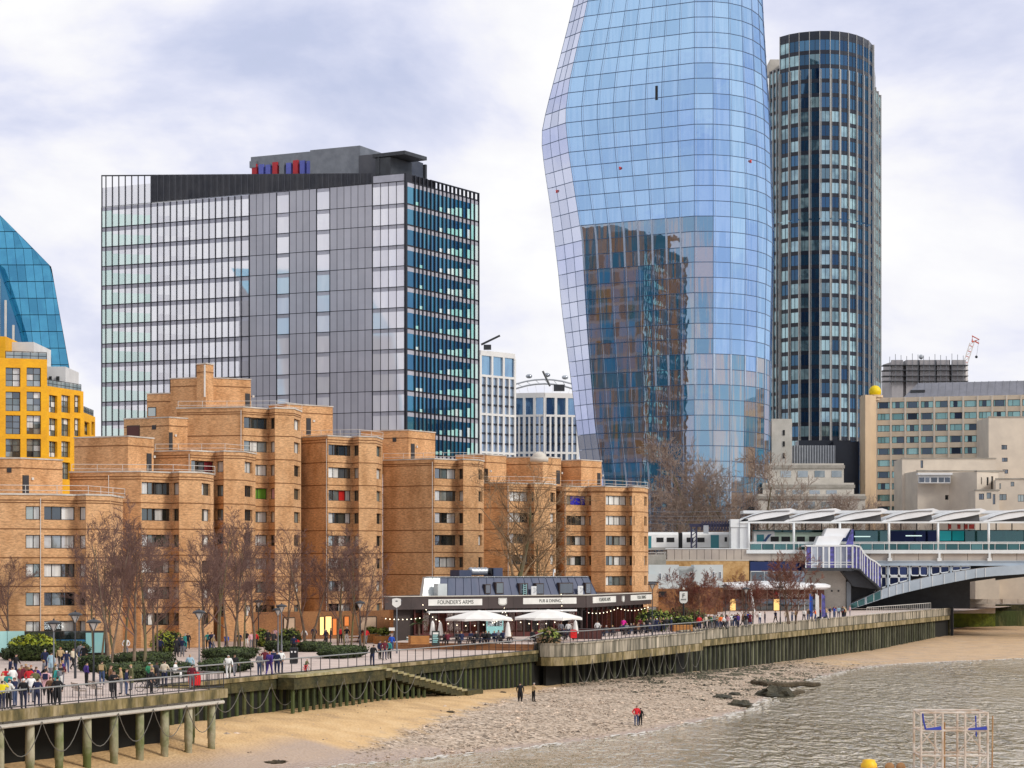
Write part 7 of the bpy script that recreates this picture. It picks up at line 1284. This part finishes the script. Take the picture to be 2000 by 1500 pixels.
pose('sit', [((-.25, -.1, .74), (-.15, -.32, .72)), ((.25, -.1, .74), (.15, -.32, .72))], [((-.11, -.42, .5), (-.11, -.4, .07)), ((.11, -.42, .5), (.11, -.4, .07))], (-.06, 0), sit=True)
CLS = {'navy': (.012, .018, .06), 'black': (.01, .01, .012), 'white': (.78, .78, .76), 'yellow': (.8, .66, .02), 'red': (.62, .02, .03), 'maroon': (.13, .012, .025), 'grey': (.2, .2, .22), 'teal': (.03, .28, .26), 'pale blue': (.35, .52, .62), 'blue': (.02, .09, .5), 'brown': (.16, .08, .04), 'tan': (.48, .34, .18), 'olive': (.12, .12, .05), 'pink': (.75, .02, .32), 'pale pink': (.72, .42, .45), 'purple': (.06, .03, .2), 'cream': (.66, .58, .44), 'orange': (.8, .16, .03), 'lime': (.6, .68, .03), 'denim': (.05, .08, .17), 'charcoal': (.03, .03, .034), 'green': (.03, .2, .1)}
for k, c in CLS.items(): mat('cloth_' + k, c, .85, ns=3)
for k, c in (('dark', (.02, .013, .01)), ('brown', (.09, .045, .02)), ('blonde', (.45, .28, .10)), ('ginger', (.38, .12, .03)), ('grey', (.42, .40, .38)), ('white_hat', (.8, .8, .8))): mat('hair_' + k, c, .7)
mat('skin_dark', (.16, .08, .05), .6); mat('skin_pale', (.62, .42, .33), .6)
SEATS = {'sit': -.05}
def person(loc, rz, ps, top, leg, hair='dark', label='', group=None, h=1.0, skin='skin', shoe='black'):
    o = link('person', SK[ps], None, loc=loc, rz=rz, sc=(h * 1.14, h * 1.14, h)); part_mats(o, [skin, 'hair_' + hair, 'cloth_' + top, 'cloth_' + leg, 'cloth_' + shoe]); tag(o, label, 'person', group); return o
def bag(par, col):
    b = MB(); b.box(-.14, .14, .13, .27, 1.08, 1.46); b.box(-.1, .1, .27, .32, 1.1, 1.3); link('backpack', b.mesh('backpack', 'cloth_' + col), par)
PP = [  # px, feet py, facing (radians, 0 = toward camera), pose, top, legs, hair, label
 (4, 1386, 3.0, 'photo', 'yellow', 'navy', 'dark', 'person in a bright yellow jacket photographing at the pier railing'), (17, 1385, 2.6, 'phone', 'white', 'black', 'dark', 'person in a white jacket next to the yellow one at the railing'), (29, 1380, -1.9, 'photo', 'navy', 'denim', 'brown', 'person with arms raised taking a picture near the left railing'),
 (46, 1385, 2.9, 'stand', 'black', 'navy', 'white_hat', 'person in a dark coat and white hat at the pier railing'), (60, 1372, .4, 'pocket', 'white', 'grey', 'brown', 'person in a white top behind the railing crowd'), (72, 1380, 3.2, 'lean', 'navy', 'navy', 'dark', 'person in navy leaning on the pier railing'), (98, 1377, 2.7, 'stand', 'brown', 'black', 'brown', 'person in a brown jacket beside the couple at the railing'), (112, 1378, 3.4, 'coat', 'black', 'black', 'dark', 'tall person in a long black coat at the pier railing'),
 (20, 1334, -1.2, 'stand', 'navy', 'black', 'dark', 'person in a dark jacket at the far left of the paving'), (30, 1322, 1.3, 'walk', 'black', 'navy', 'dark', 'person in black striding left past the yellow shrub'), (42, 1350, .5, 'stand', 'maroon', 'black', 'brown', 'person in a maroon coat in the pier crowd'), (50, 1346, .2, 'pocket', 'brown', 'black', 'blonde', 'blonde person in a brown jacket in the pier crowd'), (60, 1348, 2.2, 'stand', 'black', 'black', 'ginger', 'ginger haired person in black in the pier crowd'), (71, 1352, 2.8, 'pocket', 'purple', 'olive', 'brown', 'person in a purple jacket in the pier crowd'), (69, 1362, 3.3, 'phone', 'olive', 'black', 'brown', 'person in an olive coat behind the railing'), (87, 1348, 1.4, 'walk', 'black', 'black', 'dark', 'person in black walking between the lamp posts'),
 (88, 1310, 3.1, 'stand', 'navy', 'navy', 'grey', 'grey haired person in navy by the pale lamp post'), (100, 1316, 2.9, 'coat', 'pale blue', 'black', 'dark', 'person in a pale blue coat by the pale lamp post'), (118, 1306, .3, 'walk', 'tan', 'black', 'ginger', 'person in tan walking behind the pale lamp post'), (130, 1314, 3.2, 'stand', 'navy', 'denim', 'white_hat', 'person in a navy jacket and white cap by the dark lamp post'), (142, 1308, 1.0, 'walk', 'cream', 'black', 'brown', 'person in a cream coat beside the dark lamp post'), (117, 1346, .8, 'phone', 'black', 'white', 'brown', 'person in black with white trousers right of the pale lamp post'), (157, 1296, 3, 'stand', 'grey', 'denim', 'dark', 'person in grey in front of the green hedge'), (164, 1298, 0, 'coat', 'black', 'black', 'dark', 'person in a long black coat by the rounded bush'),
 (169, 1341, 2.2, 'pocket', 'purple', 'black', 'dark', 'person in a dark purple jacket alone on the pink paving'), (199, 1338, 3.1, 'stand', 'olive', 'denim', 'dark', 'person in an olive top with a backpack by the hedge'), (216, 1352, 1.5, 'stand', 'brown', 'black', 'brown', 'person in brown in the small group by the hedge'), (222, 1365, .6, 'phone', 'black', 'black', 'dark', 'person in black stooping over a phone near the railing'), (237, 1356, -1.3, 'phone', 'tan', 'grey', 'blonde', 'blonde person in tan in the small group by the hedge'), (247, 1358, 1.6, 'stand', 'navy', 'denim', 'brown', 'person in navy facing the group by the hedge'), (296, 1355, 1.3, 'stand', 'black', 'black', 'brown', 'person in black holding a bicycle on the pier'), (371, 1322, 0, 'coat', 'pale blue', 'blue', 'blonde', 'person in a pale hooded coat at the inner corner of the railings'), (375, 1346, 3, 'stand', 'maroon', 'grey', 'dark', 'person in maroon beside the red lifebuoy case on the pier'),
 (313, 1283, 3, 'stand', 'navy', 'black', 'dark', 'person in navy among the trunks of the left clump'), (345, 1283, 2.9, 'coat', 'charcoal', 'charcoal', 'dark', 'left person of the dark coated pair on the pale path'), (356, 1283, 3.2, 'pocket', 'navy', 'grey', 'dark', 'right person of the dark coated pair on the pale path'), (367, 1268, .2, 'stand', 'black', 'black', 'dark', 'person in black in front of the orange shop front'), (406, 1268, 3.1, 'stand', 'teal', 'charcoal', 'dark', 'person in a teal jacket behind the lamp post'), (246, 1283, 0, 'pocket', 'white', 'grey', 'dark', 'person in white glimpsed between the tree trunks'),
 (446, 1326, .2, 'walk', 'white', 'white', 'grey', 'person dressed all in white walking along the railing'), (458, 1321, .4, 'walk', 'black', 'grey', 'brown', 'person in black walking beside the person in white'), (507, 1320, 2.6, 'stand', 'grey', 'denim', 'brown', 'leftmost person in grey of the group at the railing'), (517, 1312, .1, 'pocket', 'maroon', 'navy', 'brown', 'person in maroon in the group at the railing'), (526, 1319, 2.9, 'walk', 'purple', 'purple', 'ginger', 'person in purple in the middle of the railing group'), (534, 1311, .2, 'stand', 'navy', 'grey', 'grey', 'grey haired person at the back of the railing group'), (541, 1315, 2.8, 'stand', 'navy', 'navy', 'dark', 'person in navy near the right of the railing group'), (548, 1314, .3, 'pocket', 'white', 'navy', 'dark', 'rightmost person of the railing group in a white jacket'), (597, 1313, 1.0, 'lean', 'olive', 'maroon', 'ginger', 'small child in olive on a red tricycle by the railing'),
 (467, 1268, 3, 'stand', 'navy', 'black', 'dark', 'person in blue behind the second trees'), (481, 1266, 0, 'walk', 'black', 'white', 'dark', 'person in black and white behind the second trees'), (491, 1268, .5, 'stand', 'pale pink', 'grey', 'brown', 'person in pale pink behind the second trees'), (499, 1266, 3, 'stand', 'red', 'black', 'ginger', 'person in a bright red coat behind the second trees'), (523, 1264, .3, 'coat', 'black', 'black', 'dark', 'person in a black coat left of the paired lamp posts'), (534, 1266, 0, 'coat', 'charcoal', 'black', 'blonde', 'blonde person in a dark coat left of the paired lamp posts'), (574, 1276, 3.1, 'stand', 'navy', 'black', 'dark', 'person in navy carrying a bag behind the black bin'), (594, 1258, .4, 'walk', 'white', 'grey', 'brown', 'person in a white top by the dark tree'), (665, 1256, 3, 'stand', 'red', 'black', 'dark', 'person in a red jacket in front of the shop doorway'), (677, 1256, .2, 'pocket', 'black', 'white', 'grey', 'person with black and white clothes in front of the shop doorway'), (613, 1254, .2, 'stand', 'navy', 'black', 'dark', 'person in navy in front of the lit shop'),
 (727, 1301, 2.7, 'lean', 'black', 'navy', 'dark', 'person in black with a pale bag at the promenade railing'), (742, 1288, 1.0, 'stand', 'navy', 'black', 'dark', 'person in navy in the family by the shield lamp post'), (751, 1289, .3, 'pocket', 'maroon', 'navy', 'dark', 'person in maroon in the family by the shield lamp post'), (760, 1287, 2.5, 'stand', 'teal', 'black', 'dark', 'person in teal in the family by the shield lamp post'), (765, 1272, 3.0, 'stand', 'blue', 'denim', 'grey', 'person in a bright blue coat by the orange planters')]
for (px_, py_, rz_, ps, tp_, lg, hr, lb) in PP:
    sc = (.62 if 'child' in lb else 1.0) * random.Random(px_).uniform(.95, 1.05); o = person(G(px_, py_, .0 if py_ > 1262 else 0), rz_, ps, tp_, lg, hr, lb, 'people on the promenade', sc)
    if 'backpack' in lb: bag(o, 'tan')
for px_, py_, rz_, ps, tp_, lg, hr, lb in ((1016, 1371, 3.0, 'coat', 'black', 'black', 'dark', 'person in a long black coat standing on the sand'), (1042, 1371, 2.2, 'phone', 'tan', 'black', 'grey', 'person in a tan jacket and dark trousers on the sand'), (1243, 1418, .3, 'pocket', 'red', 'denim', 'dark', 'person in a bright red top standing on the shingle'), (1251, 1417, 2.6, 'stand', 'black', 'black', 'dark', 'person in black beside the one in red on the shingle')): person(beach_at(px_, py_), rz_, ps, tp_, lg, hr, lb, 'people on the beach', 1.0 if px_ != 1251 else .86)
# drinkers on the terrace, sitting at the picnic tables
rr = random.Random(77); cols = ['navy', 'black', 'charcoal', 'black', 'charcoal', 'maroon', 'grey', 'brown', 'navy', 'white']
for i, (px_, py_) in enumerate(TBL):
    g_ = G(px_, py_, TZ); rz0 = .3 + .15 * (i % 3)
    for k, (sx, sy) in enumerate(((-.45, -.62), (.4, -.62), (-.4, .62), (.45, .62))):
        if rr.random() < .2: continue
        ct = rr.choice(cols)
        ca, sa = math.cos(rz0), math.sin(rz0); person((g_[0] + sx * ca - sy * sa, g_[1] + sx * sa + sy * ca, TZ), rz0 + (math.pi if sy < 0 else 0), 'sit', ct, rr.choice(['denim', 'black', 'navy', 'charcoal']), rr.choice(['dark', 'brown', 'blonde', 'grey']), 'seated drinker in ' + ct + ' at the ' + ORD[i] + ' picnic table from the left, ' + ['near left', 'near right', 'far left', 'far right'][k] + ' seat', 'drinkers seated on the pub terrace', 1.0)
for px_, py_, tp_, lb in ((1217, 1237, 'pink', 'person in a bright pink coat standing at the terrace railing'), (1167, 1243, 'white', 'person in white standing at the end of the bar counter'), (1250, 1236, 'maroon', 'person in maroon at the right part of the terrace'), (1096, 1246, 'grey', 'person in grey standing under the right parasol'), (1110, 1246, 'white', 'person in a pale top standing near the closed pale parasol')): person(G(px_, py_, TZ), 2.8, 'stand' if tp_ != 'pink' else 'lean', tp_, 'navy', 'brown', lb, 'people standing on the pub terrace')
# crowd along the upper promenade
FAR = [(1264, 1236, 'black'), (1270, 1234, 'charcoal'), (1277, 1235, 'grey'), (1283, 1236, 'navy'), (1289, 1233, 'brown'), (1296, 1235, 'black'), (1303, 1234, 'charcoal'), (1311, 1234, 'navy'), (1318, 1233, 'black')]
for i, (px_, py_, c_) in enumerate(FAR): person(G(px_, py_, TZ), i * 1.1, ['stand', 'pocket', 'phone'][i % 3], c_, 'navy', ['dark', 'blonde', 'brown', 'white_hat'][i % 4], ORD[i] + ' person from the left in the dark crowd right of the pub', 'dark crowd beside the pub')
FR = [(1366, 1228, 'red', 'person in red by the shrubs right of the pole sign'), (1378, 1227, 'cream', 'person in cream right of the reddish shrubs'), (1390, 1228, 'green', 'person in green near the upper parapet'), (1401, 1226, 'tan', 'person in tan walking near the upper parapet'), (1408, 1227, 'orange', 'person in orange in the busy knot before the station'), (1414, 1228, 'white', 'person in white in the busy knot before the station'), (1421, 1226, 'pale pink', 'person in pale pink in the busy knot before the station'), (1435, 1224, 'navy', 'person in navy left of the raking column'), (1442, 1224, 'purple', 'person in purple left of the raking column'), (1450, 1223, 'brown', 'person in brown at the foot of the raking column'), (1457, 1224, 'black', 'person in black by the raking column lamp'), (1484, 1218, 'white', 'person in a white top walking alone right of the raking column'), (1494, 1218, 'charcoal', 'person in charcoal following the one in white'), (1515, 1216, 'navy', 'person in dark blue before the station entrance'), (1536, 1215, 'cream', 'person in a cream coat before the bare tree'), (1547, 1214, 'grey', 'person in grey at the foot of the bare tree'), (1554, 1214, 'tan', 'person in tan right of the bare tree'), (1570, 1212, 'white', 'person in white near the right end of the canopy'), (1580, 1211, 'black', 'person in black near the right end of the canopy'), (1593, 1212, 'orange', 'person in a bright orange vest at the parapet'), (1602, 1209, 'navy', 'person in navy right of the orange vest'), (1609, 1208, 'lime', 'person in a lime yellow vest at the parapet'), (1621, 1206, 'navy', 'first of the navy group left of the portal post'), (1629, 1206, 'blue', 'person in blue in the group by the portal post'), (1638, 1205, 'pale blue', 'person in pale blue in the group by the portal post'), (1646, 1204, 'black', 'person in black closest to the portal post'), (1660, 1203, 'pale pink', 'person in pale pink under the foot of the arch')]
for i, (px_, py_, c_, lb) in enumerate(FR): person(G(px_, py_ + 1.5, TZ), i * .9, ['stand', 'walk', 'pocket', 'phone'][i % 4], c_, ['navy', 'black', 'grey', 'denim'][i % 4], ['dark', 'brown', 'blonde', 'dark'][i % 4], lb, 'people before the station')
# more of the crowd, told apart by what they wear
wear = ['navy', 'black', 'maroon', 'grey', 'brown', 'tan', 'white', 'olive', 'red', 'purple', 'teal', 'cream', 'blue', 'charcoal', 'pale pink', 'green']
used = set()
def more(n, zone, poly, z, where, grp, poses=('stand', 'walk', 'pocket', 'phone', 'coat')):
    k = 0
    while k < n:
        t = rr.random(); a, b = poly; px_ = a[0] + (b[0] - a[0]) * t + rr.uniform(-2, 2); py_ = a[1] + (b[1] - a[1]) * t - rr.uniform(0, zone)
        top, leg = rr.choice(wear), rr.choice(['denim', 'black', 'grey', 'navy', 'charcoal']); lb = 'person in a ' + top + ' top and ' + leg + ' trousers ' + where
        if lb in used: continue
        used.add(lb); k += 1; o = person(G(px_, py_, z), rr.uniform(0, 6.28), rr.choice(poses), top, leg, rr.choice(['dark', 'brown', 'blonde', 'grey']), lb, grp, rr.uniform(.93, 1.05), rr.choice(['skin', 'skin', 'skin_pale', 'skin_dark']))
        if rr.random() < .3: bag(o, rr.choice(['black', 'navy', 'maroon', 'grey']))
more(12, 28, ((5, 1376), (135, 1350)), 0, 'in the viewing pier crowd', 'people on the promenade'); more(5, 5, ((250, 1353), (330, 1340)), 0, 'on the right of the pier', 'people on the promenade'); more(10, 6, ((330, 1280), (560, 1263)), 0, 'behind the promenade trees', 'people on the promenade'); more(7, 5, ((575, 1262), (735, 1258)), 0, 'before the lit shops', 'people on the promenade')
more(16, 4, ((1345, 1232), (1475, 1222)), TZ, 'near the reddish shrubs', 'people before the station'); more(14, 3, ((1560, 1215), (1655, 1207)), TZ, 'by the parapet near the bridge', 'people before the station')
# ------------------------------------------------------------------ bicycle, tricycle, benches, café table, gull, banner
def bike(loc, rz, label, k=1.0, mt='rail_black', nm='bicycle'):
    t = thing(nm, label, 'bicycle', loc, rz, None, k)
    for x in (-.52, .52):
        w_ = MB(); w_.tube([(x + .33 * math.cos(a * .3927), 0, .34 + .33 * math.sin(a * .3927)) for a in range(17)], .022, 5, cap=False); o = link('wheel', w_.mesh('wheel', 'rail_black'), t); sp_ = MB()
        for a in range(8): sp_.tube([(x, 0, .34), (x + .32 * math.cos(a * .785), 0, .34 + .32 * math.sin(a * .785))], .006, 3, cap=False)
        link('spokes', sp_.mesh('spokes', 'steel'), o)
    fr = MB()
    for a, b in (((-.52, .34), (-.2, .8)), ((-.52, .34), (-.08, .32)), ((-.08, .32), (-.22, .88)), ((-.08, .32), (.34, .82)), ((-.2, .8), (.34, .84)), ((.52, .34), (.34, .95))): fr.tube([(a[0], 0, a[1]), (b[0], 0, b[1])], .025, 5)
    link('frame', fr.mesh('frame', mt), t); link('saddle', MB().mesh8([(-.36, -.07, .88), (-.1, -.03, .88), (-.1, .03, .88), (-.36, .07, .88)], [(-.36, -.08, .94), (-.1, -.03, .93), (-.1, .03, .93), (-.36, .08, .94)]).mesh('saddle', 'black'), t); link('handlebar', MB().tube([(.2, -.26, .98), (.36, -.2, 1.0), (.36, .2, 1.0), (.2, .26, .98)], .018, 5).mesh('handlebar', 'black'), t)
bike(G(288, 1351, 0), .5, 'black bicycle held by a person on the pier'); bike(G(597, 1314, 0), 1.0, 'small red tricycle at the promenade railing', .7, 'lifebuoy_red', 'tricycle'); mat('bench_slat', (.36, .28, .22), .8, (.26, .2, .16), 2)
def bench(loc, rz, label):
    t = thing('bench', label, 'bench', loc, rz)
    for k in range(4): link('seat_slat', MB().box(-.9, .9, -.25 + .13 * k, -.14 + .13 * k, .43, .47).mesh('seat_slat', 'bench_slat'), t)
    for k in range(3): link('back_slat', MB().box(-.9, .9, .27 + .02 * k, .3 + .02 * k, .55 + .14 * k, .65 + .14 * k).mesh('back_slat', 'bench_slat'), t)
    for s in (-.8, .8): link('leg', MB().tube([(s, -.22, 0), (s, -.22, .6), (s, .2, .6), (s, .34, .95)], .03, 4).mesh('leg', 'rail_black'), t); link('leg', MB().tube([(s, .24, 0), (s, .24, .45)], .03, 4).mesh('leg', 'rail_black'), t)
bench(G(155, 1362, 0), 2.0, 'slatted bench on the pier behind the railing, left'); bench(G(188, 1358, 0), 2.0, 'slatted bench on the pier behind the railing, right')
t = thing('cafe_table', 'small white café table beside the dark hedge end', 'table', G(334, 1326, 0)); link('top', MB().lathe([(.5, .72), (.5, .76)], (0, 0, 0), 14).mesh('top', 'white_paint'), t); link('pedestal', MB().lathe([(.3, 0), (.05, .06), (.05, .72)], (0, 0, 0), 10).mesh('pedestal', 'white_paint'), t)
person((G(322, 1326, 0)[0], G(322, 1326, 0)[1], 0), -1.4, 'sit', 'orange', 'grey', 'blonde', 'blonde person in orange seated at the white café table', 'people on the promenade'); person((G(341, 1325, 0)[0], G(341, 1325, 0)[1], 0), 1.4, 'sit', 'white', 'white', 'grey', 'person in white seated at the white café table', 'people on the promenade')
def gull(loc, rz, label):
    t = thing('gull', label, 'bird', loc, rz); b = MB(); b.ball((0, 0, 0), 1, 10); b.v = [(x * .11, y * .24, .24 + z * .1 + y * .04) for x, y, z in b.v]; b.ball((0, -.22, .36), .07, 8); b.tube([(0, -.28, .36), (0, -.36, .34)], [.02, .006], 5); link('body', b.mesh('body', 'white_paint', True), t); w_ = MB()
    for s in (-1, 1): w_.mesh8([(s * .1, -.12, .26), (s * .12, .1, .25), (s * .07, .34, .26)], [(s * .09, -.12, .34), (s * .1, .1, .33), (s * .05, .34, .28)])
    link('wings', w_.mesh('wings', 'cloth_grey'), t); l_ = MB()
    for s in (-1, 1): l_.tube([(s * .04, 0, .16), (s * .04, .01, 0)], .012, 4)
    link('legs', l_.mesh('legs', 'cloth_orange'), t)
gull(beach_at(408, 1462), .8, 'gull standing on the wet sand right of the pier piles')
t = thing('banner', 'blue and white feather banners by the station pier wall', 'banner', G(1582, 1212, TZ))
for k, c in enumerate(('cloth_blue', 'white_paint', 'violet_glass')): link('flag', MB().mesh8([(k * .9 - .1, 0, .5), (k * .9 + .45, 0, .6), (k * .9 + .4, 0, 3.6), (k * .9 - .1, 0, 3.9)], [(k * .9 - .1, .05, .5), (k * .9 + .45, .05, .6), (k * .9 + .4, .05, 3.6), (k * .9 - .1, .05, 3.9)]).mesh('flag', c), t); link('pole', MB().tube([(k * .9 - .12, 0, 0), (k * .9 - .12, 0, 4)], .03, 5).mesh('pole', 'steel'), t)
for o in bpy.data.objects:
    if '_top' in o: del o['_top']
